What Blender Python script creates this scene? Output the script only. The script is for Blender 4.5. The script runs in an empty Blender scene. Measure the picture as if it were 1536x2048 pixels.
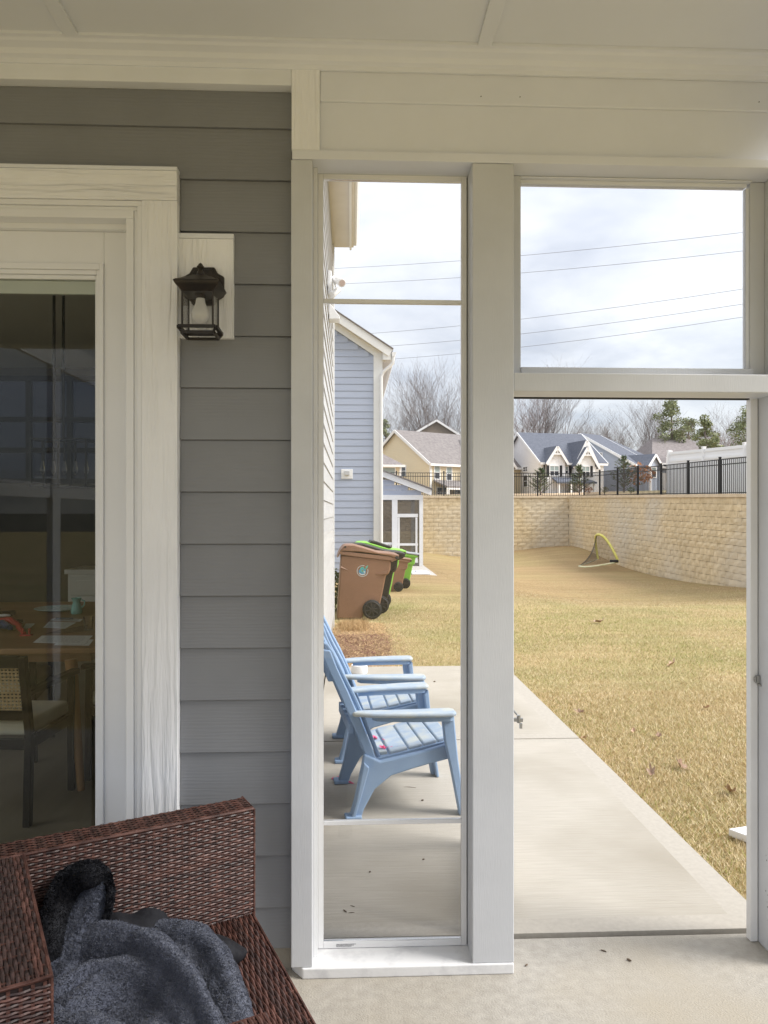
import bpy, math, random
import numpy as np
from mathutils import Vector, Matrix, Euler
random.seed(7)
rng = np.random.default_rng(7)
scene = bpy.context.scene
COL = scene.collection
rad = math.radians

# ---------------------------------------------------------------- camera
PHI = rad(2.45)
FPX = 1540.0
EYE = Vector((0, 0, 1.6))
FWD = Vector((math.sin(PHI), math.cos(PHI), 0))
RGT = Vector((math.cos(PHI), -math.sin(PHI), 0))
UP = Vector((0, 0, 1))
cd = bpy.data.cameras.new('camera')
cd.sensor_fit = 'VERTICAL'
cd.sensor_height = 36
cd.lens = 36 * FPX / 2048
cd.clip_start = 0.05
cd.clip_end = 2000
cam = bpy.data.objects.new('camera', cd)
COL.objects.link(cam)
cam.location = EYE
cam.rotation_euler = (rad(90), 0, -PHI)
scene.camera = cam

# ---------------------------------------------------------------- sky and sun (bright overcast)
SUN_EL, SUN_AZ = rad(42), rad(102)
ZEN = 5.25           # cloud-deck zenith radiance (x background strength 0.1)
w = bpy.data.worlds.new('World')
scene.world = w
w.use_nodes = True
nt = w.node_tree
nt.nodes.clear()
def wn(t, **k):
    n = nt.nodes.new(t)
    for a, b in k.items():
        setattr(n, a, b)
    return n
def wmath(op, a, b):
    n = wn('ShaderNodeMath', operation=op)
    for i, q in enumerate((a, b)):
        if isinstance(q, (int, float)):
            n.inputs[i].default_value = q
        else:
            nt.links.new(q, n.inputs[i])
    return n.outputs[0]
out = wn('ShaderNodeOutputWorld')
bg = wn('ShaderNodeBackground')
bg.inputs['Strength'].default_value = 0.1
nt.links.new(bg.outputs[0], out.inputs[0])
sky = wn('ShaderNodeTexSky', sky_type='NISHITA')
sky.sun_disc = False
sky.sun_elevation = SUN_EL
sky.sun_rotation = SUN_AZ
tc = wn('ShaderNodeTexCoord')
sep = wn('ShaderNodeSeparateXYZ')
nt.links.new(tc.outputs['Generated'], sep.inputs[0])
zc = wmath('MAXIMUM', sep.outputs['Z'], 0.0)
# CIE standard overcast sky: L = Lz (1 + 2 sin(elevation)) / 3
cie = wmath('MULTIPLY', wmath('ADD', wmath('MULTIPLY', zc, 0.667), 0.333), ZEN)
# cloud deck: noise on the direction divided by height, so it flattens towards the horizon
den = wmath('ADD', zc, 0.22)
cmb = wn('ShaderNodeCombineXYZ')
nt.links.new(wmath('DIVIDE', sep.outputs['X'], den), cmb.inputs[0])
nt.links.new(wmath('DIVIDE', sep.outputs['Y'], den), cmb.inputs[1])
nz = wn('ShaderNodeTexNoise')
nz.inputs['Scale'].default_value = 1.7
nz.inputs['Detail'].default_value = 9
nz.inputs['Roughness'].default_value = 0.56
nz.inputs['Distortion'].default_value = 0.25
nt.links.new(cmb.outputs[0], nz.inputs['Vector'])
rp = wn('ShaderNodeValToRGB')
rp.color_ramp.elements[0].position = 0.36
rp.color_ramp.elements[0].color = (0.60, 0.63, 0.70, 1)
rp.color_ramp.elements[1].position = 0.62
rp.color_ramp.elements[1].color = (0.95, 0.96, 0.98, 1)
nt.links.new(nz.outputs['Fac'], rp.inputs[0])
vm = wn('ShaderNodeVectorMath', operation='SCALE')
nt.links.new(rp.outputs[0], vm.inputs[0])
# below the horizon: dull ground tone
abv = wmath('ADD', wmath('MULTIPLY', wmath('GREATER_THAN', sep.outputs['Z'], -0.002), 0.75), 0.25)
nt.links.new(wmath('MULTIPLY', cie, abv), vm.inputs['Scale'])
mx = wn('ShaderNodeMixRGB')
mx.inputs[0].default_value = 0.92
nt.links.new(sky.outputs[0], mx.inputs[1])
nt.links.new(vm.outputs[0], mx.inputs[2])
nt.links.new(mx.outputs[0], bg.inputs['Color'])

sl = bpy.data.lights.new('sun', 'SUN')
sl.energy = 1.05
sl.angle = rad(25)
sl.color = (1, 0.97, 0.93)
so = bpy.data.objects.new('sun', sl)
COL.objects.link(so)
sdir = Vector((math.cos(SUN_EL) * math.sin(SUN_AZ), math.cos(SUN_EL) * math.cos(SUN_AZ), math.sin(SUN_EL)))
so.rotation_euler = sdir.to_track_quat('Z', 'Y').to_euler()
so.location = (0, 0, 30)

vs = scene.view_settings
scene.display_settings.display_device = 'sRGB'
vs.view_transform = 'Standard'
vs.look = 'None'
vs.gamma = 1
vs.use_curve_mapping = False
vs.exposure = 2.13
cy = scene.cycles
cy.use_denoising = True
cy.max_bounces = 8
cy.diffuse_bounces = 5
cy.glossy_bounces = 4
cy.transmission_bounces = 6
cy.transparent_max_bounces = 16
cy.sample_clamp_indirect = 6
cy.caustics_reflective = False
cy.caustics_refractive = False

# ---------------------------------------------------------------- helpers
def rd(px, py):
    return FWD + RGT * ((px - 768) / FPX) + UP * ((1024 - py) / FPX)
def aD(px, py, d):
    return EYE + rd(px, py) * d
def aY(px, py, Y):
    r = rd(px, py)
    return EYE + r * (Y / r.y)
def aX(px, py, X):
    r = rd(px, py)
    return EYE + r * (X / r.x)
def aZ(px, py, z):
    r = rd(px, py)
    return EYE + r * ((z - EYE.z) / r.z)

def N(nt_, t, **k):
    n = nt_.nodes.new(t)
    for a, b in k.items():
        setattr(n, a, b)
    return n

def rgba(c):
    return (c[0], c[1], c[2], 1)

def mat(name, c1, c2=None, scale=5.0, rough=0.6, bump=0.0, bscale=60.0, bdist=0.003, metal=0.0,
        stretch=(1, 1, 1), bstretch=None, spec=0.4, rnd=0.0, lo=0.35, hi=0.65, world=False, c3=None, s3=0.6, detail=6, sheen=0.0):
    m = bpy.data.materials.new(name)
    m.use_nodes = True
    t = m.node_tree
    b = t.nodes['Principled BSDF']
    b.inputs['Roughness'].default_value = rough
    b.inputs['Metallic'].default_value = metal
    b.inputs['Specular IOR Level'].default_value = spec
    if sheen:
        b.inputs['Sheen Weight'].default_value = sheen
    if world:
        g = N(t, 'ShaderNodeNewGeometry')
        co = g.outputs['Position']
    else:
        g = N(t, 'ShaderNodeTexCoord')
        co = g.outputs['Object']
    col = None
    if c2 is not None:
        mp = N(t, 'ShaderNodeMapping')
        mp.inputs['Scale'].default_value = stretch
        t.links.new(co, mp.inputs[0])
        nz = N(t, 'ShaderNodeTexNoise')
        nz.inputs['Scale'].default_value = scale
        nz.inputs['Detail'].default_value = detail
        nz.inputs['Roughness'].default_value = 0.62
        t.links.new(mp.outputs[0], nz.inputs['Vector'])
        r = N(t, 'ShaderNodeValToRGB')
        r.color_ramp.elements[0].position = lo
        r.color_ramp.elements[1].position = hi
        r.color_ramp.elements[0].color = rgba(c1)
        r.color_ramp.elements[1].color = rgba(c2)
        t.links.new(nz.outputs['Fac'], r.inputs[0])
        col = r.outputs[0]
        if c3 is not None:
            n3 = N(t, 'ShaderNodeTexNoise')
            n3.inputs['Scale'].default_value = s3
            n3.inputs['Detail'].default_value = 4
            t.links.new(co, n3.inputs['Vector'])
            r3 = N(t, 'ShaderNodeValToRGB')
            r3.color_ramp.elements[0].position = 0.45
            r3.color_ramp.elements[1].position = 0.68
            t.links.new(n3.outputs['Fac'], r3.inputs[0])
            m3 = N(t, 'ShaderNodeMixRGB')
            t.links.new(r3.outputs[0], m3.inputs[0])
            t.links.new(col, m3.inputs[1])
            m3.inputs[2].default_value = rgba(c3)
            col = m3.outputs[0]
    if rnd:
        oi = N(t, 'ShaderNodeObjectInfo')
        mr = N(t, 'ShaderNodeMapRange')
        mr.inputs['To Min'].default_value = 1 - rnd
        mr.inputs['To Max'].default_value = 1 + rnd
        t.links.new(oi.outputs['Random'], mr.inputs['Value'])
        hs = N(t, 'ShaderNodeHueSaturation')
        t.links.new(mr.outputs[0], hs.inputs['Value'])
        if col is not None:
            t.links.new(col, hs.inputs['Color'])
        else:
            hs.inputs['Color'].default_value = rgba(c1)
        col = hs.outputs[0]
    if col is not None:
        t.links.new(col, b.inputs['Base Color'])
    else:
        b.inputs['Base Color'].default_value = rgba(c1)
    if bump:
        mp2 = N(t, 'ShaderNodeMapping')
        mp2.inputs['Scale'].default_value = bstretch or (1, 1, 1)
        t.links.new(co, mp2.inputs[0])
        nb = N(t, 'ShaderNodeTexNoise')
        nb.inputs['Scale'].default_value = bscale
        nb.inputs['Detail'].default_value = 5
        t.links.new(mp2.outputs[0], nb.inputs['Vector'])
        bp = N(t, 'ShaderNodeBump')
        bp.inputs['Strength'].default_value = bump
        bp.inputs['Distance'].default_value = bdist
        t.links.new(nb.outputs['Fac'], bp.inputs['Height'])
        t.links.new(bp.outputs[0], b.inputs['Normal'])
    return m

def grain(name, color, along='z', strength=0.6, dist=0.0035, rough=0.55, wscale=9.0, distort=9.0, rnd=0.0):
    """painted board with embossed wood grain"""
    m = bpy.data.materials.new(name)
    m.use_nodes = True
    t = m.node_tree
    b = t.nodes['Principled BSDF']
    b.inputs['Roughness'].default_value = rough
    b.inputs['Specular IOR Level'].default_value = 0.35
    g = N(t, 'ShaderNodeTexCoord')
    mp = N(t, 'ShaderNodeMapping')
    mp.inputs['Scale'].default_value = (1.0, 1.0, 0.085) if along == 'z' else (0.085, 1.0, 1.0)
    t.links.new(g.outputs['Object'], mp.inputs[0])
    wv = N(t, 'ShaderNodeTexWave', wave_type='BANDS', bands_direction='X' if along == 'z' else 'Z')
    wv.inputs['Scale'].default_value = wscale
    wv.inputs['Distortion'].default_value = distort
    wv.inputs['Detail'].default_value = 3
    wv.inputs['Detail Scale'].default_value = 2.2
    wv.inputs['Detail Roughness'].default_value = 0.6
    t.links.new(mp.outputs[0], wv.inputs['Vector'])
    # patches where the emboss fades out
    nn = N(t, 'ShaderNodeTexNoise')
    nn.inputs['Scale'].default_value = 7
    t.links.new(mp.outputs[0], nn.inputs['Vector'])
    rr = N(t, 'ShaderNodeValToRGB')
    rr.color_ramp.elements[0].position = 0.3
    rr.color_ramp.elements[1].position = 0.62
    t.links.new(nn.outputs['Fac'], rr.inputs[0])
    mu = N(t, 'ShaderNodeMath', operation='MULTIPLY')
    t.links.new(wv.outputs['Fac'], mu.inputs[0])
    t.links.new(rr.outputs[0], mu.inputs[1])
    fine = N(t, 'ShaderNodeTexNoise')
    fine.inputs['Scale'].default_value = 260
    fine.inputs['Detail'].default_value = 2
    t.links.new(mp.outputs[0], fine.inputs['Vector'])
    ad = N(t, 'ShaderNodeMath', operation='MULTIPLY_ADD')
    t.links.new(fine.outputs['Fac'], ad.inputs[0])
    ad.inputs[1].default_value = 0.35
    t.links.new(mu.outputs[0], ad.inputs[2])
    bp = N(t, 'ShaderNodeBump')
    bp.inputs['Strength'].default_value = strength
    bp.inputs['Distance'].default_value = dist
    t.links.new(ad.outputs[0], bp.inputs['Height'])
    t.links.new(bp.outputs[0], b.inputs['Normal'])
    nc = N(t, 'ShaderNodeTexNoise')
    nc.inputs['Scale'].default_value = 3.5
    nc.inputs['Detail'].default_value = 6
    t.links.new(g.outputs['Object'], nc.inputs['Vector'])
    rc = N(t, 'ShaderNodeValToRGB')
    rc.color_ramp.elements[0].position = 0.3
    rc.color_ramp.elements[1].position = 0.7
    rc.color_ramp.elements[0].color = rgba([k * 0.94 for k in color])
    rc.color_ramp.elements[1].color = rgba([min(1, k * 1.04) for k in color])
    t.links.new(nc.outputs['Fac'], rc.inputs[0])
    col = rc.outputs[0]
    if rnd:
        oi = N(t, 'ShaderNodeObjectInfo')
        mr = N(t, 'ShaderNodeMapRange')
        mr.inputs['To Min'].default_value = 1 - rnd
        mr.inputs['To Max'].default_value = 1 + rnd
        t.links.new(oi.outputs['Random'], mr.inputs['Value'])
        hs = N(t, 'ShaderNodeHueSaturation')
        t.links.new(mr.outputs[0], hs.inputs['Value'])
        t.links.new(col, hs.inputs['Color'])
        col = hs.outputs[0]
    t.links.new(col, b.inputs['Base Color'])
    return m

def glass(name, tint=(0.97, 0.98, 0.97), refl=1.0, haze=0.0):
    m = bpy.data.materials.new(name)
    m.use_nodes = True
    t = m.node_tree
    t.nodes.clear()
    o = N(t, 'ShaderNodeOutputMaterial')
    tr = N(t, 'ShaderNodeBsdfTransparent')
    tr.inputs[0].default_value = rgba(tint)
    gl = N(t, 'ShaderNodeBsdfGlossy')
    gl.inputs['Roughness'].default_value = 0.0
    fr = N(t, 'ShaderNodeFresnel')
    fr.inputs['IOR'].default_value = 1.5
    mu = N(t, 'ShaderNodeMath', operation='MULTIPLY')
    mu.inputs[1].default_value = refl
    mu.use_clamp = True
    t.links.new(fr.outputs[0], mu.inputs[0])
    mx = N(t, 'ShaderNodeMixShader')
    t.links.new(mu.outputs[0], mx.inputs[0])
    t.links.new(tr.outputs[0], mx.inputs[1])
    t.links.new(gl.outputs[0], mx.inputs[2])
    last = mx.outputs[0]
    if haze:
        df = N(t, 'ShaderNodeBsdfTranslucent')
        df.inputs[0].default_value = (0.9, 0.9, 0.9, 1)
        m2 = N(t, 'ShaderNodeMixShader')
        m2.inputs[0].default_value = haze
        t.links.new(last, m2.inputs[1])
        t.links.new(df.outputs[0], m2.inputs[2])
        last = m2.outputs[0]
    t.links.new(last, o.inputs[0])
    return m

def screen_mat(name, color, alpha):
    m = bpy.data.materials.new(name)
    m.use_nodes = True
    t = m.node_tree
    b = t.nodes['Principled BSDF']
    b.inputs['Base Color'].default_value = rgba(color)
    b.inputs['Roughness'].default_value = 0.8
    b.inputs['Alpha'].default_value = alpha
    return m

class MB:
    def __init__(s):
        s.v = []
        s.f = []
        s.mi = []
    def add(s, vs_, fs, mi=0):
        o = len(s.v)
        s.v.extend([tuple(p) for p in vs_])
        s.f.extend([tuple(i + o for i in q) for q in fs])
        s.mi.extend([mi] * len(fs))
        return s
    def hexa(s, p, mi=0):
        return s.add(p, [(0, 3, 2, 1), (4, 5, 6, 7), (0, 1, 5, 4), (1, 2, 6, 5), (2, 3, 7, 6), (3, 0, 4, 7)], mi)
    def box(s, x0, x1, y0, y1, z0, z1, mi=0):
        x0, x1 = min(x0, x1), max(x0, x1)
        y0, y1 = min(y0, y1), max(y0, y1)
        z0, z1 = min(z0, z1), max(z0, z1)
        return s.hexa([(x0, y0, z0), (x1, y0, z0), (x1, y1, z0), (x0, y1, z0),
                       (x0, y0, z1), (x1, y0, z1), (x1, y1, z1), (x0, y1, z1)], mi)
    def beam(s, p, q, w_, h_, up=(0, 0, 1), mi=0):
        p, q = Vector(p), Vector(q)
        d = (q - p).normalized()
        u = Vector(up)
        sd = d.cross(u)
        if sd.length < 1e-5:
            sd = d.cross(Vector((1, 0, 0)))
        sd.normalize()
        u = sd.cross(d).normalized()
        a, b = sd * (w_ / 2), u * (h_ / 2)
        return s.hexa([p - a - b, p + a - b, q + a - b, q - a - b, p - a + b, p + a + b, q + a + b, q - a + b], mi)
    def prism(s, poly, axis, a, b, mi=0):
        """poly: 2-D points; axis x: (y,z), y: (x,z), z: (x,y)"""
        def P(q, t):
            return {'x': (t, q[0], q[1]), 'y': (q[0], t, q[1]), 'z': (q[0], q[1], t)}[axis]
        n = len(poly)
        vs_ = [P(q, a) for q in poly] + [P(q, b) for q in poly]
        ar = sum(poly[i][0] * poly[(i + 1) % n][1] - poly[(i + 1) % n][0] * poly[i][1] for i in range(n))
        sgn = (ar > 0) == (b > a)
        if axis == 'y':
            sgn = not sgn
        fs = [tuple(range(n))[::-1], tuple(range(n, 2 * n))] + [(i, (i + 1) % n, n + (i + 1) % n, n + i) for i in range(n)]
        if not sgn:
            fs = [q[::-1] for q in fs]
        return s.add(vs_, fs, mi)
    def tube(s, pts, r, n=8, caps=True, mi=0, closed=False):
        pts = [Vector(p) for p in pts]
        k = len(pts)
        rs = r if isinstance(r, (list, tuple)) else [r] * k
        o = len(s.v)
        prev = None
        for i, p in enumerate(pts):
            if closed:
                d = pts[(i + 1) % k] - pts[i - 1]
            else:
                d = pts[min(i + 1, k - 1)] - pts[max(i - 1, 0)]
            d.normalize()
            if prev is None:
                a = d.cross(Vector((0, 0, 1)))
                if a.length < 1e-3:
                    a = d.cross(Vector((1, 0, 0)))
            else:
                a = prev - d * prev.dot(d)
            a.normalize()
            prev = a
            b = d.cross(a)
            for j in range(n):
                t = 2 * math.pi * j / n
                s.v.append(tuple(p + (a * math.cos(t) + b * math.sin(t)) * rs[i]))
        m_ = k if closed else k - 1
        for i in range(m_):
            i2 = (i + 1) % k
            for j in range(n):
                s.f.append((o + i * n + j, o + i * n + (j + 1) % n, o + i2 * n + (j + 1) % n, o + i2 * n + j))
                s.mi.append(mi)
        if caps and not closed:
            s.f.append(tuple(o + j for j in range(n))[::-1])
            s.f.append(tuple(o + (k - 1) * n + j for j in range(n)))
            s.mi += [mi, mi]
        return s
    def lathe(s, prof, c=(0, 0, 0), n=16, mi=0):
        o = len(s.v)
        for r_, z_ in prof:
            for j in range(n):
                t = 2 * math.pi * j / n
                s.v.append((c[0] + r_ * math.cos(t), c[1] + r_ * math.sin(t), c[2] + z_))
        for i in range(len(prof) - 1):
            for j in range(n):
                s.f.append((o + i * n + j, o + i * n + (j + 1) % n, o + (i + 1) * n + (j + 1) % n, o + (i + 1) * n + j))
                s.mi.append(mi)
        s.f.append(tuple(o + j for j in range(n))[::-1])
        s.f.append(tuple(o + (len(prof) - 1) * n + j for j in range(n)))
        s.mi += [mi, mi]
        return s
    def ball(s, c, r, n=12, m_=8, mi=0):
        rx, ry, rz = (r, r, r) if isinstance(r, (int, float)) else r
        o = len(s.v)
        for i in range(m_ + 1):
            th = math.pi * i / m_
            for j in range(n):
                t = 2 * math.pi * j / n
                s.v.append((c[0] + rx * math.sin(th) * math.cos(t), c[1] + ry * math.sin(th) * math.sin(t), c[2] - rz * math.cos(th)))
        for i in range(m_):
            for j in range(n):
                s.f.append((o + i * n + j, o + i * n + (j + 1) % n, o + (i + 1) * n + (j + 1) % n, o + (i + 1) * n + j))
                s.mi.append(mi)
        return s
    def xf(s, M):
        s.v = [tuple(M @ Vector(p)) for p in s.v]
        return s
    def mesh(s, name, mats, off=(0, 0, 0), smooth=None):
        me = bpy.data.meshes.new(name)
        if off[0] or off[1] or off[2]:
            vv = [(a - off[0], b - off[1], c - off[2]) for a, b, c in s.v]
        else:
            vv = s.v
        me.from_pydata(vv, [], s.f)
        for m in (mats if isinstance(mats, (list, tuple)) else [mats]):
            me.materials.append(m)
        if any(s.mi):
            me.polygons.foreach_set('material_index', s.mi)
        if smooth is not None:
            me.polygons.foreach_set('use_smooth', [True] * len(me.polygons))
            me.set_sharp_from_angle(angle=rad(smooth))
        me.update()
        return me
    def build(s, name, mats, parent=None, bevel=0.0, smooth=None, seg=2, kind=None):
        off = root_of(parent).location if parent else (0, 0, 0)
        me = s.mesh(name, mats, off, smooth)
        o = bpy.data.objects.new(name, me)
        COL.objects.link(o)
        if parent:
            o.parent = parent
        if bevel:
            b = o.modifiers.new('bevel', 'BEVEL')
            b.width = bevel
            b.segments = seg
            b.limit_method = 'ANGLE'
            b.angle_limit = rad(35)
        if kind:
            o['kind'] = kind
        return o

def root_of(o):
    while o.parent:
        o = o.parent
    return o

def tag(o, label=None, cat=None, group=None, kind=None):
    if label:
        o['label'] = label
    if cat:
        o['category'] = cat
    if group:
        o['group'] = group
    if kind:
        o['kind'] = kind
    return o

def thing(name, label=None, cat=None, loc=(0, 0, 0), group=None, kind=None):
    o = bpy.data.objects.new(name, None)
    o.empty_display_size = 0.1
    COL.objects.link(o)
    o.location = loc
    return tag(o, label, cat, group, kind)

def copy_tree(o, parent=None):
    c = o.copy()
    COL.objects.link(c)
    if parent:
        c.parent = parent
    for ch in [k for k in KIDS.get(o.name, None) or list(o.children)]:
        copy_tree(ch, c)
    return c
KIDS = {}

# ---------------------------------------------------------------- materials
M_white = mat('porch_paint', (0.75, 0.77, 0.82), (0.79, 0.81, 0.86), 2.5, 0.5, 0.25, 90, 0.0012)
M_ceil = mat('ceiling_paint', (0.74, 0.76, 0.80), (0.775, 0.795, 0.835), 1.2, 0.55, 0.1, 120, 0.0008)
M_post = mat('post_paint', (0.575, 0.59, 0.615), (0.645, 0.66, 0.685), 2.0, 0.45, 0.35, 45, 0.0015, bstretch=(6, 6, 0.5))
M_sill = mat('sill_paint', (0.60, 0.60, 0.61), (0.80, 0.80, 0.80), 9, 0.5, 0.4, 30, 0.002, lo=0.28, hi=0.5)
M_casing = grain('casing_grain', (0.88, 0.89, 0.92), 'z', 0.9, 0.0055)
M_casing_h = grain('head_casing_grain', (0.88, 0.89, 0.92), 'x', 0.9, 0.0055)
M_frieze = grain('frieze_grain', (0.81, 0.83, 0.87), 'x', 0.35, 0.002)
M_siding = grain('siding_grain', (0.245, 0.252, 0.268), 'x', 0.22, 0.002, 0.5, 26, 6, rnd=0.03)
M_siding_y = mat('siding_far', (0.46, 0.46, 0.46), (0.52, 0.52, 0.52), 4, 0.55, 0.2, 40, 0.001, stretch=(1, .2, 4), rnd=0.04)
M_doorp = mat('door_paint', (0.79, 0.80, 0.825), (0.83, 0.84, 0.865), 2, 0.35, 0.05, 80, 0.0006)
M_alum = mat('white_aluminium', (0.78, 0.78, 0.78), (0.83, 0.83, 0.83), 3, 0.35, spec=0.5)
M_glass = glass('window_glass', tint=(1, 1, 1), refl=0.7)
M_glass2 = glass('door_glass', (0.93, 0.95, 0.92), refl=0.55)
M_dark = mat('dark_gap', (0.025, 0.024, 0.022), rough=0.9)
M_black = mat('lantern_bronze', (0.012, 0.010, 0.009), (0.035, 0.024, 0.017), 14, 0.42, 0.15, 120, 0.0006, spec=0.5)
M_bulb = mat('frosted_bulb', (0.82, 0.82, 0.80), rough=0.25)
M_strike = mat('zinc', (0.42, 0.42, 0.41), rough=0.35, metal=0.8)
# ================================================================ PORCH
F0 = 2.65          # inner face of the screen wall
BK = 2.80          # its outer face
SD = 2.70          # face of the grey siding
Zc = 3.175         # ceiling
XL, XR, YB = -2.55, 1.66, -0.25
def xF(px, Y=F0, py=1024):
    return aY(px, py, Y).x
def zF(py, Y=F0, px=768):
    return aY(px, py, Y).z

# floor slab
pf = MB().box(XL, XR + 0.1, YB, 2.866, -0.2, 0.0)
M_slab = mat('porch_concrete', (0.33, 0.305, 0.265), (0.44, 0.41, 0.36), 26, 0.8, 0.8, 150, 0.003, lo=.3, hi=.72, c3=(0.37, 0.33, 0.265), s3=1.3)
fl = pf.build('porch_floor', M_slab, bevel=0.006)
tag(fl, 'broomed tan concrete slab of the screened porch', kind='structure')

# ceiling: boards between battens, crown moulding all round
ce = thing('porch_ceiling', 'white boarded porch ceiling with battens and crown moulding', kind='structure', loc=(0, 0, Zc))
b1 = aZ(137, 57, Zc).x
b2 = aZ(970, 84, Zc).x
step = b2 - b1
bx = [b1 - step, b1, b2, b2 + step]
edges = [XL] + bx + [XR + 0.1]
for i in range(len(edges) - 1):
    x0, x1 = edges[i], edges[i + 1]
    if x1 - x0 < 0.03:
        continue
    MB().box(x0 + 0.001, x1 - 0.001, YB, 2.8, Zc, Zc + 0.02).build('panel', M_ceil, ce)
for x in bx:
    if XL < x < XR:
        MB().box(x - 0.024, x + 0.024, YB, 2.575, Zc - 0.011, Zc - 0.0005).build('batten', M_ceil, ce, bevel=0.002)
# crown profile in (y, z), running along x
cp = [(F0 + 0.004, 3.115), (F0 - 0.006, 3.115), (F0 - 0.010, 3.128), (F0 - 0.026, 3.134), (F0 - 0.036, 3.148), (F0 - 0.062, 3.156),
      (F0 - 0.070, 3.163), (F0 - 0.085, 3.165), (F0 - 0.085, Zc - 0.0005), (F0 + 0.004, Zc - 0.0005)]
MB().prism(cp, 'x', XL, XR).build('crown_molding', M_white, ce)
# roof over the porch (deck above the boards)
MB().box(XL - 0.3, XR + 0.08, YB - 0.1, BK + 0.06, Zc + 0.08, Zc + 0.2).build('roof_deck', M_ceil, ce)

# ---- screen wall framing
pfm = thing('porch_framing', 'white painted timber framing of posts, header and sill around the porch openings', 'porch frame', (0.5, F0, 0))
hz0, hz1 = zF(327, F0, 1028), zF(309, F0, 1028)
px0, px1 = xF(582), xF(625)
mx0, mx1 = xF(945), xF(1028)
rx0 = 1.515
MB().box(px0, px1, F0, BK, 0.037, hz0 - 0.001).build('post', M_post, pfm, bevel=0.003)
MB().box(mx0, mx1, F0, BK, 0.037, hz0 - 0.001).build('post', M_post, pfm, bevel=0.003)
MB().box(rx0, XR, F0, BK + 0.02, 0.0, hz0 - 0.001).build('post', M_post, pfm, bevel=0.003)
MB().box(px0 + 0.004, XR, F0 - 0.004, BK - 0.002, hz0, hz1).build('header_board', M_white, pfm, bevel=0.002)
# upper panel, trim under the crown, corner board
MB().box(xF(640), XR, F0 + 0.016, BK - 0.004, hz1 + 0.0005, 3.014).build('fascia_panel', M_white, pfm)
MB().box(xF(640), XR, F0 + 0.006, BK - 0.004, 3.0145, Zc).build('trim_board', M_white, pfm, bevel=0.003)
MB().box(px0 + 0.002, xF(640) - 0.0005, F0 - 0.003, BK - 0.004, hz1 + 0.0005, 3.135).build('corner_board', M_casing, pfm, bevel=0.002)
# mid beam over the doorway
bz0, bz1 = zF(783, F0, 1200), zF(746, F0, 1200)
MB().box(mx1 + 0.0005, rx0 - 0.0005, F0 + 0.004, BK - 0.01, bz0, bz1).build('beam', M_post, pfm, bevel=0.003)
# sill plate with the notched left corner
MB().prism([(px0 - 0.001, F0 + 0.05), (px0 + 0.04, F0 - 0.006), (mx1 - 0.001, F0 - 0.006), (mx1 - 0.001, BK), (px0 - 0.001, BK)],
           'z', 0.0, 0.0365).build('sill_plate', M_sill, pfm, bevel=0.004)
# stops inside the window bay
MB().box(px1 + 0.0005, px1 + 0.014, F0 + 0.06, BK - 0.02, 0.0372, hz0 - 0.001).build('stop', M_alum, pfm)
MB().box(px1 + 0.0145, mx0 - 0.0005, F0 + 0.105, BK - 0.02, 2.812, hz0 - 0.001).build('stop', M_post, pfm)

# nail holes and scuffs in the paint
for px, py in ((1040, 194), (962, 193), (1518, 204)):
    q = aY(px, py, F0 + 0.0055)
    MB().tube([(q.x, F0 + .0035, q.z), (q.x, F0 + .0062, q.z)], .0016, 8).build('nail_hole', M_dark, pfm)
sp_ = MB()
rs_ = random.Random(3)
for k in range(38):
    yy, zz_s = F0 + .004 + rs_.random() * .10, .10 + rs_.random() ** 1.3 * .28
    r_s = rs_.uniform(.0008, .0024)
    sp_.add([(rx0 - .0006, yy - r_s, zz_s), (rx0 - .0006, yy, zz_s - r_s * 1.5), (rx0 - .0006, yy + r_s, zz_s), (rx0 - .0006, yy, zz_s + r_s * 1.5)], [(0, 1, 2, 3)])
sp_.build('dirt_specks', M_dark, pfm, kind='stuff')

# ---- narrow fixed window
YW = 2.772
wx0, wx1 = px1 + 0.0145, mx0 - 0.0035
wz0, wz1 = 0.0385, 2.811
win = thing('side_window', 'tall narrow fixed window in thin white frame with two cross bars', 'window', ((wx0 + wx1) / 2, YW, wz0))
fw = 0.019
def rail(x0, x1, z0, z1, y0=YW - 0.012, y1=YW + 0.012, parent=win, name='frame_rail', m=M_alum, bv=0.0015):
    return MB().box(x0, x1, y0, y1, z0, z1).build(name, m, parent, bevel=bv)
rail(wx0, wx0 + fw, wz0, wz1)
rail(wx1 - fw, wx1, wz0, wz1)
rail(wx0 + fw + .0004, wx1 - fw - .0004, wz1 - fw, wz1)
rail(wx0 + fw + .0004, wx1 - fw - .0004, wz0, wz0 + 0.022)
MB().box(wx1 + 0.0005, mx0 - 0.0005, YW - 0.004, YW + 0.018, wz0, wz1).build('gasket', M_dark, win)
zb1, zb2 = zF(604, YW), zF(1643, YW)
for zb in (zb1, zb2):
    rail(wx0 + fw + .0004, wx1 - fw - .0004, zb - 0.0075, zb + 0.0075, YW - 0.009, YW + 0.009, name='cross_bar')
zs = [wz0 + 0.0222, zb2 - 0.0077, zb2 + 0.0077, zb1 - 0.0077, zb1 + 0.0077, wz1 - fw - 0.0002]
for i in (0, 2, 4):
    MB().box(wx0 + fw + .0004, wx1 - fw - .0004, YW - 0.002, YW + 0.002, zs[i], zs[i + 1]).build('pane', M_glass, win)
# tiny maker's print on the bottom rail (illegible rows of dashes)
pr = MB()
M_ink = mat('grey_print', (0.22, 0.22, 0.23), rough=0.7)
for row in range(3):
    x = wx0 + 0.065
    while x < wx0 + 0.135 - row * 0.008:
        l = random.uniform(0.0012, 0.004)
        pr.box(x, x + l, YW - 0.0128, YW - 0.0121, wz0 + 0.0135 - row * 0.0038, wz0 + 0.0155 - row * 0.0038)
        x += l + random.uniform(0.0007, 0.0016)
pr.build('label_print', M_ink, win)

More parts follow.
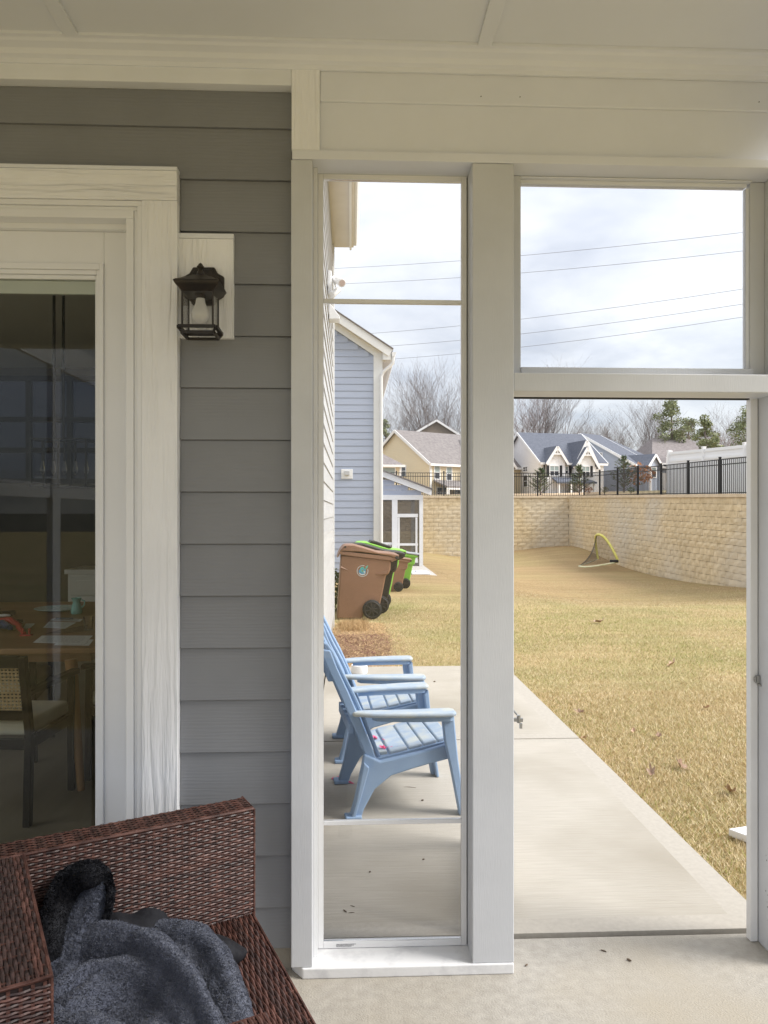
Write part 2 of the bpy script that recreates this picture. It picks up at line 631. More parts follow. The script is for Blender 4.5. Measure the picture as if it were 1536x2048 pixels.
# ---- transom over the doorway
tr = thing('transom_window', 'wide fixed transom pane above the open doorway', 'window', (1.04, 2.76, bz1))
tx0, tx1 = mx1 + 0.0005, rx0 - 0.0005
tz0, tz1 = bz1 + 0.0005, hz0 - 0.0015
YT = 2.772
gx0, gx1 = xF(1038, YT), xF(1497, YT)
gz0, gz1 = zF(739, YT, 1250), zF(373, YT, 1250)
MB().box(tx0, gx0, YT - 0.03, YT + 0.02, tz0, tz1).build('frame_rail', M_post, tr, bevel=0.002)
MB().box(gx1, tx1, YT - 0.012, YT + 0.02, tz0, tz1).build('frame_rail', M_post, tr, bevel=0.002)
MB().box(gx1 - 0.012, gx1 - 0.0003, YT - 0.004, YT + 0.02, gz0, gz1).build('frame_rail', M_white, tr, bevel=0.001)
MB().box(gx0 + .0003, gx1 - .0003, YT - 0.03, YT + 0.02, gz1 + 0.014, tz1).build('frame_rail', M_white, tr, bevel=0.004)
MB().box(gx0 + .0003, gx1 - .0123, YT - 0.012, YT + 0.02, gz1, gz1 + 0.0135).build('frame_rail', M_white, tr, bevel=0.002)
MB().box(gx0 + .0003, gx1 - .0003, YT - 0.035, YT + 0.02, tz0, gz0).build('frame_rail', M_post, tr, bevel=0.002)
MB().box(gx0, gx1 - 0.012, YT + 0.001, YT + 0.005, gz0, gz1).build('pane', M_glass, tr)

# ---- screen door: aluminium jamb strips, and the door itself swung out behind the post
sdr = thing('screen_door', 'open white screen door swung outward, edge hidden behind the middle post, metal closer showing', 'door', (mx1, 2.83, 0))
YS = 2.815
dz1 = zF(793, YS, 1250)
MB().box(mx1 + .0005, rx0 - .0005, YS - 0.012, YS + 0.02, dz1, dz1 + 0.016).build('head_strip', M_alum, sdr, bevel=0.001)
MB().box(mx1 + .0005, rx0 - .0005, YS - 0.004, YS + 0.02, dz1 + 0.0165, bz0 - 0.0005).build('head_gap', M_dark, sdr)
sx0 = xF(1498, YS)
MB().box(sx0, rx0 - 0.003, YS - 0.012, YS + 0.02, 0.002, dz1 - 0.0005).build('jamb_strip', M_alum, sdr, bevel=0.001)
MB().box(rx0 - 0.0029, rx0 - 0.0004, YS - 0.008, YS + 0.02, 0.002, dz1 - 0.0005).build('jamb_gap', M_dark, sdr)
zk = zF(1355, YS, 1508)
st = MB().box(rx0 - 0.013, rx0 - 0.001, YS - 0.026, YS - 0.0125, zk - 0.018, zk + 0.012).box(rx0 - 0.006, rx0 - 0.001, YS - 0.034, YS - 0.0125, zk - 0.026, zk - 0.0185)
st.box(rx0 - 0.019, rx0 - 0.0135, YS - 0.022, YS - 0.0125, zk - 0.012, zk + 0.006)
st.build('strike_plate', M_strike, sdr, bevel=0.001)
h0 = Vector((mx1 + 0.005, 2.84, 0.02))
dd = Vector((0.145, 0.86, 0)).normalized()
dn = Vector((dd.y, -dd.x, 0))
def dpt(s, z, t=0.0):
    return h0 + dd * s + dn * t + Vector((0, 0, z))
MS = screen_mat('insect_screen', (0.03, 0.03, 0.03), 0.35)
for s_ in (0.04, 0.82):
    MB().beam(dpt(s_, 0, -.015), dpt(s_, 1.98, -.015), 0.028, 0.07, up=dd).build('door_stile', M_alum, sdr, bevel=0.002)
for z_ in (0.09, 0.95, 1.93):
    MB().beam(dpt(0.076, z_, -.015), dpt(0.784, z_, -.015), 0.026, 0.09).build('door_rail', M_alum, sdr, bevel=0.002)
MB().beam(dpt(0.078, 0.52, -.015), dpt(0.782, 0.52, -.015), 0.003, 0.76).build('screen', MS, sdr)
MB().beam(dpt(0.078, 1.44, -.015), dpt(0.782, 1.44, -.015), 0.003, 0.88).build('screen', MS, sdr)
# the closer: white tube end, thin rod and slotted bracket
zc_ = zF(1432, 3.66, 1040) - 0.02
cl = MB().tube([dpt(0.60, zc_ + 0.055, .035), dpt(0.78, zc_ + 0.07, .04)], 0.019, 14)
cl.build('closer', M_alum, sdr, smooth=40)
c2 = MB().tube([dpt(0.78, zc_ + 0.066, .045), dpt(0.79, zc_ + 0.02, .085)], 0.0045, 8)
c2.beam(dpt(0.78, zc_, .005), dpt(0.78, zc_, .11), 0.014, 0.016).tube([dpt(0.78, zc_ - 0.014, .09), dpt(0.78, zc_ + 0.022, .09)], 0.009, 10)
c2.box(*[q for q in (dpt(.78, 0, .1).x - .006, dpt(.78, 0, .1).x + .006, dpt(.78, 0, .1).y - .006, dpt(.78, 0, .1).y + .006, zc_ - .02, zc_ + .004)])
c2.build('closer_arm', M_strike, sdr, smooth=40)

# ================================================================ grey siding wall with the patio door
zk0 = zF(1812, SD, 540)
EXP = 0.1805
cx1 = xF(354, F0)                 # right edge of door casing
czt = zF(333, F0, 300)            # top of head casing
sw = thing('siding_wall', 'grey lap siding wall with white frieze beside the patio door', 'wall', (-1.2, SD, 0))
def plank(x0, x1, z0, z1, parent=sw, name='plank'):
    t = min(1.0, (z1 - z0) / EXP)
    yb, yt = SD - 0.012, SD - 0.012 + 0.011 * t
    p = [(yb, z0), (yt, z1 + 0.0), (SD + 0.03, z1), (SD + 0.03, z0)]
    return MB().prism(p, 'x', x0, x1).build(name, M_siding, parent, bevel=0.0012, seg=1)
z = zk0 - EXP
k = 0
while z < 3.06:
    za, zb = max(z, zF(1893, SD, 560)), min(z + EXP - 0.0008, 3.062)
    if zb - za > 0.01:
        if za < czt - 0.01:
            if zb > czt + 0.005:
                # one board notched round the head casing
                lm = MB().prism([(XL, czt + .002), (cx1 + .001, czt + .002), (cx1 + .001, za), (px0 - .001, za), (px0 - .001, zb), (XL, zb)], 'y', SD - .012, SD + .03)
                lm.v = [(x_, y_ if y_ > SD else SD - .012 + .011 * (z_ - za) / EXP, z_) for x_, y_, z_ in lm.v]
                lm.build('plank', M_siding, sw)
            else:
                plank(cx1 + 0.001, px0 - 0.001, za, zb)
                plank(XL, -1.86, za, zb)
        else:
            plank(XL, px0 - 0.001, za, zb)
    z += EXP
MB().box(XL, px0 + 0.0015, F0 + 0.002, SD + 0.03, 3.0635, Zc).build('frieze_board', M_frieze, sw, bevel=0.003)
MB().box(XL, px0 + 0.0, SD + 0.032, SD + 0.13, 0.0, 3.17).build('sheathing', M_dark, sw) if False else None
M_found = mat('foundation', (0.30, 0.28, 0.24), (0.38, 0.35, 0.30), 12, 0.85, 0.5, 90, 0.003)
MB().box(cx1 + 0.001, px0 - 0.001, SD + 0.01, SD + 0.12, 0.0, zF(1893, SD, 560) - 0.001).build('foundation_strip', M_found, sw)
# sheathing round the door opening
sh = MB()
sh.box(XL, -1.86, SD + 0.031, SD + 0.12, 0.0, 3.17).box(cx1 - .06, px0 + .07, SD + 0.031, SD + 0.12, zF(1893, SD, 560), 3.17).box(-1.859, cx1 - .061, SD + 0.031, SD + 0.12, zF(400, F0, 200), 3.17)
sh.build('sheathing', M_dark, sw)
# mounting block behind the lantern
lx0, lx1 = xF(357, SD - .022), xF(467, SD - .022)
lz0, lz1 = zF(676, SD - .022, 410), zF(467, SD - .022, 410)
MB().box(lx0, lx1, SD - 0.022, SD + 0.02, lz0, lz1 - 0.0175).build('mounting_block', M_casing, sw, bevel=0.002)
MB().box(lx0 - .0005, lx1 + 0.001, SD - 0.025, SD + 0.02, lz1 - 0.017, lz1).build('mounting_cap', M_white, sw, bevel=0.002)

# ---- patio door
pd = thing('patio_door', 'white full-glass patio door with wood-grain casing, dining room behind the glass', 'door', (-1.2, SD, 0))
YC = F0 + 0.004
cin = xF(283, YC)
ctop_in = zF(400, YC, 270)
MB().box(cin + .0003, cx1, YC, SD + 0.03, 0.0, ctop_in + 0.0).build('casing_board', M_casing, pd, bevel=0.002)
MB().box(XL + .6, cx1 - 0.001, YC - 0.002, SD + 0.03, ctop_in + 0.0006, czt - 0.012).build('head_casing', M_casing_h, pd, bevel=0.002)
MB().box(XL + .6, cx1 + 0.001, YC - 0.008, SD + 0.03, czt - 0.0115, czt).build('drip_cap', M_white, pd, bevel=0.002)
# brick mould: three steps
b_in = xF(250, YC)
zt_in = zF(434, YC, 200)
x = cin
zt = ctop_in
steps = [(0.30, 0.004), (0.22, 0.013), (0.48, 0.008)]
for fr, dy in steps:
    dx = (cin - b_in) * fr
    dz = (ctop_in - zt_in) * fr
    MB().box(x - dx + .0002, x - .0002, YC + dy, SD + 0.06, 0.0, zt - dz + .0001).build('brick_mold', M_doorp, pd, bevel=0.0025)
    MB().box(-1.86, x - .0002, YC + dy, SD + 0.06, zt - dz + .0002, zt - .0002).build('brick_mold', M_doorp, pd, bevel=0.0025)
    x -= dx
    zt -= dz
# door leaf
YD = SD + 0.045
leaf_r = xF(250, YC) + 0.004
g_r = xF(189, YD)
bd_r = xF(208, YD)
ltop = zt_in - 0.018
gtop = zF(557, YD, 100)
btop = zF(527, YD, 100)
MB().box(-1.86, leaf_r, SD + .02, SD + 0.06, ltop + .0005, zt_in + 0.003).build('door_jamb', M_doorp, pd)
MB().box(bd_r + .0003, leaf_r, YD, YD + 0.045, 0.05, ltop).build('door_stile', M_doorp, pd, bevel=0.002)
MB().box(-1.75, bd_r, YD, YD + 0.045, btop + .0003, ltop).build('door_rail', M_doorp, pd, bevel=0.002)
gl_l = -1.66
MB().box(-1.75, gl_l - .02, YD, YD + 0.045, 0.05, btop).build('door_stile', M_doorp, pd, bevel=0.002)
MB().box(gl_l - .0195, bd_r, YD, YD + 0.045, 0.05, 0.22).build('door_rail', M_doorp, pd, bevel=0.002)
bw = bd_r - g_r
for fr0, fr1, dy in ((0.0, 0.42, -0.010), (0.42, 0.72, -0.004), (0.72, 1.0, 0.006)):
    MB().box(bd_r - bw * fr1 + .0002, bd_r - bw * fr0 - .0002, YD + dy, YD + 0.03, 0.22, btop - (btop - gtop) * fr0).build('glazing_bead', M_doorp, pd, bevel=0.002)
    MB().box(gl_l, bd_r - bw * fr1, YD + dy, YD + 0.03, btop - (btop - gtop) * fr1 + .0002, btop - (btop - gtop) * fr0 - .0002).build('glazing_bead', M_doorp, pd, bevel=0.002)
MB().box(gl_l, g_r + .001, YD + 0.014, YD + 0.018, 0.221, gtop + .001).build('pane', M_glass2, pd)

MB().box(gl_l + .01, g_r - .001, YD + 0.024, YD + 0.042, zF(584, YD, 100), gtop - .001).build('blind_rail', M_doorp, pd, bevel=.002)
# ---- lantern
lan = thing('wall_lantern', 'dark bronze wall lantern with clear glass and a white bulb', 'lantern', ((lx0 + lx1) / 2, SD - 0.022, (lz0 + lz1) / 2))
YA = SD - 0.026
LC = aD(401, 600, 2.56)
Yl = LC.y                                         # lantern axis
def lx(px): return xF(px, Yl - .05)
def lzf(py): return zF(py, Yl - .05, 400)
ax = LC.x
# back plate: chamfered outline in (x,z)
bc = aY(424, 600, YA)
def bp2(px, py):
    q = aY(px, py, YA)
    return (q.x, q.z)
plate = [bp2(*q) for q in ((387, 536), (430, 536), (436, 548), (449, 555), (449, 594), (436, 602), (430, 612), (387, 612), (380, 602), (368, 594), (368, 555), (380, 548))][::-1]
MB().prism(plate, 'y', YA - 0.012, YA + .0035).build('back_plate', M_black, lan, bevel=0.004)
cxp, czp = (plate[0][0] + plate[6][0]) / 2, (plate[0][1] + plate[6][1]) / 2
sm = [(cxp + (a - cxp) * .8, czp + (b - czp) * .85) for a, b in plate]
MB().prism(sm, 'y', YA - 0.020, YA - 0.0125).build('back_plate', M_black, lan, bevel=0.003)
zr = lzf(568)
MB().beam((ax, Yl, zr - .004), (ax, YA - .018, zr - .004), 0.03, 0.035).build('arm', M_black, lan, bevel=0.004)
hw = (lx(442) - lx(349)) / 2 * 1.0           # half width of roof eave
def sq(mb, y0, h0_, y1, h1_):
    """frustum ring from z=y0,half h0 to z=y1,half h1"""
    p = [(ax - h0_, Yl - h0_, y0), (ax + h0_, Yl - h0_, y0), (ax + h0_, Yl + h0_, y0), (ax - h0_, Yl + h0_, y0),
         (ax - h1_, Yl - h1_, y1), (ax + h1_, Yl - h1_, y1), (ax + h1_, Yl + h1_, y1), (ax - h1_, Yl + h1_, y1)]
    mb.hexa(p)
rf = MB()
ze = lzf(566)
sq(rf, ze - 0.026, hw * 0.66, ze - 0.006, hw * 0.93)
sq(rf, ze - 0.0059, hw * 0.93, ze + 0.004, hw)
sq(rf, ze + 0.0041, hw, ze + 0.010, hw * 0.90)
sq(rf, ze + 0.0101, hw * 0.86, ze + 0.024, hw * 0.58)
sq(rf, ze + 0.0241, hw * 0.52, ze + 0.036, hw * 0.30)
rf.build('lantern_roof', M_black, lan, bevel=0.0015)
MB().lathe([(0.012, 0), (0.013, .008), (0.011, .016), (0.007, .02), (0.007, .026), (0.012, .030), (0.0125, .033), (0.008, .038), (0.006, .042), (0.001, .046)], (ax, Yl, ze + 0.0355), 14).build('finial', M_black, lan, smooth=50)
zb0 = lzf(654)
hb = hw * 0.66
for sx_ in (-1, 1):
    for sy_ in (-1, 1):
        MB().beam((ax + sx_ * hb, Yl + sy_ * hb, zb0), (ax + sx_ * hb, Yl + sy_ * hb, ze - .02), 0.0055, 0.0055).build('cage_bar', M_black, lan)
bs = MB()
for s_, hh, z0_, z1_ in ((0, hb * 1.22, zb0 - .0035, zb0 + .0055),):
    for q in (-1, 1):
        bs.box(ax - hh, ax + hh, Yl + q * hh - .006, Yl + q * hh + .006, z0_, z1_)
        bs.box(ax + q * hh - .006, ax + q * hh + .006, Yl - hh + .0061, Yl + hh - .0061, z0_, z1_)
    hh2 = hh * 0.86
    for q in (-1, 1):
        bs.box(ax - hh2, ax + hh2, Yl + q * hh2 - .004, Yl + q * hh2 + .004, z0_ - .017, z0_ - .008)
        bs.box(ax + q * hh2 - .004, ax + q * hh2 + .004, Yl - hh2 + .0041, Yl + hh2 - .0041, z0_ - .017, z0_ - .008)
    for sx_ in (-1, 1):
        for sy_ in (-1, 1):
            bs.beam((ax + sx_ * hh2, Yl + sy_ * hh2, z0_ - .011), (ax + sx_ * hh, Yl + sy_ * hh, z0_ + .002), 0.006, 0.006)
bs.build('base_frame', M_black, lan)
for q in (-1, 1):
    MB().box(ax - hb + .004, ax + hb - .004, Yl + q * hb - .001, Yl + q * hb + .001, zb0 + .006, ze - .022).build('pane', M_glass, lan)
    MB().box(ax + q * hb - .001, ax + q * hb + .001, Yl - hb + .004, Yl + hb - .004, zb0 + .006, ze - .022).build('pane', M_glass, lan)
zbt = lzf(640)
MB().lathe([(0.001, 0), (0.012, .0022), (0.022, .009), (0.0285, .02), (0.030, .031), (0.0275, .043), (0.0215, .056), (0.0165, .068), (0.015, .078), (0.014, .085)], (ax, Yl, zbt), 24).build('bulb', M_bulb, lan, smooth=60)
MB().lathe([(0.017, 0), (0.017, .03)], (ax, Yl, zbt + .083), 16).build('socket', M_black, lan, smooth=40)

# ---- left side of the porch, kept open for more light (seen only mirrored in the door glass)
lw = thing('porch_side_frame', 'white post, rails and header of the open porch side mirrored in the door glass', kind='structure', loc=(XL, 0, 0))
MB().box(XL + .0005, XL + 0.03, -2.8, F0, 2.84, 3.11).build('header_board', M_white, lw)
MB().box(XL + .0005, XL + 0.05, -1.22, -1.05, 0, 2.839).build('trim_post', M_white, lw)
MB().box(XL + .0005, XL + 0.03, -2.8, -1.221, 1.72, 1.84).build('trim_rail', M_white, lw)
MB().box(XL + .0005, XL + 0.03, -1.049, F0 - .02, 1.72, 1.84).build('trim_rail', M_white, lw)

# ---- porch kept open and short behind the camera for light: corner posts and beams
ob = thing('porch_beams', 'white corner posts and roof beams on the open sides of the porch', kind='structure', loc=(1.6, YB, 0))
MB().box(XR - 0.14, XR, YB, YB + .14, 0, 2.80).build('post', M_post, ob)
MB().box(XR - 0.14, XR, YB, F0 - .09, 2.801, Zc - 0.001).build('beam', M_white, ob)
MB().box(XL, XR - .141, YB, YB + .14, 2.801, Zc - 0.001).build('beam', M_white, ob)
# ================================================================ GROUND
def sst(a, b, x):
    t = np.clip((x - a) / (b - a), 0, 1)
    return t * t * (3 - 2 * t)
CORN = aD(1137, 992, 37.7)
FA, FB = aD(1168, 990, 39.3), aD(1440, 988, 25.7)
wdir = Vector((FB.x - FA.x, FB.y - FA.y, 0)).normalized()      # right wall runs towards the camera
def lawn_z(x, y):
    z = -0.06 - (0.26 + 0.36 * sst(2.5, 6.0, x)) * sst(11, 26, y)
    z = z + 0.62 * np.exp(-(((x - 10.3) ** 2) / 14 + ((y - 36.5) ** 2) / 22))
    z = z - 0.22 * np.exp(-(((x - 7.0) ** 2) / 10 + ((y - 19.5) ** 2) / 18))
    z = z + 0.05 * np.sin(x * 0.55 + 1.0) * np.sin(y * 0.4) * sst(9, 16, y)
    return z

def lawn_material():
    m = bpy.data.materials.new('dormant_lawn')
    m.use_nodes = True
    t = m.node_tree
    b = t.nodes['Principled BSDF']
    b.inputs['Roughness'].default_value = 0.9
    b.inputs['Specular IOR Level'].default_value = 0.1
    g = N(t, 'ShaderNodeNewGeometry')
    def noise(scale, st=(1, 1, 1), det=6, ro=.6):
        mp = N(t, 'ShaderNodeMapping')
        mp.inputs['Scale'].default_value = st
        t.links.new(g.outputs['Position'], mp.inputs[0])
        n = N(t, 'ShaderNodeTexNoise')
        n.inputs['Scale'].default_value = scale
        n.inputs['Detail'].default_value = det
        n.inputs['Roughness'].default_value = ro
        t.links.new(mp.outputs[0], n.inputs['Vector'])
        return n.outputs['Fac']
    def ramp(fac, a, b_, ca, cb):
        r = N(t, 'ShaderNodeValToRGB')
        r.color_ramp.elements[0].position = a
        r.color_ramp.elements[1].position = b_
        r.color_ramp.elements[0].color = ca
        r.color_ramp.elements[1].color = cb
        t.links.new(fac, r.inputs[0])
        return r.outputs[0]
    def mix(f, a, b_, mode='MIX'):
        n = N(t, 'ShaderNodeMixRGB', blend_type=mode)
        for i, q in ((0, f), (1, a), (2, b_)):
            if hasattr(q, 'links') or hasattr(q, 'is_linked'):
                t.links.new(q, n.inputs[i])
            else:
                n.inputs[i].default_value = q
        return n.outputs[0]
    W, K = (1, 1, 1, 1), (0, 0, 0, 1)
    fine = noise(34, (1, .6, 1), 6, .72)
    base = ramp(fine, .34, .66, (0.31, 0.23, 0.11, 1), (0.53, 0.42, 0.23, 1))
    green = ramp(fine, .34, .66, (0.22, 0.20, 0.075, 1), (0.43, 0.37, 0.18, 1))
    brown = ramp(fine, .36, .66, (0.29, 0.20, 0.10, 1), (0.45, 0.33, 0.18, 1))
    gp = ramp(noise(.55, (1, 1, 1), 5), .44, .62, K, W)
    # own yard keeps some green, the lots behind are browner
    sp = N(t, 'ShaderNodeSeparateXYZ')
    t.links.new(g.outputs['Position'], sp.inputs[0])
    yw = N(t, 'ShaderNodeMath', operation='MULTIPLY_ADD')
    t.links.new(noise(.5), yw.inputs[0])
    yw.inputs[1].default_value = 2.5
    t.links.new(sp.outputs['Y'], yw.inputs[2])
    mr = N(t, 'ShaderNodeMapRange')
    mr.inputs['From Min'].default_value = 15.2
    mr.inputs['From Max'].default_value = 18.5
    t.links.new(yw.outputs[0], mr.inputs['Value'])
    own = mix(gp, base, green)
    far = mix(ramp(noise(.16, (1, 1, 1), 4), .46, .6, K, W), brown, mix(.35, brown, green))
    col = mix(mr.outputs[0], own, far)
    # mower streaks
    stv = ramp(noise(1.1, (.25, 2.2, 1), 4), .4, .62, (0.90, 0.89, 0.87, 1), (1.06, 1.06, 1.04, 1))
    col = mix(1.0, col, stv, 'MULTIPLY')
    t.links.new(col, b.inputs['Base Color'])
    bp = N(t, 'ShaderNodeBump')
    bp.inputs['Strength'].default_value = 0.9
    bp.inputs['Distance'].default_value = 0.03
    t.links.new(noise(26, (1, 1, 1), 5, .75), bp.inputs['Height'])
    t.links.new(bp.outputs[0], b.inputs['Normal'])
    return m
M_lawn = lawn_material()

def sheet(name, xs, ys, fz, m, mask=None):
    X, Y = np.meshgrid(xs, ys)
    Z = fz(X, Y)
    nx, ny = len(xs), len(ys)
    V = np.stack([X.ravel(), Y.ravel(), Z.ravel()], 1)
    fs = []
    for j in range(ny - 1):
        for i in range(nx - 1):
            fs.append((j * nx + i, j * nx + i + 1, (j + 1) * nx + i + 1, (j + 1) * nx + i))
    me = bpy.data.meshes.new(name)
    me.from_pydata(V.tolist(), [], fs)
    me.polygons.foreach_set('use_smooth', [True] * len(fs))
    me.materials.append(m)
    o = bpy.data.objects.new(name, me)
    COL.objects.link(o)
    return o
xs = np.unique(np.concatenate([np.arange(-80, -8, 4), np.arange(-8, 16, .4), np.arange(16, 60, 4)]))
ys = np.unique(np.concatenate([np.arange(-60, -4, 4), np.arange(-4, 41, .4)]))
lawn = sheet('lawn', xs, ys, lawn_z, M_lawn)
tag(lawn, 'dormant tan lawn with faint green patches sloping to the retaining wall', kind='structure')

# ---- patio: two pours with a joint, smooth trowelled margin round broomed middles
def broom(name, c1, c2, bump):
    m = mat(name, c1, c2, 120, 0.85, bump, 110, 0.006, bstretch=(0.02, 1, 1), stretch=(0.035, 1, 1), world=True, c3=(c1[0] * .86, c1[1] * .85, c1[2] * .82), s3=0.9, lo=.3, hi=.7)
    return m
M_pat = broom('broomed_concrete', (0.40, 0.365, 0.31), (0.49, 0.455, 0.395), 0.6)
M_trow = mat('trowelled_concrete', (0.395, 0.36, 0.308), (0.445, 0.41, 0.352), 40, 0.7, 0.25, 60, 0.0015, world=True)
pr0, pr1 = aZ(1496, 1804, 0), aZ(1029, 1350, 0)
def edge_x(y):
    return pr0.x + (pr1.x - pr0.x) * (y - pr0.y) / (pr1.y - pr0.y)
PX0 = -0.245
yj = aZ(1100, 1477, 0).y
yf = aZ(1000, 1331, 0).y
pat = thing('patio', 'pale broomed concrete patio slab with trowelled margin and one joint', kind='structure', loc=(1, 5, 0))
for (ya, yb) in ((2.898, yj - 0.009), (yj + 0.009, yf)):
    xa, xb = edge_x(ya), edge_x(yb)
    mb = MB()
    O = [(PX0, ya), (xa, ya), (xb, yb), (PX0, yb)]
    I = [(PX0 + .01, ya + .105), (xa - .13, ya + .105), (xb - .13, yb - .06), (PX0 + .01, yb - .06)]
    for i in range(4):
        j = (i + 1) % 4
        mb.add([(*O[i], 0), (*O[j], 0), (*I[j], 0), (*I[i], 0)], [(0, 1, 2, 3)], 1)
        mb.add([(*O[i], -.14), (*O[j], -.14), (*O[j], 0), (*O[i], 0)], [(0, 1, 2, 3)], 1)
    mb.add([(*p, 0) for p in I], [(0, 1, 2, 3)], 0)
    mb.build('slab', [M_pat, M_trow], pat)
MB().box(PX0, edge_x(2.9) - .01, 2.867, 2.8975, -.14, -.030).build('joint_filler', mat('joint_dirt', (.006, .005, .004), (.03, .022, .016), 60, .95), pat)
MB().box(PX0, edge_x(yj) - .02, yj - .0085, yj + .0085, -.14, -.008).build('joint_filler', M_trow, pat)

# ---- planting bed with pine straw along the house
M_straw = mat('pine_straw', (0.16, 0.085, 0.05), (0.40, 0.27, 0.15), 30, 0.9, 0.8, 60, 0.02)
bed = MB().box(-0.26, 0.30, yf + 0.01, 11.0, -0.2, -0.057)
bo = bed.build('mulch_bed', M_straw)
tag(bo, 'reddish brown mulch bed at the end of the patio', kind='structure')
def blades(name, pts, h, wd, lean, cols, m, label, kind='stuff', zf=None):
    n = len(pts)
    a = rng.uniform(0, 2 * np.pi, n)
    hh = rng.uniform(h[0], h[1], n)
    ww = rng.uniform(wd[0], wd[1], n)
    la = rng.uniform(0, 2 * np.pi, n)
    ll = rng.uniform(lean[0], lean[1], n) * hh
    P = np.array(pts, float)
    V = np.empty((n, 3, 3))
    dx, dy = np.cos(a) * ww / 2, np.sin(a) * ww / 2
    V[:, 0] = P
    V[:, 1] = P
    V[:, 2] = P
    V[:, 0, 0] -= dx
    V[:, 0, 1] -= dy
    V[:, 1, 0] += dx
    V[:, 1, 1] += dy
    V[:, 2, 0] += np.cos(la) * ll
    V[:, 2, 1] += np.sin(la) * ll
    V[:, 2, 2] += hh
    V[:, :2, 2] -= 0.004
    me = bpy.data.meshes.new(name)
    me.vertices.add(3 * n)
    me.vertices.foreach_set('co', V.reshape(-1))
    me.loops.add(3 * n)
    me.loops.foreach_set('vertex_index', np.arange(3 * n, dtype=np.int32))
    me.polygons.add(n)
    me.polygons.foreach_set('loop_start', np.arange(0, 3 * n, 3, dtype=np.int32))
    me.update(calc_edges=True)
    ca = me.color_attributes.new('tone', 'FLOAT_COLOR', 'POINT')
    cols = np.asarray(cols, float)
    C = np.repeat(cols, 3, axis=0)
    C = np.concatenate([C, np.ones((3 * n, 1))], 1)
    ca.data.foreach_set('color', C.reshape(-1))
    me.materials.append(m)
    o = bpy.data.objects.new(name, me)
    COL.objects.link(o)
    tag(o, label, kind=kind)
    return o
def tone_mat(name):
    m = bpy.data.materials.new(name)
    m.use_nodes = True
    t = m.node_tree
    b = t.nodes['Principled BSDF']
    b.inputs['Roughness'].default_value = 0.8
    b.inputs['Specular IOR Level'].default_value = 0.15
    a = N(t, 'ShaderNodeVertexColor')
    a.layer_name = 'tone'
    t.links.new(a.outputs['Color'], b.inputs['Base Color'])
    return m
M_tone = tone_mat('grass_blade')
# smooth value noise for patchy colour
_g = np.random.default_rng(3).random((64, 64))
def vnoise(x, y, s):
    x, y = np.asarray(x) / s, np.asarray(y) / s
    xi, yi = np.floor(x).astype(int), np.floor(y).astype(int)
    fx, fy = x - xi, y - yi
    fx, fy = fx * fx * (3 - 2 * fx), fy * fy * (3 - 2 * fy)
    def q(i, j): return _g[i % 64, j % 64]
    return (q(xi, yi) * (1 - fx) + q(xi + 1, yi) * fx) * (1 - fy) + (q(xi, yi + 1) * (1 - fx) + q(xi + 1, yi + 1) * fx) * fy
def scatter(n, x0, x1, y0, y1, dens):
    X = rng.uniform(x0, x1, n)
    Y = rng.uniform(y0, y1, n)
    k = rng.random(n) < dens(X, Y)
    X, Y = X[k], Y[k]
    inpat = (X < edge_x(Y) + 0.004) & (Y < yf + .008) & (X > PX0)
    inpat |= (Y < 2.9) & (X < XR + .12)
    inpat |= (X < 0.42) & (Y < 11.2)
    X, Y = X[~inpat], Y[~inpat]
    return X, Y
def lawn_cols(X, Y):
    n = len(X)
    tan = np.array([0.62, 0.49, 0.28])
    straw = np.array([0.74, 0.63, 0.42])
    brown = np.array([0.38, 0.26, 0.12])
    green = np.array([0.27, 0.29, 0.08])
    r = rng.random(n)
    c = np.where((r < .5)[:, None], tan, np.where((r < .86)[:, None], straw, brown))
    g = vnoise(X, Y, 0.9) * .6 + vnoise(X + 9, Y, 3.1) * .6
    # greener along the slab edge and near the beds
    edge = np.exp(-np.abs(X - edge_x(np.minimum(Y, yf))) / .35) * (Y < yf + .5)
    pg = np.clip((g - .54) * 1.0 + .16 * (Y > 7.5) * (X < 4.5) * (Y < 14), 0.02, .55) + .25 * edge * vnoise(X, Y, .5)
    isg = rng.random(n) < pg
    c = np.where(isg[:, None], green * rng.uniform(.8, 1.4, (n, 1)), c)
    return c * rng.uniform(.82, 1.15, (n, 1))
XY = [scatter(300000, 0.9, 5.2, 2.7, 7.0, lambda x, y: np.where(x > edge_x(y) - .1, np.clip(1.1 - (y - 2.9) * .10, .3, 1), 0) * (x < 0.62 * y + .6)),
      scatter(230000, 0.2, 8.0, 7.0, 14.0, lambda x, y: np.clip(1.0 - (y - 7) * .10, .2, 1) * (x < 0.62 * y + .5))]
XY.append(scatter(150000, 0.6, 11.5, 14.0, 25.0, lambda x, y: np.clip(.9 - (y - 14) * .05, .25, 1) * (x < 0.5 * y + 1.0) * ((x > 2.7) | (y < 15.6))))
X = np.concatenate([q[0] for q in XY])
Y = np.concatenate([q[1] for q in XY])
Z = lawn_z(X, Y)
blades('grass', np.stack([X, Y, Z], 1), (0.012, 0.034), (0.0025, 0.006), (0.3, 1.6), lawn_cols(X, Y) * np.where(Y > 14, .88, 1.0)[:, None], M_tone, 'short dormant tan grass blades covering the near lawn')
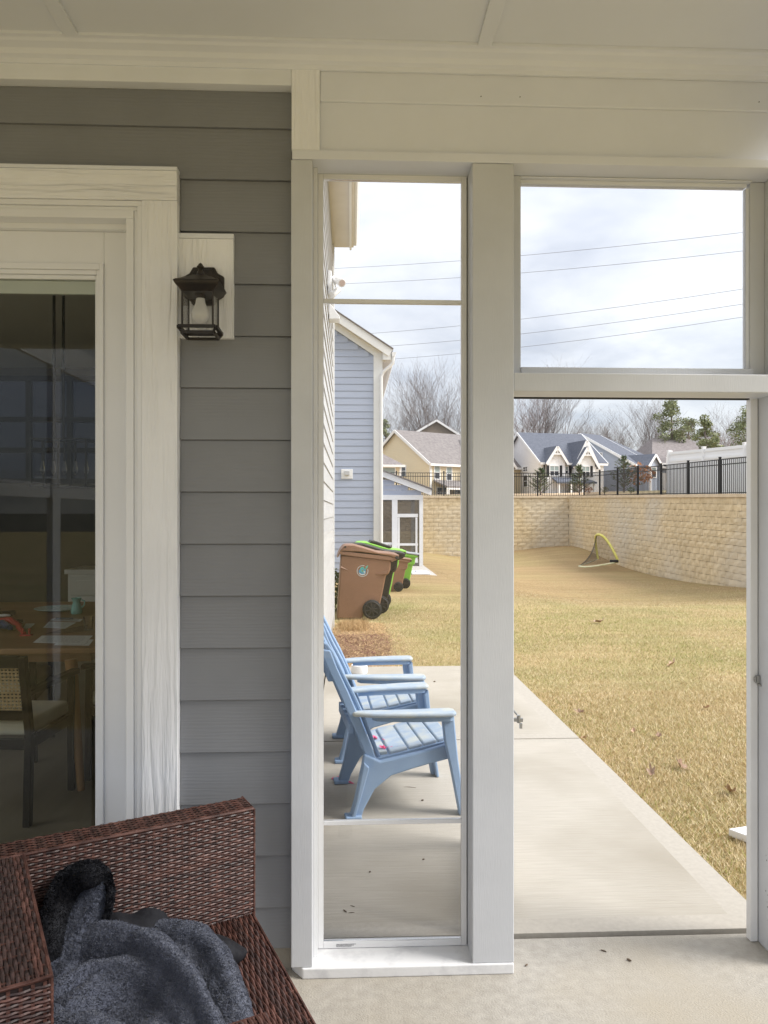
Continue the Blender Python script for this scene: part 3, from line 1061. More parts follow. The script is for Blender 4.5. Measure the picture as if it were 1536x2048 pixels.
# pine straw and dry grass over the bed
n = 16000
X = -0.25 + rng.random(n) ** .9 * (.62 + .16 * vnoise(rng.uniform(8, 11.4, n), rng.uniform(0, 1, n), .3)) * np.where(rng.random(n) < .12, 1.25, 1.0)
Y = rng.uniform(yf + .02, 11.4, n)
c = np.where((rng.random(n) < .45 + .5 * (np.abs(Y - 9.4) > .9))[:, None], np.array([0.66, 0.47, 0.26]), np.array([0.24, 0.12, 0.10])) * rng.uniform(.6, 1.25, (n, 1))
blades('pine_straw', np.stack([X, Y, np.full(n, -.045)], 1), (0.006, 0.026), (0.004, 0.009), (1.5, 6.0), c, M_tone, 'dry pine straw and brown mulch by the rubbish carts')
n = 2600
Y = rng.uniform(10.6, 11.5, n)
X = rng.uniform(-0.15, 0.22, n)
c = np.array([0.55, 0.38, 0.20]) * rng.uniform(.6, 1.2, (n, 1))
blades('dry_grass', np.stack([X, Y, lawn_z(X, Y)], 1), (0.04, 0.13), (0.004, 0.009), (0.2, 1.3), c, M_tone, 'tuft of dry ornamental grass in front of the brown cart')

# ---- concrete edging between the lots
M_conc = mat('old_concrete', (0.42, 0.39, 0.35), (0.54, 0.51, 0.47), 7, 0.8, 0.5, 50, 0.004)
e0, e1 = aD(772, 1193, 16.0), aD(924, 1197, 15.8)
es = thing('concrete_edging', 'long pale concrete edging strip in front of the farther carts', 'kerb', (e0.x, e0.y, e0.z))
MB().beam(e0 + Vector((-.4, 0, -.07)), e1 + Vector((0.25, 0, -.08)), 0.28, 0.16).build('kerb_stone', M_conc, es, bevel=0.01)
q = aD(1036, 1217, 15.0)
eb = MB().box(q.x - .35, q.x + .11, q.y - .12, q.y + .12, q.z - .1, q.z + .03).build('drain_block', M_conc, bevel=0.015)
tag(eb, 'small grey concrete block lying in the lawn right of the middle post', 'block')

# splash board at the right edge
q = aZ(1490, 1668, -0.02)
bb = MB().hexa([(q.x - .06, q.y + .05, -.05), (q.x + .10, q.y - .22, -.05), (q.x + .62, q.y - .05, -.05), (q.x + .5, q.y + .2, -.05),
                (q.x - .06, q.y + .05, -.012), (q.x + .10, q.y - .22, -.012), (q.x + .62, q.y - .05, -.012), (q.x + .5, q.y + .2, -.012)]).build('splash_board', M_sill, bevel=0.004)
tag(bb, 'white board corner lying in the grass beside the door jamb', 'board')

# ---- fallen leaves
M_leaf = mat('dry_leaf', (0.36, 0.22, 0.14), (0.52, 0.38, 0.28), 30, 0.8, rnd=0.2)
LEAVES = [(1159, 1427, 1.5, 'pinkish brown oak leaf on the grass near the slab edge'),
          (1267, 1464, 1.0, 'small dark leaf on the grass right of the slab joint'),
          (1318, 1476, 1.6, 'curled pale oak leaf on the lawn beyond the slab joint'),
          (1360, 1535, 1.9, 'large upright lobed oak leaf in the middle of the lawn'),
          (1412, 1418, 1.3, 'tiny pale leaf far right on the lawn'),
          (1460, 1587, 2.0, 'big curled brown oak leaf near the door jamb'),
          (1304, 1548, 1.6, 'reddish flat leaf left of the upright oak leaf'),
          (1200, 1245, 1.6, 'dark leaf far out on the lawn below the goal'),
          (1345, 1330, 1.0, 'small leaf on the pale middle of the lawn'),
          (1170, 1478, 1.2, 'leaf stuck at the slab edge by the joint')]
def leaf_mb(s, seed):
    r = random.Random(seed)
    out_ = []
    k = 22
    for i in range(k):
        t = 2 * math.pi * i / k
        lob = 1 + 0.42 * math.cos(5 * t) * (0.6 + .4 * math.cos(t))
        out_.append((math.cos(t) * s * lob, math.sin(t) * s * 0.55 * lob))
    mb = MB()
    vs_ = [(0, 0, 0)] + [(x, y, abs(y) * r.uniform(.5, .9) + (x / s) ** 2 * s * .35 + r.uniform(-.1, .15) * s) for x, y in out_]
    mb.add(vs_, [(0, i + 1, (i + 1) % k + 1) for i in range(k)])
    mb.tube([(-s, 0, s * .3), (-s * 1.6, 0.1 * s, s * .5)], s * .03, 4)
    return mb
for i, (px, py, s, lab) in enumerate(LEAVES):
    p = aZ(px, py, -0.045)
    p.z = float(lawn_z(np.array(p.x), np.array(p.y))) + 0.022
    o = leaf_mb(0.026 * s * (1.0 if p.y < 8 else 2.2), i).build('fallen_leaf', M_leaf, smooth=60)
    o.location = p
    o.rotation_euler = (random.uniform(-.4, .6), random.uniform(-.5, .5), random.uniform(0, 6.28))
    tag(o, lab, 'leaf', 'oak leaves fallen on the lawn')

# ================================================================ RETAINING WALL
M_block = mat('split_face_block', (0.56, 0.445, 0.27), (0.74, 0.61, 0.40), 5.0, 0.9, 0.6, 14, 0.012, rnd=0.06, c3=(0.62, 0.55, 0.43), s3=0.35, world=True)
M_cap = mat('wall_cap', (0.60, 0.49, 0.34), (0.70, 0.58, 0.42), 4, 0.9, 0.6, 20, 0.01, world=True)
rw = thing('retaining_wall', 'tall tan split-face block retaining wall turning a corner behind the lawn', 'retaining wall', (CORN.x, CORN.y, 0))
BLK, CRS = 0.457, 0.2
zt_c = 2.385                                     # top at the corner
slope = -0.017                                   # the coping falls slightly towards the camera
bdir = Vector((-1, -0.0, 0))
def block_mesh(seed, first=True):
    """one split-face block: local x along the wall, -y the outward face, 0..BLK, 0..CRS"""
    r = random.Random(seed)
    g = 0.004
    xs_ = [g, BLK * r.uniform(.3, .4), BLK * r.uniform(.6, .72), BLK - g]
    zs_ = [g, CRS * r.uniform(.4, .6), CRS - g]
    vs_, fs = [], []
    for z_ in zs_:
        for x_ in xs_:
            edge = x_ in (xs_[0], xs_[-1]) or z_ in (zs_[0], zs_[-1])
            vs_.append((x_, 0.010 + r.uniform(-.005, .005) if edge else r.uniform(-.008, .010), z_))
    for j in range(2):
        for i in range(3):
            a = j * 4 + i
            fs.append((a, a + 1, a + 5, a + 4))
    o = len(vs_)
    ring = [0, 1, 2, 3, 7, 11, 10, 9, 8, 4]
    for k_ in ring:
        v = vs_[k_]
        vs_.append((v[0], 0.13, v[2]))
    for k_ in range(len(ring)):
        k2 = (k_ + 1) % len(ring)
        fs.append((ring[k2], ring[k_], o + k_, o + k2))
    return vs_, fs
VARS = [block_mesh(s) for s in range(7)]
VME = []
for i, (v_, f_) in enumerate(VARS):
    me = bpy.data.meshes.new('block_%d' % i)
    me.from_pydata(v_, [], f_)
    me.materials.append(M_block)
    VME.append(me)
spots_ = []
def wall_run(origin, d, length, sl, px_lo, px_hi):
    ncr = 17
    nb = int(length / BLK) + 1
    for c_ in range(ncr):
        offx = (c_ % 2) * BLK / 2
        for b_ in range(-1, nb):
            s0 = b_ * BLK + offx
            if s0 < -0.02 and s0 + BLK < .1:
                continue
            p = origin + d * s0
            z_ = zt_c + sl * s0 - 0.1 - (c_ + 1) * CRS
            mid = p + d * BLK / 2
            gz_ = float(lawn_z(np.array(mid.x), np.array(mid.y)))
            if z_ + CRS < gz_ + .0:
                continue
            rel = mid - EYE
            dep = rel.dot(FWD)
            if dep < 2:
                continue
            pxm = 768 + FPX * rel.dot(RGT) / dep
            vis = (836 < pxm < 926) or (1024 < pxm < 1502)
            spots_.append((dep if vis else 1000 + dep, p, d, z_, sl))
wall_run(CORN, wdir, 24.0, slope, 0, 0)
nback = 44
bo_ = CORN - Vector((nback * BLK, 0, 0))
wall_run(bo_, Vector((1, 0, 0)), nback * BLK - .02, 0.0, 0, 0)
spots_.sort(key=lambda q: q[0])
rest = MB()
for i, (dep, p, d, z_, sl) in enumerate(spots_):
    ang = math.atan2(d.y, d.x)
    # outward face must look at the lawn: for the back run -y already does, for the right run (heading to the camera) flip
    M = Matrix.Translation((p.x - CORN.x, p.y - CORN.y, z_)) @ Matrix.Rotation(ang, 4, 'Z')
    if d.y < -0.5:
        M = M @ Matrix(((1, 0, 0, 0), (0, 1, 0, 0), (0, 0, 1, 0), (0, 0, 0, 1)))
    if i < 300:
        o = bpy.data.objects.new('block', VME[(i * 5 + 3) % 7])
        COL.objects.link(o)
        o.parent = rw
        o.matrix_local = M
        o.location.x += random.uniform(-.004, .004)
    else:
        v_, f_ = VARS[random.randrange(7)]
        M2 = Matrix.Translation((CORN.x, CORN.y, 0)) @ M
        rest.add([M2 @ Vector(q) for q in v_], f_)
rest.build('block_courses', M_block, rw, kind='stuff')
# solid core behind the facing, coping on top
rn = Vector((wdir.y, -wdir.x, 0))
if rn.x < 0:
    rn = -rn
core = MB()
def slab_along(mb, p, d, n_, length, t0, t1, z0, z1, sl):
    a, b = p, p + d * length
    pts = [a + n_ * t0, b + n_ * t0, b + n_ * t1, a + n_ * t1]
    zz = [0, sl * length, sl * length, 0]
    mb.hexa([(*q.xy, z0) for q in pts] + [(*q.xy, z1 + e) for q, e in zip(pts, zz)])
slab_along(core, CORN, wdir, rn, 24, 0.12, 0.5, -1.6, zt_c - .1, slope)
slab_along(core, CORN + Vector((.5, 0, 0)), Vector((-1, 0, 0)), Vector((0, 1, 0)), 80, 0.12, 0.5, -1.6, zt_c - .1, 0)
core.build('core', M_block, rw)
cap = MB()
for k_ in range(52):
    s0 = k_ * BLK + (0.0 if k_ else -0.0)
    p = CORN + wdir * (s0 + .004)
    q0, q1 = zt_c + slope * s0, 0
    a, b = p, p + wdir * (BLK - .008)
    pts = [a - rn * .035, b - rn * .035, b + rn * .3, a + rn * .3]
    dz = random.uniform(-.004, .004)
    cap.hexa([(*q.xy, q0 - .098) for q in pts] + [(*q.xy, q0 + dz) for q in pts])
for k_ in range(60):
    x1 = CORN.x - .0 - k_ * BLK
    cap.box(x1 - BLK + .008, x1 - (.04 if k_ == 0 else 0), CORN.y - .035, CORN.y + .3, zt_c - .098, zt_c + random.uniform(-.004, .004))
cap.build('coping', M_cap, rw, kind='stuff')

# ================================================================ HILLSIDE beyond the wall
M_hill = mat('dry_hillside', (0.42, 0.29, 0.17), (0.56, 0.42, 0.27), 1.2, 0.95, 0.5, 12, 0.03, world=True, c3=(0.26, 0.22, 0.10), s3=0.12)
path = []
for k_ in range(9):
    path.append((Vector((CORN.x - 120 + k_ * (120 - 0.6) / 8.0, CORN.y + .28, 0)), Vector((-.15 if k_ < 3 else 0, 1, 0)), zt_c))
path.append((CORN + Vector((.28, .28, 0)), Vector((.45, 1, 0)), zt_c))
for k_ in range(1, 7):
    s0 = k_ * 4.0
    path.append((CORN + wdir * s0 + rn * .28, Vector((1, .85 - .12 * k_, 0)).normalized(), zt_c + slope * s0))
path.append((CORN + wdir * 60 + rn * .28, Vector((1, -.3, 0)).normalized(), zt_c - .4))
dist = [0, .6, 1.5, 3, 6, 12, 20, 32, 48, 70, 110, 200, 500]
V, Fc = [], []
for (p, n_, zt_) in path:
    for dq in dist:
        q = p + n_ * dq
        rise = 0.024 * min(dq, 110) + (0.30 * float(sst(2, 14, np.array(dq))) * max(0, min(1, (q.x - 9) / 6)))
        V.append((q.x, q.y, zt_ - .03 + rise))
nd = len(dist)
for i in range(len(path) - 1):
    for j in range(nd - 1):
        Fc.append((i * nd + j, (i + 1) * nd + j, (i + 1) * nd + j + 1, i * nd + j + 1))
me = bpy.data.meshes.new('hillside')
me.from_pydata(V, [], Fc)
me.polygons.foreach_set('use_smooth', [True] * len(Fc))
me.materials.append(M_hill)
o = bpy.data.objects.new('hillside', me)
COL.objects.link(o)
tag(o, 'bare tan slope above the retaining wall', kind='structure')
def hill_z(p):
    """rough height above the wall at a point"""
    return zt_c + 0.024 * max(0, min(110, p.y - CORN.y))

# ---- black metal fence on the wall
M_iron = mat('black_fence', (0.012, 0.012, 0.013), rough=0.45)
fe = thing('metal_fence', 'black metal picket fence standing on top of the retaining wall', 'fence', (FA.x, FA.y, 2.3))
def fence_run(a, b, n, za, zb, skip_last):
    d = (b - a)
    L = Vector((d.x, d.y, 0)).length
    d = Vector((d.x, d.y, 0)).normalized()
    pk = MB()
    for i in range(n + 1):
        t = i / n
        z0 = za + (zb - za) * t
        p = a + (b - a) * t
        if not (skip_last and i == n):
            m1 = MB().box(p.x - .033, p.x + .033, p.y - .033, p.y + .033, z0 - .05, z0 + 1.27)
            m1.box(p.x - .038, p.x + .038, p.y - .038, p.y + .038, z0 + 1.271, z0 + 1.295)
            m1.build('fence_post', M_iron, fe)
        if i < n:
            q = a + (b - a) * ((i + 1) / n)
            z1 = za + (zb - za) * ((i + 1) / n)
            for hz in (.09, 1.03, 1.2):
                MB().beam((p.x, p.y, z0 + hz), (q.x, q.y, z1 + hz), 0.03, 0.032).build('fence_rail', M_iron, fe)
            m_ = int(L / n / .115)
            for k_ in range(1, m_):
                u = k_ / m_
                x_, y_, z_ = p.x + (q.x - p.x) * u, p.y + (q.y - p.y) * u, z0 + (z1 - z0) * u
                pk.box(x_ - .010, x_ + .010, y_ - .010, y_ + .010, z_ + .03, z_ + 1.21)
    pk.build('pickets', M_iron, fe, kind='stuff')
FZ = 2.37
fence_run(FA, FA + (FB - FA) * (8.0 / 6.0), 8, FZ, FZ - .30, False)
fl_ = aD(1083, 990, 38.6)
sp_ = (FA.x - fl_.x)
fence_run(Vector((FA.x - 18 * 2.4, CORN.y + .75, 0)), Vector((FA.x, FA.y, 0)), 18, FZ, FZ, True)
# ================================================================ OWN HOUSE: rear wall running away from the porch
M_trim = mat('house_trim', (0.76, 0.76, 0.75), (0.81, 0.81, 0.80), 3, 0.5, 0.1, 60, 0.001)
M_soff = mat('soffit', (0.66, 0.62, 0.56), (0.72, 0.68, 0.62), 3, 0.6)
hw_ = thing('house_wing', 'grey sided house wall seen edge-on through the narrow window, with soffit and gutter', 'house wall', (-0.26, 7, 0))
HX = -0.262
HY1 = 11.2
z = 0.09
while z < 5.4:
    zt_ = min(z + EXP - .001, 5.45)
    p = [(HX + .006, z), (HX - .006, zt_), (HX - .03, zt_), (HX - .03, z)]
    MB().prism(p, 'y', 2.95, HY1 - .1).build('plank', M_siding_y, hw_)
    z += EXP
MB().box(HX - .30, HX - .031, 2.87, HY1 - .02, -.2, 6.0).build('sheathing', M_dark, hw_)
MB().box(HX - .12, HX + .022, HY1 - .1, HY1 + .02, -.1, 5.45).build('corner_board', M_trim, hw_)
MB().box(HX - .03, HX + .004, 2.95, HY1 - .1, -.15, .089).build('foundation_strip', M_found, hw_)
MB().box(HX - .2, HX + .30, 3.1, HY1 + .05, 5.46, 5.48).build('soffit', M_soff, hw_)
MB().box(HX + .24, HX + .27, 3.1, HY1 + .05, 5.42, 5.62).build('fascia', M_trim, hw_)
MB().prism([(HX + .272, 5.60), (HX + .272, 5.49), (HX + .34, 5.49), (HX + .375, 5.60)], 'y', 3.1, HY1 + .06).build('gutter', M_trim, hw_)
MB().prism([(HX - 3, 7.4), (HX + .37, 5.66), (HX + .37, 5.62), (HX - 3, 7.3)], 'y', 3.0, HY1 + .1).build('roof', mat('own_shingle', (.05, .05, .055), (.09, .09, .095), 20, .9), hw_)

# security camera with two heads
M_plast = mat('white_plastic', (0.80, 0.80, 0.80), rough=0.35)
M_lens = mat('smoked_lens', (0.55, 0.44, 0.40), rough=0.2)
sc_ = thing('security_camera', 'white security floodlight camera mounted high on the house wall', 'camera', (HX, 8.4, 4.1))
def sc(px, py, Y=8.5): return aY(px, py, Y)
b0 = sc(660, 572)
MB().box(HX + .008, HX + .05, 8.40, 8.56, sc(660, 593).z, sc(660, 546).z).build('mount_plate', M_plast, sc_, bevel=0.01)
h1, h2 = sc(668, 556, 8.55), sc(684, 566, 8.28)
MB().tube([h1, h2], [.030, .046], 16).build('camera_head', M_plast, sc_, bevel=.006, smooth=40)
fd = (h2 - h1).normalized()
MB().tube([h2 + fd * .0005, h2 + fd * .004], .033, 16).build('lens', M_lens, sc_, smooth=40)
h3, h4 = sc(679, 578, 8.45), sc(663, 590, 8.35)
MB().tube([h3, h4], [.028, .040], 14).build('lamp_head', M_plast, sc_, bevel=.005, smooth=40)
MB().tube([sc(660, 560, 8.5), sc(670, 566, 8.5), sc(674, 580, 8.45)], .012, 8).build('bracket', M_plast, sc_, smooth=60)
# vent hood below it
v0 = aY(663, 641, 9.0)
vh = MB().prism([(HX + .008, v0.z), (HX + .13, v0.z), (HX + .13, v0.z + .03), (HX + .008, v0.z + .20)], 'y', 8.92, 9.12)
ho = vh.build('vent_hood', M_plast, bevel=0.006)
tag(ho, 'white wedge shaped vent hood on the house wall below the security camera', 'vent')

# leafy shrub at the house corner
M_leafg = mat('shrub_leaf', (0.055, 0.085, 0.025), (0.13, 0.17, 0.06), 6, 0.6, rnd=0)
def leaf_cloud(mb, center, rxyz, n, size, r):
    for _ in range(n):
        while True:
            q = [r.uniform(-1, 1) for _ in range(3)]
            if sum(a * a for a in q) <= 1:
                break
        p = Vector((center[0] + q[0] * rxyz[0], center[1] + q[1] * rxyz[1], center[2] + q[2] * rxyz[2]))
        u = Vector((r.gauss(0, 1), r.gauss(0, 1), r.gauss(0, .7))).normalized()
        v_ = u.cross(Vector((r.gauss(0, 1), r.gauss(0, 1), r.gauss(0, 1)))).normalized()
        s = size * r.uniform(.6, 1.3)
        mb.add([p - u * s, p + v_ * s * .45, p + u * s, p - v_ * s * .45], [(0, 1, 2, 3)])
sh_p = aD(672, 1160, 13.2)
shb = thing('shrub', 'small leafy green shrub between the house corner and the carts', 'shrub', (sh_p.x, sh_p.y, -.1))
mb = MB()
leaf_cloud(mb, (sh_p.x - .08, sh_p.y, 0.25), (.24, .3, .42), 700, .04, random.Random(4))
mb.build('foliage', M_leafg, shb)
mb = MB()
for k_ in range(6):
    mb.tube([(sh_p.x - .08, sh_p.y, -.12), (sh_p.x - .08 + random.uniform(-.15, .15), sh_p.y + random.uniform(-.2, .2), .5)], .008, 5)
mb.build('stem', mat('twig', (.10, .07, .05), rough=.9), shb)

# ================================================================ BLUE NEIGHBOUR HOUSE
M_blue = mat('blue_siding', (0.37, 0.415, 0.52), (0.41, 0.455, 0.56), 2.5, 0.6, 0.15, 50, 0.001, stretch=(.3, 1, 3), rnd=0.025)
M_shing = mat('grey_shingle', (0.13, 0.115, 0.11), (0.23, 0.205, 0.195), 14, 0.95, 0.6, 30, 0.02)
nb = thing('blue_house', 'tall blue lap-sided house with white trim, gutter and a screened back porch', 'house', (0.5, 20, -.45))
YN = 20.0
cxN = aY(747, 900, YN).x           # right edge of siding
tx = aY(765, 900, YN).x            # outer edge of corner trim
ev = aY(785, 712, YN)              # eave tip
rt = aY(668, 634, YN)              # rake at house corner line
slp = (rt.z - ev.z) / (rt.x - ev.x)
def rake(x): return ev.z + slp * (x - ev.x)
XLn = cxN - 7.0
pk_ = XLn + 1.5
z = -.42
while z < rake(cxN - 5) - .1:
    zt_ = z + .178 - .004
    # clip the plank by the rake: right end moves left as the gable narrows
    xr = cxN if rake(cxN) - .26 > zt_ else ev.x + (zt_ + .26 - ev.z) / slp
    xl_ = cxN - 4.6
    if xr - xl_ < .3:
        break
    MB().prism([(YN - .014, z), (YN - .003, zt_), (YN + .02, zt_), (YN + .02, z)], 'x', xl_, xr).build('plank', M_blue, nb)
    z += .178
MB().box(cxN - 4.6, tx - .01, YN + .021, YN + 8.4, -.5, 5.2).build('wall', M_blue, nb)
MB().prism([(cxN - 4.6, 5.0), (cxN, 5.0), (cxN, rake(cxN) - .2), (cxN - 4.6, rake(cxN - 4.6) - .2)], 'y', YN + .0215, YN + 8.4).build('gable_wall', M_blue, nb)
MB().box(cxN + .001, tx, YN - .03, YN + .1, -.45, rake(cxN) - .24).build('corner_board', M_trim, nb)
ra, rb = Vector((cxN - 4.6, YN - .12, rake(cxN - 4.6))), Vector((ev.x - .06, YN - .12, rake(ev.x - .06)))
up_ = Vector((-slp, 0, 1)).normalized()
def rk(o1, o2, y0, y1, name, m):
    a0, a1 = ra + up_ * o1, rb + up_ * o1
    c0, c1 = ra + up_ * o2, rb + up_ * o2
    MB().hexa([(a0.x, y0, a0.z), (a1.x, y0, a1.z), (a1.x, y1, a1.z), (a0.x, y1, a0.z), (c0.x, y0, c0.z), (c1.x, y0, c1.z), (c1.x, y1, c1.z), (c0.x, y1, c0.z)]).build(name, m, nb)
rk(-.10, .10, YN - .22, YN - .18, 'rake_board', M_trim)
rk(-.26, -.101, YN - .04, YN - .0145, 'frieze_board', M_trim)
rk(-.10, -.085, YN - .179, YN - .0, 'soffit', M_soff)
rk(.101, .135, YN - .24, YN + 8.6, 'roof', M_shing)
# boxed eave on the right with gutter and downspout
MB().prism([(tx + .0, ev.z - .13), (ev.x - .05, ev.z - .13), (ev.x - .05, ev.z + .04), (tx, ev.z + .04 - slp * .0 + .1)], 'y', YN - .18, YN - .13).build('eave_return', M_trim, nb)
MB().box(tx + .001, ev.x - .055, YN - .12, YN + 8.4, ev.z - .13, ev.z - .11).build('soffit', M_soff, nb)
MB().box(ev.x - .0545, ev.x - .03, YN - .12, YN + 8.4, ev.z - .13, ev.z + .06).build('fascia', M_trim, nb)
MB().prism([(ev.x - .028, ev.z + .06), (ev.x - .028, ev.z - .05), (ev.x + .05, ev.z - .05), (ev.x + .09, ev.z + .06)], 'y', YN - .2, YN + 8.4).build('gutter', M_trim, nb)
dsx = aY(760, 800, YN).x + .03
MB().tube([(ev.x + .02, YN - .15, ev.z - .05), (ev.x + .0, YN - .15, ev.z - .22), (dsx + .06, YN - .08, ev.z - .42), (dsx, YN - .08, ev.z - .55), (dsx, YN - .08, -.4)], .042, 8).build('downspout', M_trim, nb, smooth=50)
v = aY(694, 948, YN)
vb = thing('tmp') if False else None
MB().box(v.x - .15, v.x + .15, YN - .035, YN - .0145, v.z - .125, v.z + .125).build('vent_plate', M_trim, nb, bevel=.008)
MB().box(v.x - .065, v.x + .065, YN - .085, YN - .036, v.z - .03, v.z + .075).build('vent_flap', mat('vent_grey', (.5, .5, .5), rough=.5), nb, bevel=.006)
# screened back porch
YP = 27.0
pl, prx = tx - .4, aY(846, 1000, YP).x
slab_z = -.30
hz_ = aY(800, 990, YP).z
et = aY(862, 982, YP)              # eave tip (low end)
ht = aY(762, 944, YP)              # high end against the house
ps = (ht.z - et.z) / (ht.x - et.x)
def prz(x): return et.z + ps * (x - et.x)
for k_ in range(7):
    z0_ = hz_ + k_ * .178
    z1_ = z0_ + .172
    xr = min(prx - .06, et.x + (z1_ + .1 - et.z) / ps)
    if xr - pl < .2:
        break
    MB().prism([(YP - .014, z0_), (YP - .003, z1_), (YP + .03, z1_), (YP + .03, z0_)], 'x', pl, xr).build('porch_plank', M_blue, nb)
MB().hexa([(pl, YP - .16, prz(pl) - .16), (et.x, YP - .16, et.z - .16), (et.x, YP - .10, et.z - .16), (pl, YP - .10, prz(pl) - .16),
           (pl, YP - .16, prz(pl) + .04), (et.x, YP - .16, et.z + .04), (et.x, YP - .10, et.z + .04), (pl, YP - .10, prz(pl) + .04)]).build('porch_rake', M_trim, nb)
MB().hexa([(pl, YP - .22, prz(pl) + .041), (et.x + .05, YP - .22, et.z + .041), (et.x + .05, YP + 4, et.z + .041), (pl, YP + 4, prz(pl) + .041),
           (pl, YP - .22, prz(pl) + .08), (et.x + .05, YP - .22, et.z + .08), (et.x + .05, YP + 4, et.z + .08), (pl, YP + 4, prz(pl) + .08)]).build('porch_roof', M_shing, nb)
MB().box(pl, prx, YP - .03, YP + .1, hz_ - .17, hz_ - .001).build('porch_header', M_trim, nb)
def pp(px): return aY(px, 1000, YP).x
MB().box(prx - .13, prx, YP - .02, YP + .1, slab_z, hz_ - .171).build('porch_post', M_trim, nb)
MB().box(pp(784), pp(795), YP - .02, YP + .1, slab_z, hz_ - .171).build('porch_post', M_trim, nb)
def prl(px0_, px1_, y_, h=.08):
    zz = aY(800, y_, YP).z
    MB().box(pp(px0_), pp(px1_), YP + .0, YP + .06, zz - h / 2, zz + h / 2).build('porch_rail', M_trim, nb)
prl(795.2, 836, 1031, .12)
prl(795.2, 836, 1089, .08)
prl(762, 783.8, 1087, .08)
prl(795.2, 836, 1122, .12)
for px in (797.5, 833):
    MB().box(pp(px) - .035, pp(px) + .035, YP + .001, YP + .05, slab_z + .15, aY(800, 1035, YP).z).build('door_stile', M_trim, nb)
MSC = screen_mat('porch_screen', (0.075, 0.065, 0.055), 0.60)
MB().box(pl, pp(783.8), YP + .062, YP + .066, slab_z, hz_ - .172).build('screen', MSC, nb)
MB().box(pp(795.2), prx - .131, YP + .062, YP + .066, slab_z, hz_ - .172).build('screen', MSC, nb)
for k_ in range(6):
    MB().box(pp(766 + k_ * 3), pp(767.2 + k_ * 3), YP + .02, YP + .04, slab_z + .1, aY(800, 1089, YP).z).build('baluster', M_trim, nb)
# far posts of that porch, its slab, and the pad
MB().box(prx - .13, prx, YP + 3.6, YP + 3.75, slab_z, hz_).build('porch_post', M_trim, nb)
MB().box(pl, prx, YP + 3.6, YP + 3.7, hz_ - .17, hz_).build('porch_header', M_trim, nb)
np_ = MB().box(tx - .2, prx + .05, YP - 5.3, YP + 4, slab_z - .3, slab_z - .002).build('neighbor_patio', M_conc)
tag(np_, 'pale concrete pad at the foot of the blue house porch', kind='structure')
fz = aY(838, 1145, 24.0)
fo = MB().box(fz.x - .28, fz.x + .28, 23.2, 24.3, slab_z, slab_z + .05)
fo.box(fz.x - .12, fz.x + .12, 23.5, 24.0, slab_z + .0505, slab_z + .085)
fo = fo.build('floor_mat', M_plast, bevel=.01)
tag(fo, 'small white pad lying on the neighbouring concrete slab', 'mat')

# ================================================================ WHITE VINYL FENCE on the hill
M_vinyl = mat('white_vinyl', (0.86, 0.86, 0.87), (0.89, 0.89, 0.89), 2, 0.4)
va, vb_ = aD(1338, 905, 33.0), aD(1490, 890, 27.8)
vf = thing('vinyl_fence', 'tall solid white vinyl privacy fence behind the black fence', 'fence', (va.x, va.y, 2.3))
def vrun(a, b, za, zb, n, zbot):
    for i in range(n + 1):
        t = i / n
        p = a + (b - a) * t
        zt_ = za + (zb - za) * t
        MB().box(p.x - .065, p.x + .065, p.y - .065, p.y + .065, zbot, zt_ + .06).box(p.x - .075, p.x + .075, p.y - .075, p.y + .075, zt_ + .0605, zt_ + .10).build('fence_post', M_vinyl, vf)
        if i < n:
            q = a + (b - a) * ((i + 1) / n)
            zq = za + (zb - za) * ((i + 1) / n)
            for up_z, hh in ((-.05, .12), (-.36, .1)):
                MB().beam((p.x, p.y, zt_ + up_z), (q.x, q.y, zq + up_z), .05, hh).build('fence_rail', M_vinyl, vf)
            MB().hexa([(p.x, p.y - .02, zbot), (q.x, q.y - .02, zbot), (q.x, q.y + .02, zbot), (p.x, p.y + .02, zbot),
                       (p.x, p.y - .02, zt_ - .02), (q.x, q.y - .02, zq - .02), (q.x, q.y + .02, zq - .02), (p.x, p.y + .02, zt_ - .02)]).build('fence_panel', M_vinyl, vf)
dv = (vb_ - va)
vrun(va, va + dv * 2.0, va.z, va.z + (vb_.z - va.z) * 2, 4, 2.1)
vrun(va + Vector((.1, .1, 0)), va + Vector((3.5, 8.5, 0)), va.z - .02, va.z + .35, 3, 2.1)
# ================================================================ HOUSES ON THE HILL
def lap(name, c, period=0.2, vert=False):
    m = bpy.data.materials.new(name)
    m.use_nodes = True
    t = m.node_tree
    b = t.nodes['Principled BSDF']
    b.inputs['Base Color'].default_value = rgba(c)
    b.inputs['Roughness'].default_value = 0.6
    g = N(t, 'ShaderNodeTexCoord')
    wv = N(t, 'ShaderNodeTexWave', wave_type='BANDS', bands_direction='X' if vert else 'Z', wave_profile='SAW')
    wv.inputs['Scale'].default_value = 0.314 / period
    t.links.new(g.outputs['Object'], wv.inputs['Vector'])
    bp = N(t, 'ShaderNodeBump')
    bp.inputs['Strength'].default_value = 0.8
    bp.inputs['Distance'].default_value = 0.03
    t.links.new(wv.outputs['Fac'], bp.inputs['Height'])
    t.links.new(bp.outputs[0], b.inputs['Normal'])
    return m
M_cream = lap('cream_siding', (0.70, 0.61, 0.43))
M_whitew = lap('white_siding', (0.84, 0.84, 0.84))
M_batt = lap('white_board_batten', (0.84, 0.84, 0.84), .4, True)
M_bluew = lap('blue_grey_siding', (0.36, 0.41, 0.50))
M_roofd = mat('charcoal_roof', (0.095, 0.105, 0.13), (0.135, 0.145, 0.175), 4, 0.9, 0.4, 12, .03)
M_roofb = mat('brown_grey_roof', (0.17, 0.15, 0.145), (0.25, 0.225, 0.21), 3, 0.9, 0.4, 12, .03)
M_roofg = mat('grey_brown_roof', (0.19, 0.165, 0.16), (0.27, 0.24, 0.23), 3, 0.9, 0.4, 12, .03)
M_pane = mat('far_pane', (0.03, 0.035, 0.045), rough=0.12, spec=0.6)
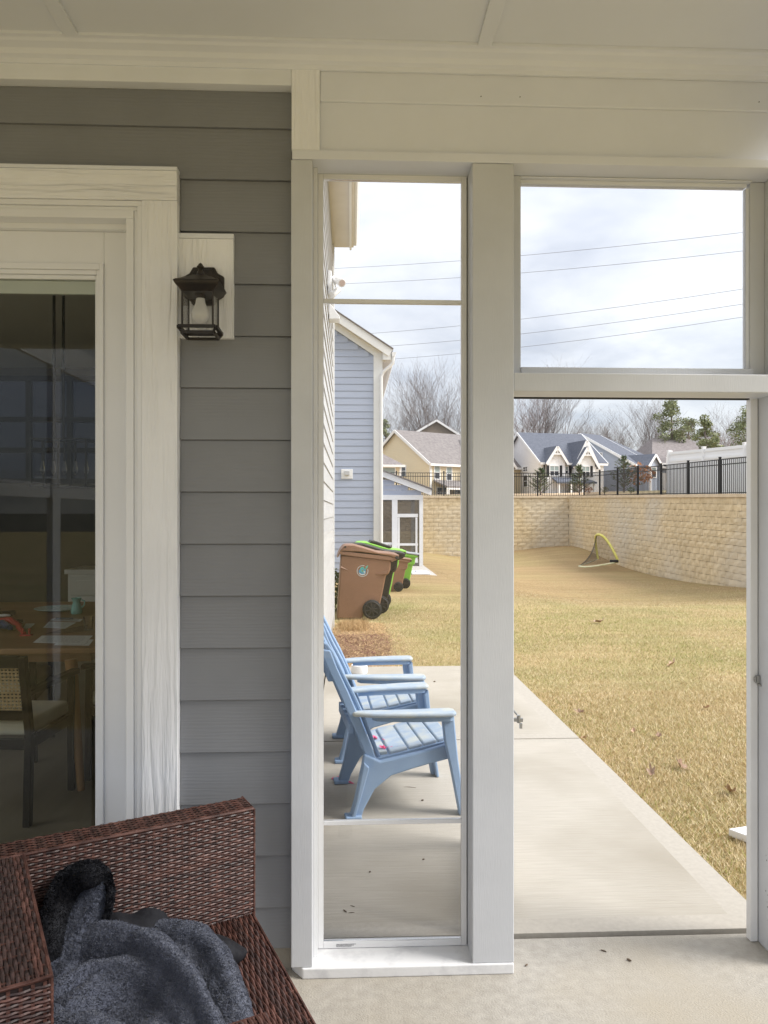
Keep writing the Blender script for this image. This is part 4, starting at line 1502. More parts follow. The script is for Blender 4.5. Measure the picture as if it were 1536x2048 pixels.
M_blind = mat('blind_pane', (0.30, 0.36, 0.35), rough=0.3)
M_shut = mat('black_shutter', (0.015, 0.015, 0.017), rough=0.6)

def fwin(root, P, U, Wn, w_, h_, shutter=False, blind=True, grid=False, arch=False):
    """window centred at P on a wall, U along, Wn outward normal"""
    P, U, Wn = Vector(P), Vector(U).normalized(), Vector(Wn).normalized()
    Z = Vector((0, 0, 1))
    def bx(mb, u0, u1, z0, z1, n0, n1):
        pts = []
        for zz in (z0, z1):
            for (uu, nn) in ((u0, n0), (u1, n0), (u1, n1), (u0, n1)):
                pts.append(P + U * uu + Z * zz + Wn * nn)
        mb.hexa(pts)
        return mb
    fr = MB()
    t_ = .11
    bx(fr, -w_ / 2 - t_, -w_ / 2, -h_ / 2 - t_, h_ / 2 + t_, 0, .08)
    bx(fr, w_ / 2, w_ / 2 + t_, -h_ / 2 - t_, h_ / 2 + t_, 0, .08)
    bx(fr, -w_ / 2, w_ / 2, h_ / 2, h_ / 2 + t_, 0, .08)
    bx(fr, -w_ / 2, w_ / 2, -h_ / 2 - t_, -h_ / 2, 0, .08)
    f = fr.build('window', M_trim, root)
    up = MB()
    bx(up, -w_ / 2, w_ / 2, .03, h_ / 2, .0, .03)
    up.build('pane', M_blind if blind else M_pane, f)
    lo_ = MB()
    bx(lo_, -w_ / 2, w_ / 2, -h_ / 2, -.03, .0, .03)
    lo_.build('pane', M_pane, f)
    mt = MB()
    bx(mt, -w_ / 2, w_ / 2, -.03, .03, .0, .06)
    if grid:
        bx(mt, -.03, .03, -h_ / 2, h_ / 2, .0, .055)
    mt.build('muntin', M_trim, f)
    if shutter:
        for s_ in (-1, 1):
            sh_ = MB()
            bx(sh_, s_ * (w_ / 2 + .13) - (.36 if s_ < 0 else 0), s_ * (w_ / 2 + .13) + (.36 if s_ > 0 else 0), -h_ / 2 - .1, h_ / 2 + .1, 0, .06)
            sh_.build('shutter', M_shut, root)

def gable_x(root, x0, x1, y0, y1, z0, ze, zr, mw, mr, name='wall', ov=.35, wallonly=False):
    """box with the ridge along x; gable walls at x0 and x1"""
    ym = (y0 + y1) / 2
    MB().prism([(y0, z0), (y1, z0), (y1, ze), (ym, zr), (y0, ze)], 'x', x0, x1).build(name, mw, root)
    s = (zr - ze) / (ym - y0)
    for a, b in ((y0, ym), (y1, ym)):
        sg = -1 if a < b else 1
        ya = a + sg * ov
        za = ze - s * ov
        MB().hexa([(x0 - ov, ya, za + .03), (x1 + ov, ya, za + .03), (x1 + ov, b, zr + .03), (x0 - ov, b, zr + .03),
                   (x0 - ov, ya, za + .22), (x1 + ov, ya, za + .22), (x1 + ov, b, zr + .22), (x0 - ov, b, zr + .22)]).build('roof', mr, root)
        for xe, d_ in ((x0 - ov, -.05), (x1 + ov, .05)):
            MB().beam((xe + d_, ya, za + .05), (xe + d_, b, zr + .05), .08, .34).build('rake_board', M_trim, root)
        MB().box(x0 - ov, x1 + ov, ya + sg * .001, ya + sg * .1, za - .12, za + .16).build('gutter', M_trim, root)

def gable_y(root, x0, x1, y0, y1, z0, ze, zr, mw, mr, name='gable_bay', ov=.3, brace=False):
    """bay with the ridge along y, gable wall facing -y at y0"""
    xm = (x0 + x1) / 2
    MB().prism([(x0, z0), (x1, z0), (x1, ze), (xm, zr), (x0, ze)], 'y', y0, y1).build(name, mw, root)
    s = (zr - ze) / (xm - x0)
    for a in (x0, x1):
        sg = -1 if a < xm else 1
        xa = a + sg * ov
        za = ze - s * ov
        MB().hexa([(xa, y0 - ov, za + .03), (xm, y0 - ov, zr + .03), (xm, y1, zr + .03), (xa, y1, za + .03),
                   (xa, y0 - ov, za + .2), (xm, y0 - ov, zr + .2), (xm, y1, zr + .2), (xa, y1, za + .2)]).build('roof', mr, root)
        MB().beam((xa, y0 - ov - .05, za + .05), (xm, y0 - ov - .05, zr + .05), .08, .30).build('rake_board', M_trim, root)
    if brace:
        br = MB()
        zb = ze + (zr - ze) * .52
        hw2 = (xm - x0) * .45
        br.box(xm - hw2, xm + hw2, y0 - ov - .08, y0 - ov, zb - .08, zb + .08)
        br.beam((xm, y0 - ov - .04, zb), (xm, y0 - ov - .04, zr), .1, .1, up=(1, 0, 0))
        br.beam((xm - hw2 * .8, y0 - ov - .04, zb + .1), (xm, y0 - ov - .04, zb + (zr - zb) * .75), .07, .09)
        br.beam((xm + hw2 * .8, y0 - ov - .04, zb + .1), (xm, y0 - ov - .04, zb + (zr - zb) * .75), .07, .09)
        br.build('gable_brace', M_trim, root)

def place_house(root, px, d, rot_deg):
    p = aD(px, 990, d)
    base = math.atan2(RGT.y, RGT.x)
    root.location = (p.x, p.y, 0)
    root.rotation_euler = (0, 0, base + rad(rot_deg))
def zat(py, d): return 1.6 + d * (1024 - py) / FPX

# cream house
D = 92.0
hs = thing('cream_house', 'cream sided house with brown shingle roof left of the middle post', 'house')
ze, zr = zat(926, D), zat(864, D + 6)
gable_x(hs, 0, 17, 0, 13.4, 2.0, ze, zr, M_cream, M_roofb)
gable_y(hs, 5.6, 12.5, -1.4, 6, 2.0, ze - .1, zr - .9, M_cream, M_roofb)
for x, zz in ((1.0, zat(944, D)), (2.9, zat(946, D))):
    fwin(hs, (x, 0, zz), (1, 0, 0), (0, -1, 0), .75, 1.55)
fwin(hs, (6.6, -1.4, zat(940, D)), (1, 0, 0), (0, -1, 0), .6, 1.3, blind=False, grid=True)
fwin(hs, (9.2, -1.4, zat(940, D)), (1, 0, 0), (0, -1, 0), .9, 1.5, grid=True)
fwin(hs, (0, 5.2, zat(942, D + 4)), (0, 1, 0), (-1, 0, 0), .8, 1.2, blind=False)
fwin(hs, (0, 5.2, zat(972, D + 4)), (0, 1, 0), (-1, 0, 0), 1.0, 1.2, blind=False)
# corner trim and lower porch roof
MB().box(-.06, .14, -.06, .12, 2.0, ze).build('corner_board', M_trim, hs)
MB().hexa([(.4, -2.6, zat(976, D)), (5.5, -2.6, zat(976, D)), (5.5, -.02, zat(962, D)), (.4, -.02, zat(962, D)),
           (.4, -2.6, zat(975, D) + .12), (5.5, -2.6, zat(975, D) + .12), (5.5, -.02, zat(962, D) + .16), (.4, -.02, zat(962, D) + .16)]).build('porch_roof', M_roofb, hs)
MB().box(.4, 5.5, -2.62, -2.45, zat(980, D), zat(976, D) - .02).build('porch_beam', M_trim, hs)
for x in (.6, 3.0, 5.3):
    MB().box(x - .15, x + .15, -2.6, -2.3, 2.0, zat(980, D)).build('porch_column', M_trim, hs)
for x in (1.4, 2.4, 4.2):
    fwin(hs, (x, -.02, zat(985, D)), (1, 0, 0), (0, -1, 0), .8, 1.2, blind=False)
place_house(hs, 861, D, 36)
# low house in front of it, mostly hidden by the blue house
D = 84.0
hs = thing('garage_house', 'low grey roofed house wing peeking out right of the blue house', 'house')
ze = zat(931, D)
MB().box(-7, 0, 0, 7, 2, ze).build('wall', M_cream, hs)
MB().hexa([(-7.4, -.4, ze), (.4, -.4, ze), (.4, 7.4, ze), (-7.4, 7.4, ze), (-5, 3.0, ze + 2.4), (-3.2, 3.0, ze + 2.4), (-3.2, 3.4, ze + 2.4), (-5, 3.4, ze + 2.4)]).build('roof', M_roofg, hs)
MB().box(-7.4, .42, -.5, -.41, ze - .2, ze + .05).build('gutter', M_trim, hs)
MB().box(-.12, .05, -.05, .1, 2, ze - .21).build('corner_board', M_trim, hs)
fwin(hs, (-1.5, 0, zat(948, D)), (1, 0, 0), (0, -1, 0), 1.7, 1.3)
place_house(hs, 801, D, 12)

# white farmhouse
D = 95.0
hs = thing('white_farmhouse', 'white farmhouse with charcoal roof, black shutters and braced gables', 'house')
ze, zr = zat(924, D), zat(868, D + 6)
gable_x(hs, 0, 8.6, 0, 12.5, 2.2, ze, zr, M_whitew, M_roofd)
s_ = FPX / D
def wx(px): return (px - 1083) / s_ / .96
gable_y(hs, wx(1091), wx(1128), -.6, 5, 2.2, zat(923, D), zat(895, D), M_batt, M_roofd, brace=True)
gable_y(hs, wx(1147), wx(1183), -1.6, 5, 2.2, zat(926, D), zat(897, D), M_batt, M_roofd, brace=True)
gable_y(hs, wx(1148), wx(1194), -.7, 7, 2.2, zat(924, D) - .25, zat(882, D), M_batt, M_roofd, brace=True)
MB().box(wx(1190), wx(1214), 1.0, 8, 2.2, zat(930, D)).build('wall', M_whitew, hs)
zz = zat(930, D)
MB().hexa([(wx(1186), .6, zz), (wx(1219), .6, zz - .1), (wx(1219), 8, zz - .1), (wx(1186), 8, zz), (wx(1186), 3.5, zat(905, D)), (wx(1187), 3.5, zat(905, D)), (wx(1187), 5, zat(905, D)), (wx(1186), 5, zat(905, D))]).build('roof', M_roofd, hs)
fwin(hs, (wx(1105), -.6, zat(942, D)), (1, 0, 0), (0, -1, 0), 1.15, 1.15, True, True, True)
fwin(hs, (wx(1136), 0, zat(940, D)), (1, 0, 0), (0, -1, 0), .35, .85, True, True)
fwin(hs, (wx(1163), -1.6, zat(943, D)), (1, 0, 0), (0, -1, 0), .95, 1.15, True, True, True)
fwin(hs, (wx(1201), 1.0, zat(945, D)), (1, 0, 0), (0, -1, 0), 1.1, 1.0, True, True, True)
fwin(hs, (0, 4.5, zat(938, D + 4)), (0, 1, 0), (-1, 0, 0), 1.2, .5, False, False, True)
fwin(hs, (0, 4.5, zat(962, D + 4)), (0, 1, 0), (-1, 0, 0), 1.2, 1.4, False, False)
MB().hexa([(wx(1095), -2.6, zat(968, D)), (wx(1178), -2.6, zat(968, D)), (wx(1172), -.62, zat(958, D)), (wx(1100), -.62, zat(958, D)),
           (wx(1095), -2.6, zat(967, D) + .15), (wx(1178), -2.6, zat(967, D) + .15), (wx(1172), -.62, zat(958, D) + .2), (wx(1100), -.62, zat(958, D) + .2)]).build('porch_roof', M_roofd, hs)
for px in (1100, 1126, 1150, 1174):
    MB().box(wx(px) - .1, wx(px) + .1, -2.5, -2.3, 2.2, zat(968.4, D)).build('porch_column', M_trim, hs)
for px in (1088, 1143):
    MB().beam((wx(px), -.08, 2.2), (wx(px), -.08, zat(926, D)), .12, .12).build('downspout', M_shut, hs)
place_house(hs, 1083, D, 15)

# blue-grey house
D = 100.0
hs = thing('blue_grey_house', 'blue grey house with charcoal roof and small porch gable right of the farmhouse', 'house')
ze, zr = zat(928, D), zat(869, D + 6)
W_ = 16.4
gable_x(hs, 0, 4.2, 0, W_, 2.4, ze, zr, M_bluew, M_roofd)
MB().box(4.21, 8.6, 0.02, W_ - .02, 2.4, ze - .05).build('wall', M_bluew, hs)
sl_ = (zr - ze) / (W_ / 2)
MB().hexa([(4.55, -.36, ze - sl_ * .36 + .02), (9.3, -.36, ze - sl_ * .36 + .02), (9.3, W_ + .36, ze - sl_ * .36 + .02), (4.55, W_ + .36, ze - sl_ * .36 + .02),
           (4.55, W_ / 2 - .02, zr + .2), (4.8, W_ / 2 - .02, zr + .2), (4.8, W_ / 2 + .02, zr + .2), (4.55, W_ / 2 + .02, zr + .2)]).build('hip_roof', M_roofd, hs)
MB().box(4.56, 9.3, -.48, -.37, ze - sl_ * .36 - .14, ze - sl_ * .36 + .12).build('gutter', M_trim, hs)
for yy_, zz_w, hh_ in ((5.2, zat(911, D), 1.15), (6.35, zat(911, D), 1.15), (7.5, zat(909, D), .8)):
    fwin(hs, (0, yy_, zz_w), (0, -1, 0), (-1, 0, 0), .72, hh_, blind=False, grid=True)
gable_y(hs, .3, 3.1, -1.8, 3, 2.4, zat(931, D), zat(911, D), M_bluew, M_roofd)
for x in (.45, 2.95):
    MB().box(x - .13, x + .13, -2.15, -1.95, 2.4, zat(932, D)).build('porch_column', M_trim, hs)
fwin(hs, (1.7, -1.81, zat(945, D)), (1, 0, 0), (0, -1, 0), .9, 1.2)
fwin(hs, (4.2, 0.0, zat(945, D)), (1, 0, 0), (0, -1, 0), .4, .9, blind=False)
MB().box(5.4, 7.8, -.1, -.01, 2.4, zat(942, D)).build('garage_door', M_trim, hs)
place_house(hs, 1268, D, 40)

# brown hip roof
D = 108.0
hs = thing('brown_roof_house', 'house with broad brown grey hip roof above the white vinyl fence', 'house')
s_ = FPX / D
def wx3(px): return (px - 1365) / s_
ze, zr = zat(930, D), zat(877, D + 4)
MB().box(wx3(1300), wx3(1440), 0, 9, 2.4, ze).build('wall', M_cream, hs)
MB().hexa([(wx3(1284), -3.5, ze), (wx3(1456), -3.5, ze), (wx3(1456), 12.5, ze), (wx3(1284), 12.5, ze), (wx3(1327), 4.2, zr), (wx3(1401), 4.2, zr), (wx3(1401), 4.6, zr), (wx3(1327), 4.6, zr)]).build('roof', M_roofg, hs)
MB().box(wx3(1284), wx3(1456), -3.62, -3.51, ze - .16, ze + .06).build('gutter', M_trim, hs)
MB().box(wx3(1384), wx3(1386), 2.8, 3.0, zr - 1, zr - .2).build('roof_vent', M_shut, hs)
gable_y(hs, wx3(1412), wx3(1440), -1.5, 3, 2.4, zat(902, D), zat(893, D), M_cream, M_roofg)
place_house(hs, 1365, D, 2)
# a roof glimpsed among the trees
D = 118.0
hs = thing('tree_shaded_house', 'brown gabled house half hidden among bare trees above the cream roof', 'house')
gable_y(hs, -3.4, 3.4, 0, 8, 3.5, zat(868, D), zat(842, D), mat('brown_siding', (.20, .165, .125), rough=.8), M_roofb)
place_house(hs, 872, D, 12)

# ================================================================ TREES
M_bark = mat('bare_bark', (0.14, 0.115, 0.105), (0.24, 0.205, 0.19), 1.5, 0.95, world=True)
M_bark2 = mat('reddish_twig', (0.19, 0.13, 0.115), (0.28, 0.20, 0.18), 1.5, 0.95, world=True)
M_pine = mat('pine_needle', (0.17, 0.20, 0.10), (0.31, 0.33, 0.18), 1.2, 0.8, world=True)
def bare_tree(seed, H_, spread=.55, stems=1, dens=1.0, r0=.40):
    r = random.Random(seed)
    trunk, twig = MB(), MB()
    def branch(p, d, L, rad_, lvl):
        nseg = 5 if lvl == 0 else 4 if lvl < 3 else 2
        pts, rs = [Vector(p)], [rad_]
        for i in range(nseg):
            d = (d + Vector((r.gauss(0, .10), r.gauss(0, .10), r.gauss(.05, .05)))).normalized()
            pts.append(pts[-1] + d * (L / nseg))
            rs.append(rad_ * (1 - .75 * (i + 1) / nseg))
        (trunk if lvl < 2 else twig).tube(pts, [max(q, .012) for q in rs], 5 if lvl == 0 else 3, caps=False)
        if lvl >= 4:
            return
        nch = {0: 11, 1: 7, 2: 5, 3: 3}[lvl]
        nch = max(2, int(nch * dens))
        for c_ in range(nch):
            t = (.30 if lvl == 0 else .2) + (.70 if lvl == 0 else .8) * (c_ + r.random()) / nch
            k_ = min(int(t * nseg), nseg - 1)
            f = t * nseg - k_
            q = pts[k_].lerp(pts[k_ + 1], min(f, 1))
            ax_ = Vector((r.gauss(0, 1), r.gauss(0, 1), 0)).normalized()
            dn_ = (pts[k_ + 1] - pts[k_]).normalized()
            nd_ = (dn_ * (1 - spread * .75) + ax_ * spread + Vector((0, 0, .18))).normalized()
            branch(q, nd_, L * (.62 - .22 * t) * r.uniform(.8, 1.25) if lvl == 0 else L * r.uniform(.45, .7), max(rs[k_] * .55, .012), lvl + 1)
    for s in range(stems):
        a = r.uniform(0, 6.28)
        off = Vector((math.cos(a), math.sin(a), 0)) * (.3 if stems > 1 else 0)
        lean_ = Vector((math.cos(a) * (.2 if stems > 1 else .04), math.sin(a) * (.2 if stems > 1 else .04), 1)).normalized()
        branch(off, lean_, H_ * r.uniform(.85, 1), r0 * (1 if stems == 1 else .7), 0)
    return trunk, twig
TV = []
for i, (H_, sp_, st_, dn_) in enumerate(((24, .42, 2, .9), (22, .5, 2, .85), (26, .36, 2, .9), (18, .55, 3, .8), (21, .45, 3, .75))):
    a, b = bare_tree(40 + i, H_, sp_, st_, dn_)
    TV.append((a, b, max(q[2] for q in b.v)))
def tree_proto(i, m):
    a, b, H_ = TV[i]
    return a.mesh('trunk', m), b.mesh('crown', m), H_
TM = [tree_proto(i, M_bark) for i in range(5)]
TM2 = [tree_proto(i, M_bark2) for i in (1, 3)]
# px of the trunk, py of the top, distance, variant, reddish?, label
TREES = [
 (806, 770, 118, 1, 0, 'bare tree rising just right of the blue house gutter'),
 (838, 738, 124, 0, 0, 'tall bare tree behind the left part of the cream roof ridge'),
 (872, 725, 120, 2, 0, 'tallest bare tree above the cream house roof'),
 (905, 735, 126, 4, 0, 'multi-stemmed bare tree behind the right end of the cream roof'),
 (775, 800, 130, 3, 0, 'bare tree squeezed against the blue house corner'),
 (855, 790, 140, 3, 0, 'low bare tree deep behind the cream house'),
 (930, 745, 122, 2, 0, 'bare tree mostly hidden by the middle post'),
 (1076, 735, 112, 0, 0, 'large spreading bare tree behind the white farmhouse roof'),
 (1094, 760, 114, 4, 0, 'bare tree with fanning stems right of the large spreading tree'),
 (1030, 770, 120, 1, 1, 'reddish bare tree beside the middle post'),
 (1048, 800, 126, 3, 1, 'small reddish bare tree left of the large spreading tree'),
 (1150, 842, 130, 3, 0, 'low bare tree above the farmhouse gables'),
 (1132, 850, 136, 1, 0, 'faint bare tree left of the farmhouse gables'),
 (1206, 818, 128, 1, 0, 'bare tree rising behind the blue grey roof ridge'),
 (1182, 832, 134, 4, 0, 'bare tree just left of the blue grey gable peak'),
 (1232, 822, 140, 3, 0, 'bare tree above the right end of the blue grey roof'),
 (1262, 830, 136, 1, 0, 'bare tree between the blue grey roof and the tall bare pair'),
 (1290, 800, 118, 0, 0, 'tall bare tree between the two roofs'),
 (1312, 798, 122, 2, 0, 'slender bare tree left of the tallest pine'),
 (1342, 830, 116, 3, 1, 'reddish bare tree below the tallest pine'),
 (1372, 845, 120, 1, 1, 'reddish brown thicket tree above the brown roof'),
 (1404, 822, 124, 4, 1, 'rounded bare tree behind the dark middle pine'),
 (1440, 812, 130, 2, 0, 'thin bare tree right of the middle pine'),
 (1462, 838, 118, 3, 1, 'low reddish bare tree above the white fence'),
 (1490, 850, 126, 1, 0, 'bare tree at the right edge of the tree line'),
 (1428, 850, 140, 3, 1, 'hazy bare tree deep behind the middle pine'),
 (1520, 820, 125, 0, 0, 'bare tree beyond the right door jamb'),
]
for i, (px, py, d, v_, red, lab) in enumerate(TREES):
    tm = (TM2[0] if v_ in (1, 0, 4) else TM2[1]) if red else TM[v_]
    p = aD(px, 1000, d)
    zb_ = hill_z(p) - .2
    zt_ = zat(py, d)
    s_ = (zt_ - zb_) / tm[2] * 1.09
    r_ = bpy.data.objects.new('bare_tree', None)
    COL.objects.link(r_)
    r_.location = (p.x, p.y, zb_)
    r_.rotation_euler = (0, 0, i * 2.4)
    r_.scale = (s_ * 1.05, s_ * 1.05, s_)
    tag(r_, lab, 'tree', 'bare trees behind the houses')
    for nm, me in (('trunk', tm[0]), ('crown', tm[1])):
        o = bpy.data.objects.new(nm, me)
        COL.objects.link(o)
        o.parent = r_

def pine(px, py, d, w_, seed, lab, bare_frac=.45, nclump=26):
    r = random.Random(seed)
    p = aD(px, 1000, d)
    zb_ = hill_z(p) - .2
    H_ = zat(py, d) - zb_
    root = thing('pine_tree', lab, 'tree', (p.x, p.y, zb_), 'pines behind the houses')
    t = MB().tube([(p.x, p.y, zb_), (p.x + .2, p.y, zb_ + H_ * .5), (p.x, p.y, zb_ + H_ * .95)], [.32, .22, .05], 7)
    fo_ = MB()
    for c_ in range(nclump):
        tt = bare_frac + (1 - bare_frac) * (c_ + r.random()) / nclump
        a = r.uniform(0, 6.28)
        rr = w_ * (math.sin(math.pi * min(1, (tt - bare_frac) / (1 - bare_frac) * .8 + .22)) ** .7) * r.uniform(.25, 1)
        q = Vector((p.x + math.cos(a) * rr, p.y + math.sin(a) * rr, zb_ + H_ * tt - r.uniform(0, .4)))
        t.tube([(p.x, p.y, q.z - rr * .25), q], [.06, .02], 4)
        leaf_cloud(fo_, q, (w_ * .36, w_ * .36, w_ * .24), 150, .17, r)
    t.build('trunk', M_bark, root)
    fo_.build('crown', M_pine, root)
pine(1342, 797, 112, 2.6, 11, 'tallest pine with rounded open crown right of centre', .52, 24)
pine(1409, 834, 104, 2.0, 12, 'dark narrow pine standing behind the brown roof', .25, 26)
pine(1428, 872, 102, 1.5, 15, 'short pine leaning out below the dark narrow pine', .3, 16)
pine(1496, 815, 110, 3.2, 13, 'big pine at the right edge behind the fence', .4, 32)
pine(1376, 836, 122, 2.6, 14, 'pale rounded pine between the two darker pines', .6, 18)
pine(771, 838, 112, 1.7, 16, 'yellowish evergreen beside the blue house corner', .3, 16)

# young evergreens and shrubs just behind the fence
M_young = mat('young_evergreen', (0.07, 0.105, 0.05), (0.17, 0.20, 0.10), 3, 0.8, world=True)
M_rust = mat('rust_shrub_leaf', (0.30, 0.14, 0.07), (0.42, 0.22, 0.12), 3, 0.85, world=True)
def young(px, pyt, pyb, d, w_, seed, lab):
    r = random.Random(seed)
    p = aD(px, pyb, d)
    H_ = d * (pyb - pyt) / FPX
    root = thing('young_evergreen', lab, 'tree', p, 'young evergreens along the fence')
    st_ = MB().tube([p, p + Vector((0, 0, H_ * .97))], [.05, .012], 6)
    fo_ = MB()
    for c_ in range(75):
        tt = .04 + .94 * (c_ + r.random()) / 75
        a = r.uniform(0, 6.28)
        L = w_ * (1 - tt) ** .8 * r.uniform(.55, 1.15)
        b0_ = p + Vector((0, 0, H_ * tt))
        b1_ = b0_ + Vector((math.cos(a) * L, math.sin(a) * L, L * r.uniform(.35, .8)))
        st_.tube([b0_, b1_], [.015, .006], 3)
        for k_ in range(16):
            q = b0_.lerp(b1_, .2 + .8 * r.random())
            u = ((b1_ - b0_).normalized() + Vector((r.gauss(0, .6), r.gauss(0, .6), r.gauss(.2, .5)))).normalized()
            v_ = u.cross(Vector((r.gauss(0, 1), r.gauss(0, 1), r.gauss(0, 1)))).normalized() * .018
            fo_.add([q - v_, q + v_, q + u * r.uniform(.1, .2)], [(0, 1, 2)])
    st_.build('trunk', M_bark, root)
    fo_.build('foliage', M_young, root)
young(1081, 938, 990, 42, .85, 21, 'bushy young evergreen behind the fence in front of the white farmhouse')
young(1159, 930, 990, 43, .75, 22, 'slim young evergreen behind the fence corner')
young(1248, 912, 985, 42, 1.05, 23, 'largest young evergreen in front of the blue grey house')
def rust(px, py, d, rr, lab, m=None):
    p = aD(px, py, d)
    root = thing('shrub', lab, 'shrub', p, 'low shrubs above the wall')
    fo_ = MB()
    leaf_cloud(fo_, (p.x, p.y, p.z + rr * .6), (rr, rr, rr * .8), 170, rr * .16, random.Random(int(px)))
    fo_.build('foliage', m or M_rust, root)
    MB().tube([p - Vector((0, 0, .3)), p + Vector((0, 0, rr))], .02, 5).build('stem', M_bark, root)
rust(1176, 985, 40.0, .24, 'small rust coloured shrub at the fence corner')
rust(1209, 985, 39.0, .22, 'small olive shrub by a fence post on the wall', mat('olive_leaf', (.13, .13, .05), (.22, .20, .08), 4, .8))
rust(1280, 965, 60.0, 1.1, 'rusty shrub in front of the porch gable')
rust(1262, 985, 37.0, .2, 'tiny green tuft at the foot of the fence', mat('tuft_leaf', (.08, .12, .04), (.15, .19, .07), 4, .8))

# ================================================================ POWER LINES
M_wire = mat('wire', (0.16, 0.16, 0.17), rough=0.6)
LINES = [((668, 537), (1493, 464), 'uppermost overhead power line'), ((700, 567), (1493, 501), 'second overhead power line from the top'),
         ((741, 667), (1493, 577), 'middle overhead power line'), ((780, 692), (1493, 607), 'overhead power line just above the lowest one'),
         ((786, 718), (1493, 633), 'lowest overhead power line')]
for (a, b, lab) in LINES:
    A = aD(a[0], a[1], 84)
    B = aD(b[0], b[1], 60)
    dAB = B - A
    pts = []
    for k_ in range(-8, 17):
        t = k_ / 8.0
        q = A + dAB * t
        q.z += -0.35 * 4 * t * (1 - t)
        pts.append(q)
    o = MB().tube(pts, .017, 4).build('power_line', M_wire)
    tag(o, lab + ' crossing the cloudy sky', 'power line', 'overhead power lines')
# ================================================================ DINING ROOM behind the glass
FLZ = 0.06
M_wallin = mat('room_wall', (0.52, 0.50, 0.46), (0.56, 0.54, 0.50), 1, 0.8)
M_floorin = mat('wood_floor', (0.20, 0.165, 0.11), (0.30, 0.25, 0.18), 2.5, 0.45, 0.1, 30, .001, stretch=(1, .08, 1))
M_oak = mat('table_oak', (0.25, 0.135, 0.06), (0.36, 0.21, 0.10), 3, 0.4, stretch=(.12, 1, 1), bump=.05)
M_oakleg = mat('leg_oak', (0.30, 0.15, 0.055), (0.38, 0.20, 0.08), 4, 0.45, stretch=(1, 1, .1))
M_ebony = mat('black_wood', (0.006, 0.005, 0.005), (0.013, 0.011, 0.010), 8, 0.4, spec=.2)
M_cush = mat('cream_cushion', (0.62, 0.57, 0.46), (0.70, 0.66, 0.55), 5, 0.85, .2, 90, .002)
M_cane = mat('cane', (0.42, 0.29, 0.15), (0.55, 0.40, 0.23), 40, 0.6)
M_paper = mat('paper', (0.72, 0.72, 0.72), (0.82, 0.82, 0.82), 60, 0.8)
RX0, RX1, RY0, RY1, RZ = -5.2, -0.40, 2.83, 9.5, 3.35
ro = thing('dining_room', 'dim dining room seen through the patio door', kind='structure', loc=(-2.5, 6, 0))
MB().box(RX0, RX1, RY0 + .001, RY1, -.1, FLZ).build('room_floor', M_floorin, ro)
MB().box(RX0, RX1, RY0 + .001, RY1, RZ, RZ + .1).build('room_ceiling', M_ceil, ro)
MB().box(RX1, RX1 + .1, RY0, RY1 + .1, FLZ, RZ).build('room_wall', M_wallin, ro)
# left wall with an unseen opening added to let daylight in
MB().box(RX0 - .1, RX0, RY0, RY1 + .1, FLZ, 1.0).box(RX0 - .1, RX0, RY0, RY1 + .1, 2.2, RZ).box(RX0 - .1, RX0, RY0, 4.6, 1.001, 2.199).box(RX0 - .1, RX0, 6.4, RY1 + .1, 1.001, 2.199).build('room_wall', M_wallin, ro)
# far wall with a high window
fw0, fw1 = aY(-190, 900, RY1).x, aY(187, 900, RY1).x
wzb, wzt = aY(60, 962, RY1).z, aY(60, 757, RY1).z
M_walld = mat('dark_far_wall', (0.09, 0.085, 0.075), (0.12, 0.115, 0.10), 1, 0.7)  # far wall given a darker colour than the other room walls
MB().box(RX0, RX1, RY1, RY1 + .1, FLZ, wzb).box(RX0, RX1, RY1, RY1 + .1, wzt, RZ).box(RX0, fw0, RY1, RY1 + .1, wzb, wzt).box(fw1 + .2, RX1, RY1, RY1 + .1, wzb, wzt).build('room_wall', M_walld, ro)
# unseen slab added over the room so that no sky leaks in
MB().box(RX0 - .1, RX1 + .1, RY0, RY1 + .1, RZ + .11, RZ + .2).build('sky_blocker', M_dark, ro)
iw = thing('room_window', 'high dark-framed window on the far dining room wall', 'window', ((fw0 + fw1) / 2, RY1, wzb))
n_ = 5
for k_ in range(n_ + 1):
    x = fw0 + (fw1 + .2 - fw0) * k_ / n_
    MB().box(x - .03, x + .03, RY1 - .02, RY1 + .05, wzb, wzt).build('muntin', M_ebony, iw)
for zz in (wzb, wzb + (wzt - wzb) * .3, wzb + (wzt - wzb) * .6, wzt):
    MB().box(fw0, fw1 + .2, RY1 - .025, RY1 + .045, zz - .03, zz + .03).build('muntin', M_ebony, iw)
MB().box(fw0, fw1 + .2, RY1 + .052, RY1 + .056, wzb, wzt).build('pane', glass('dim_pane', (.12, .125, .15)), iw)  # glass tinted dark to dim the bright view outside

# table
TZ = FLZ + 0.75
tb = thing('dining_table', 'brown wooden dining table with rounded corners and tapered legs', 'table', (-2.2, 5.5, FLZ))
ty0 = aZ(60, 1297, TZ).y
tx1_ = aZ(196, 1292, TZ).x + .06
ty1, tx0_ = 6.9, -3.4
def rrect(x0, x1, y0, y1, r_, n=6):
    out_ = []
    for cx_, cy_, a0 in ((x1 - r_, y1 - r_, 0), (x0 + r_, y1 - r_, 90), (x0 + r_, y0 + r_, 180), (x1 - r_, y0 + r_, 270)):
        for i in range(n + 1):
            a = rad(a0 + 90 * i / n)
            out_.append((cx_ + r_ * math.cos(a), cy_ + r_ * math.sin(a)))
    return out_
MB().prism(rrect(tx0_, tx1_, ty0, ty1, .12), 'z', TZ - .035, TZ).build('tabletop', M_oak, tb, bevel=.006)
MB().box(tx0_ + .12, tx1_ - .12, ty0 + .12, ty1 - .12, TZ - .10, TZ - .036).build('apron', M_oak, tb)
lf = aZ(160, 1583, FLZ)
lt = aY(142, 1312, lf.y + .08)
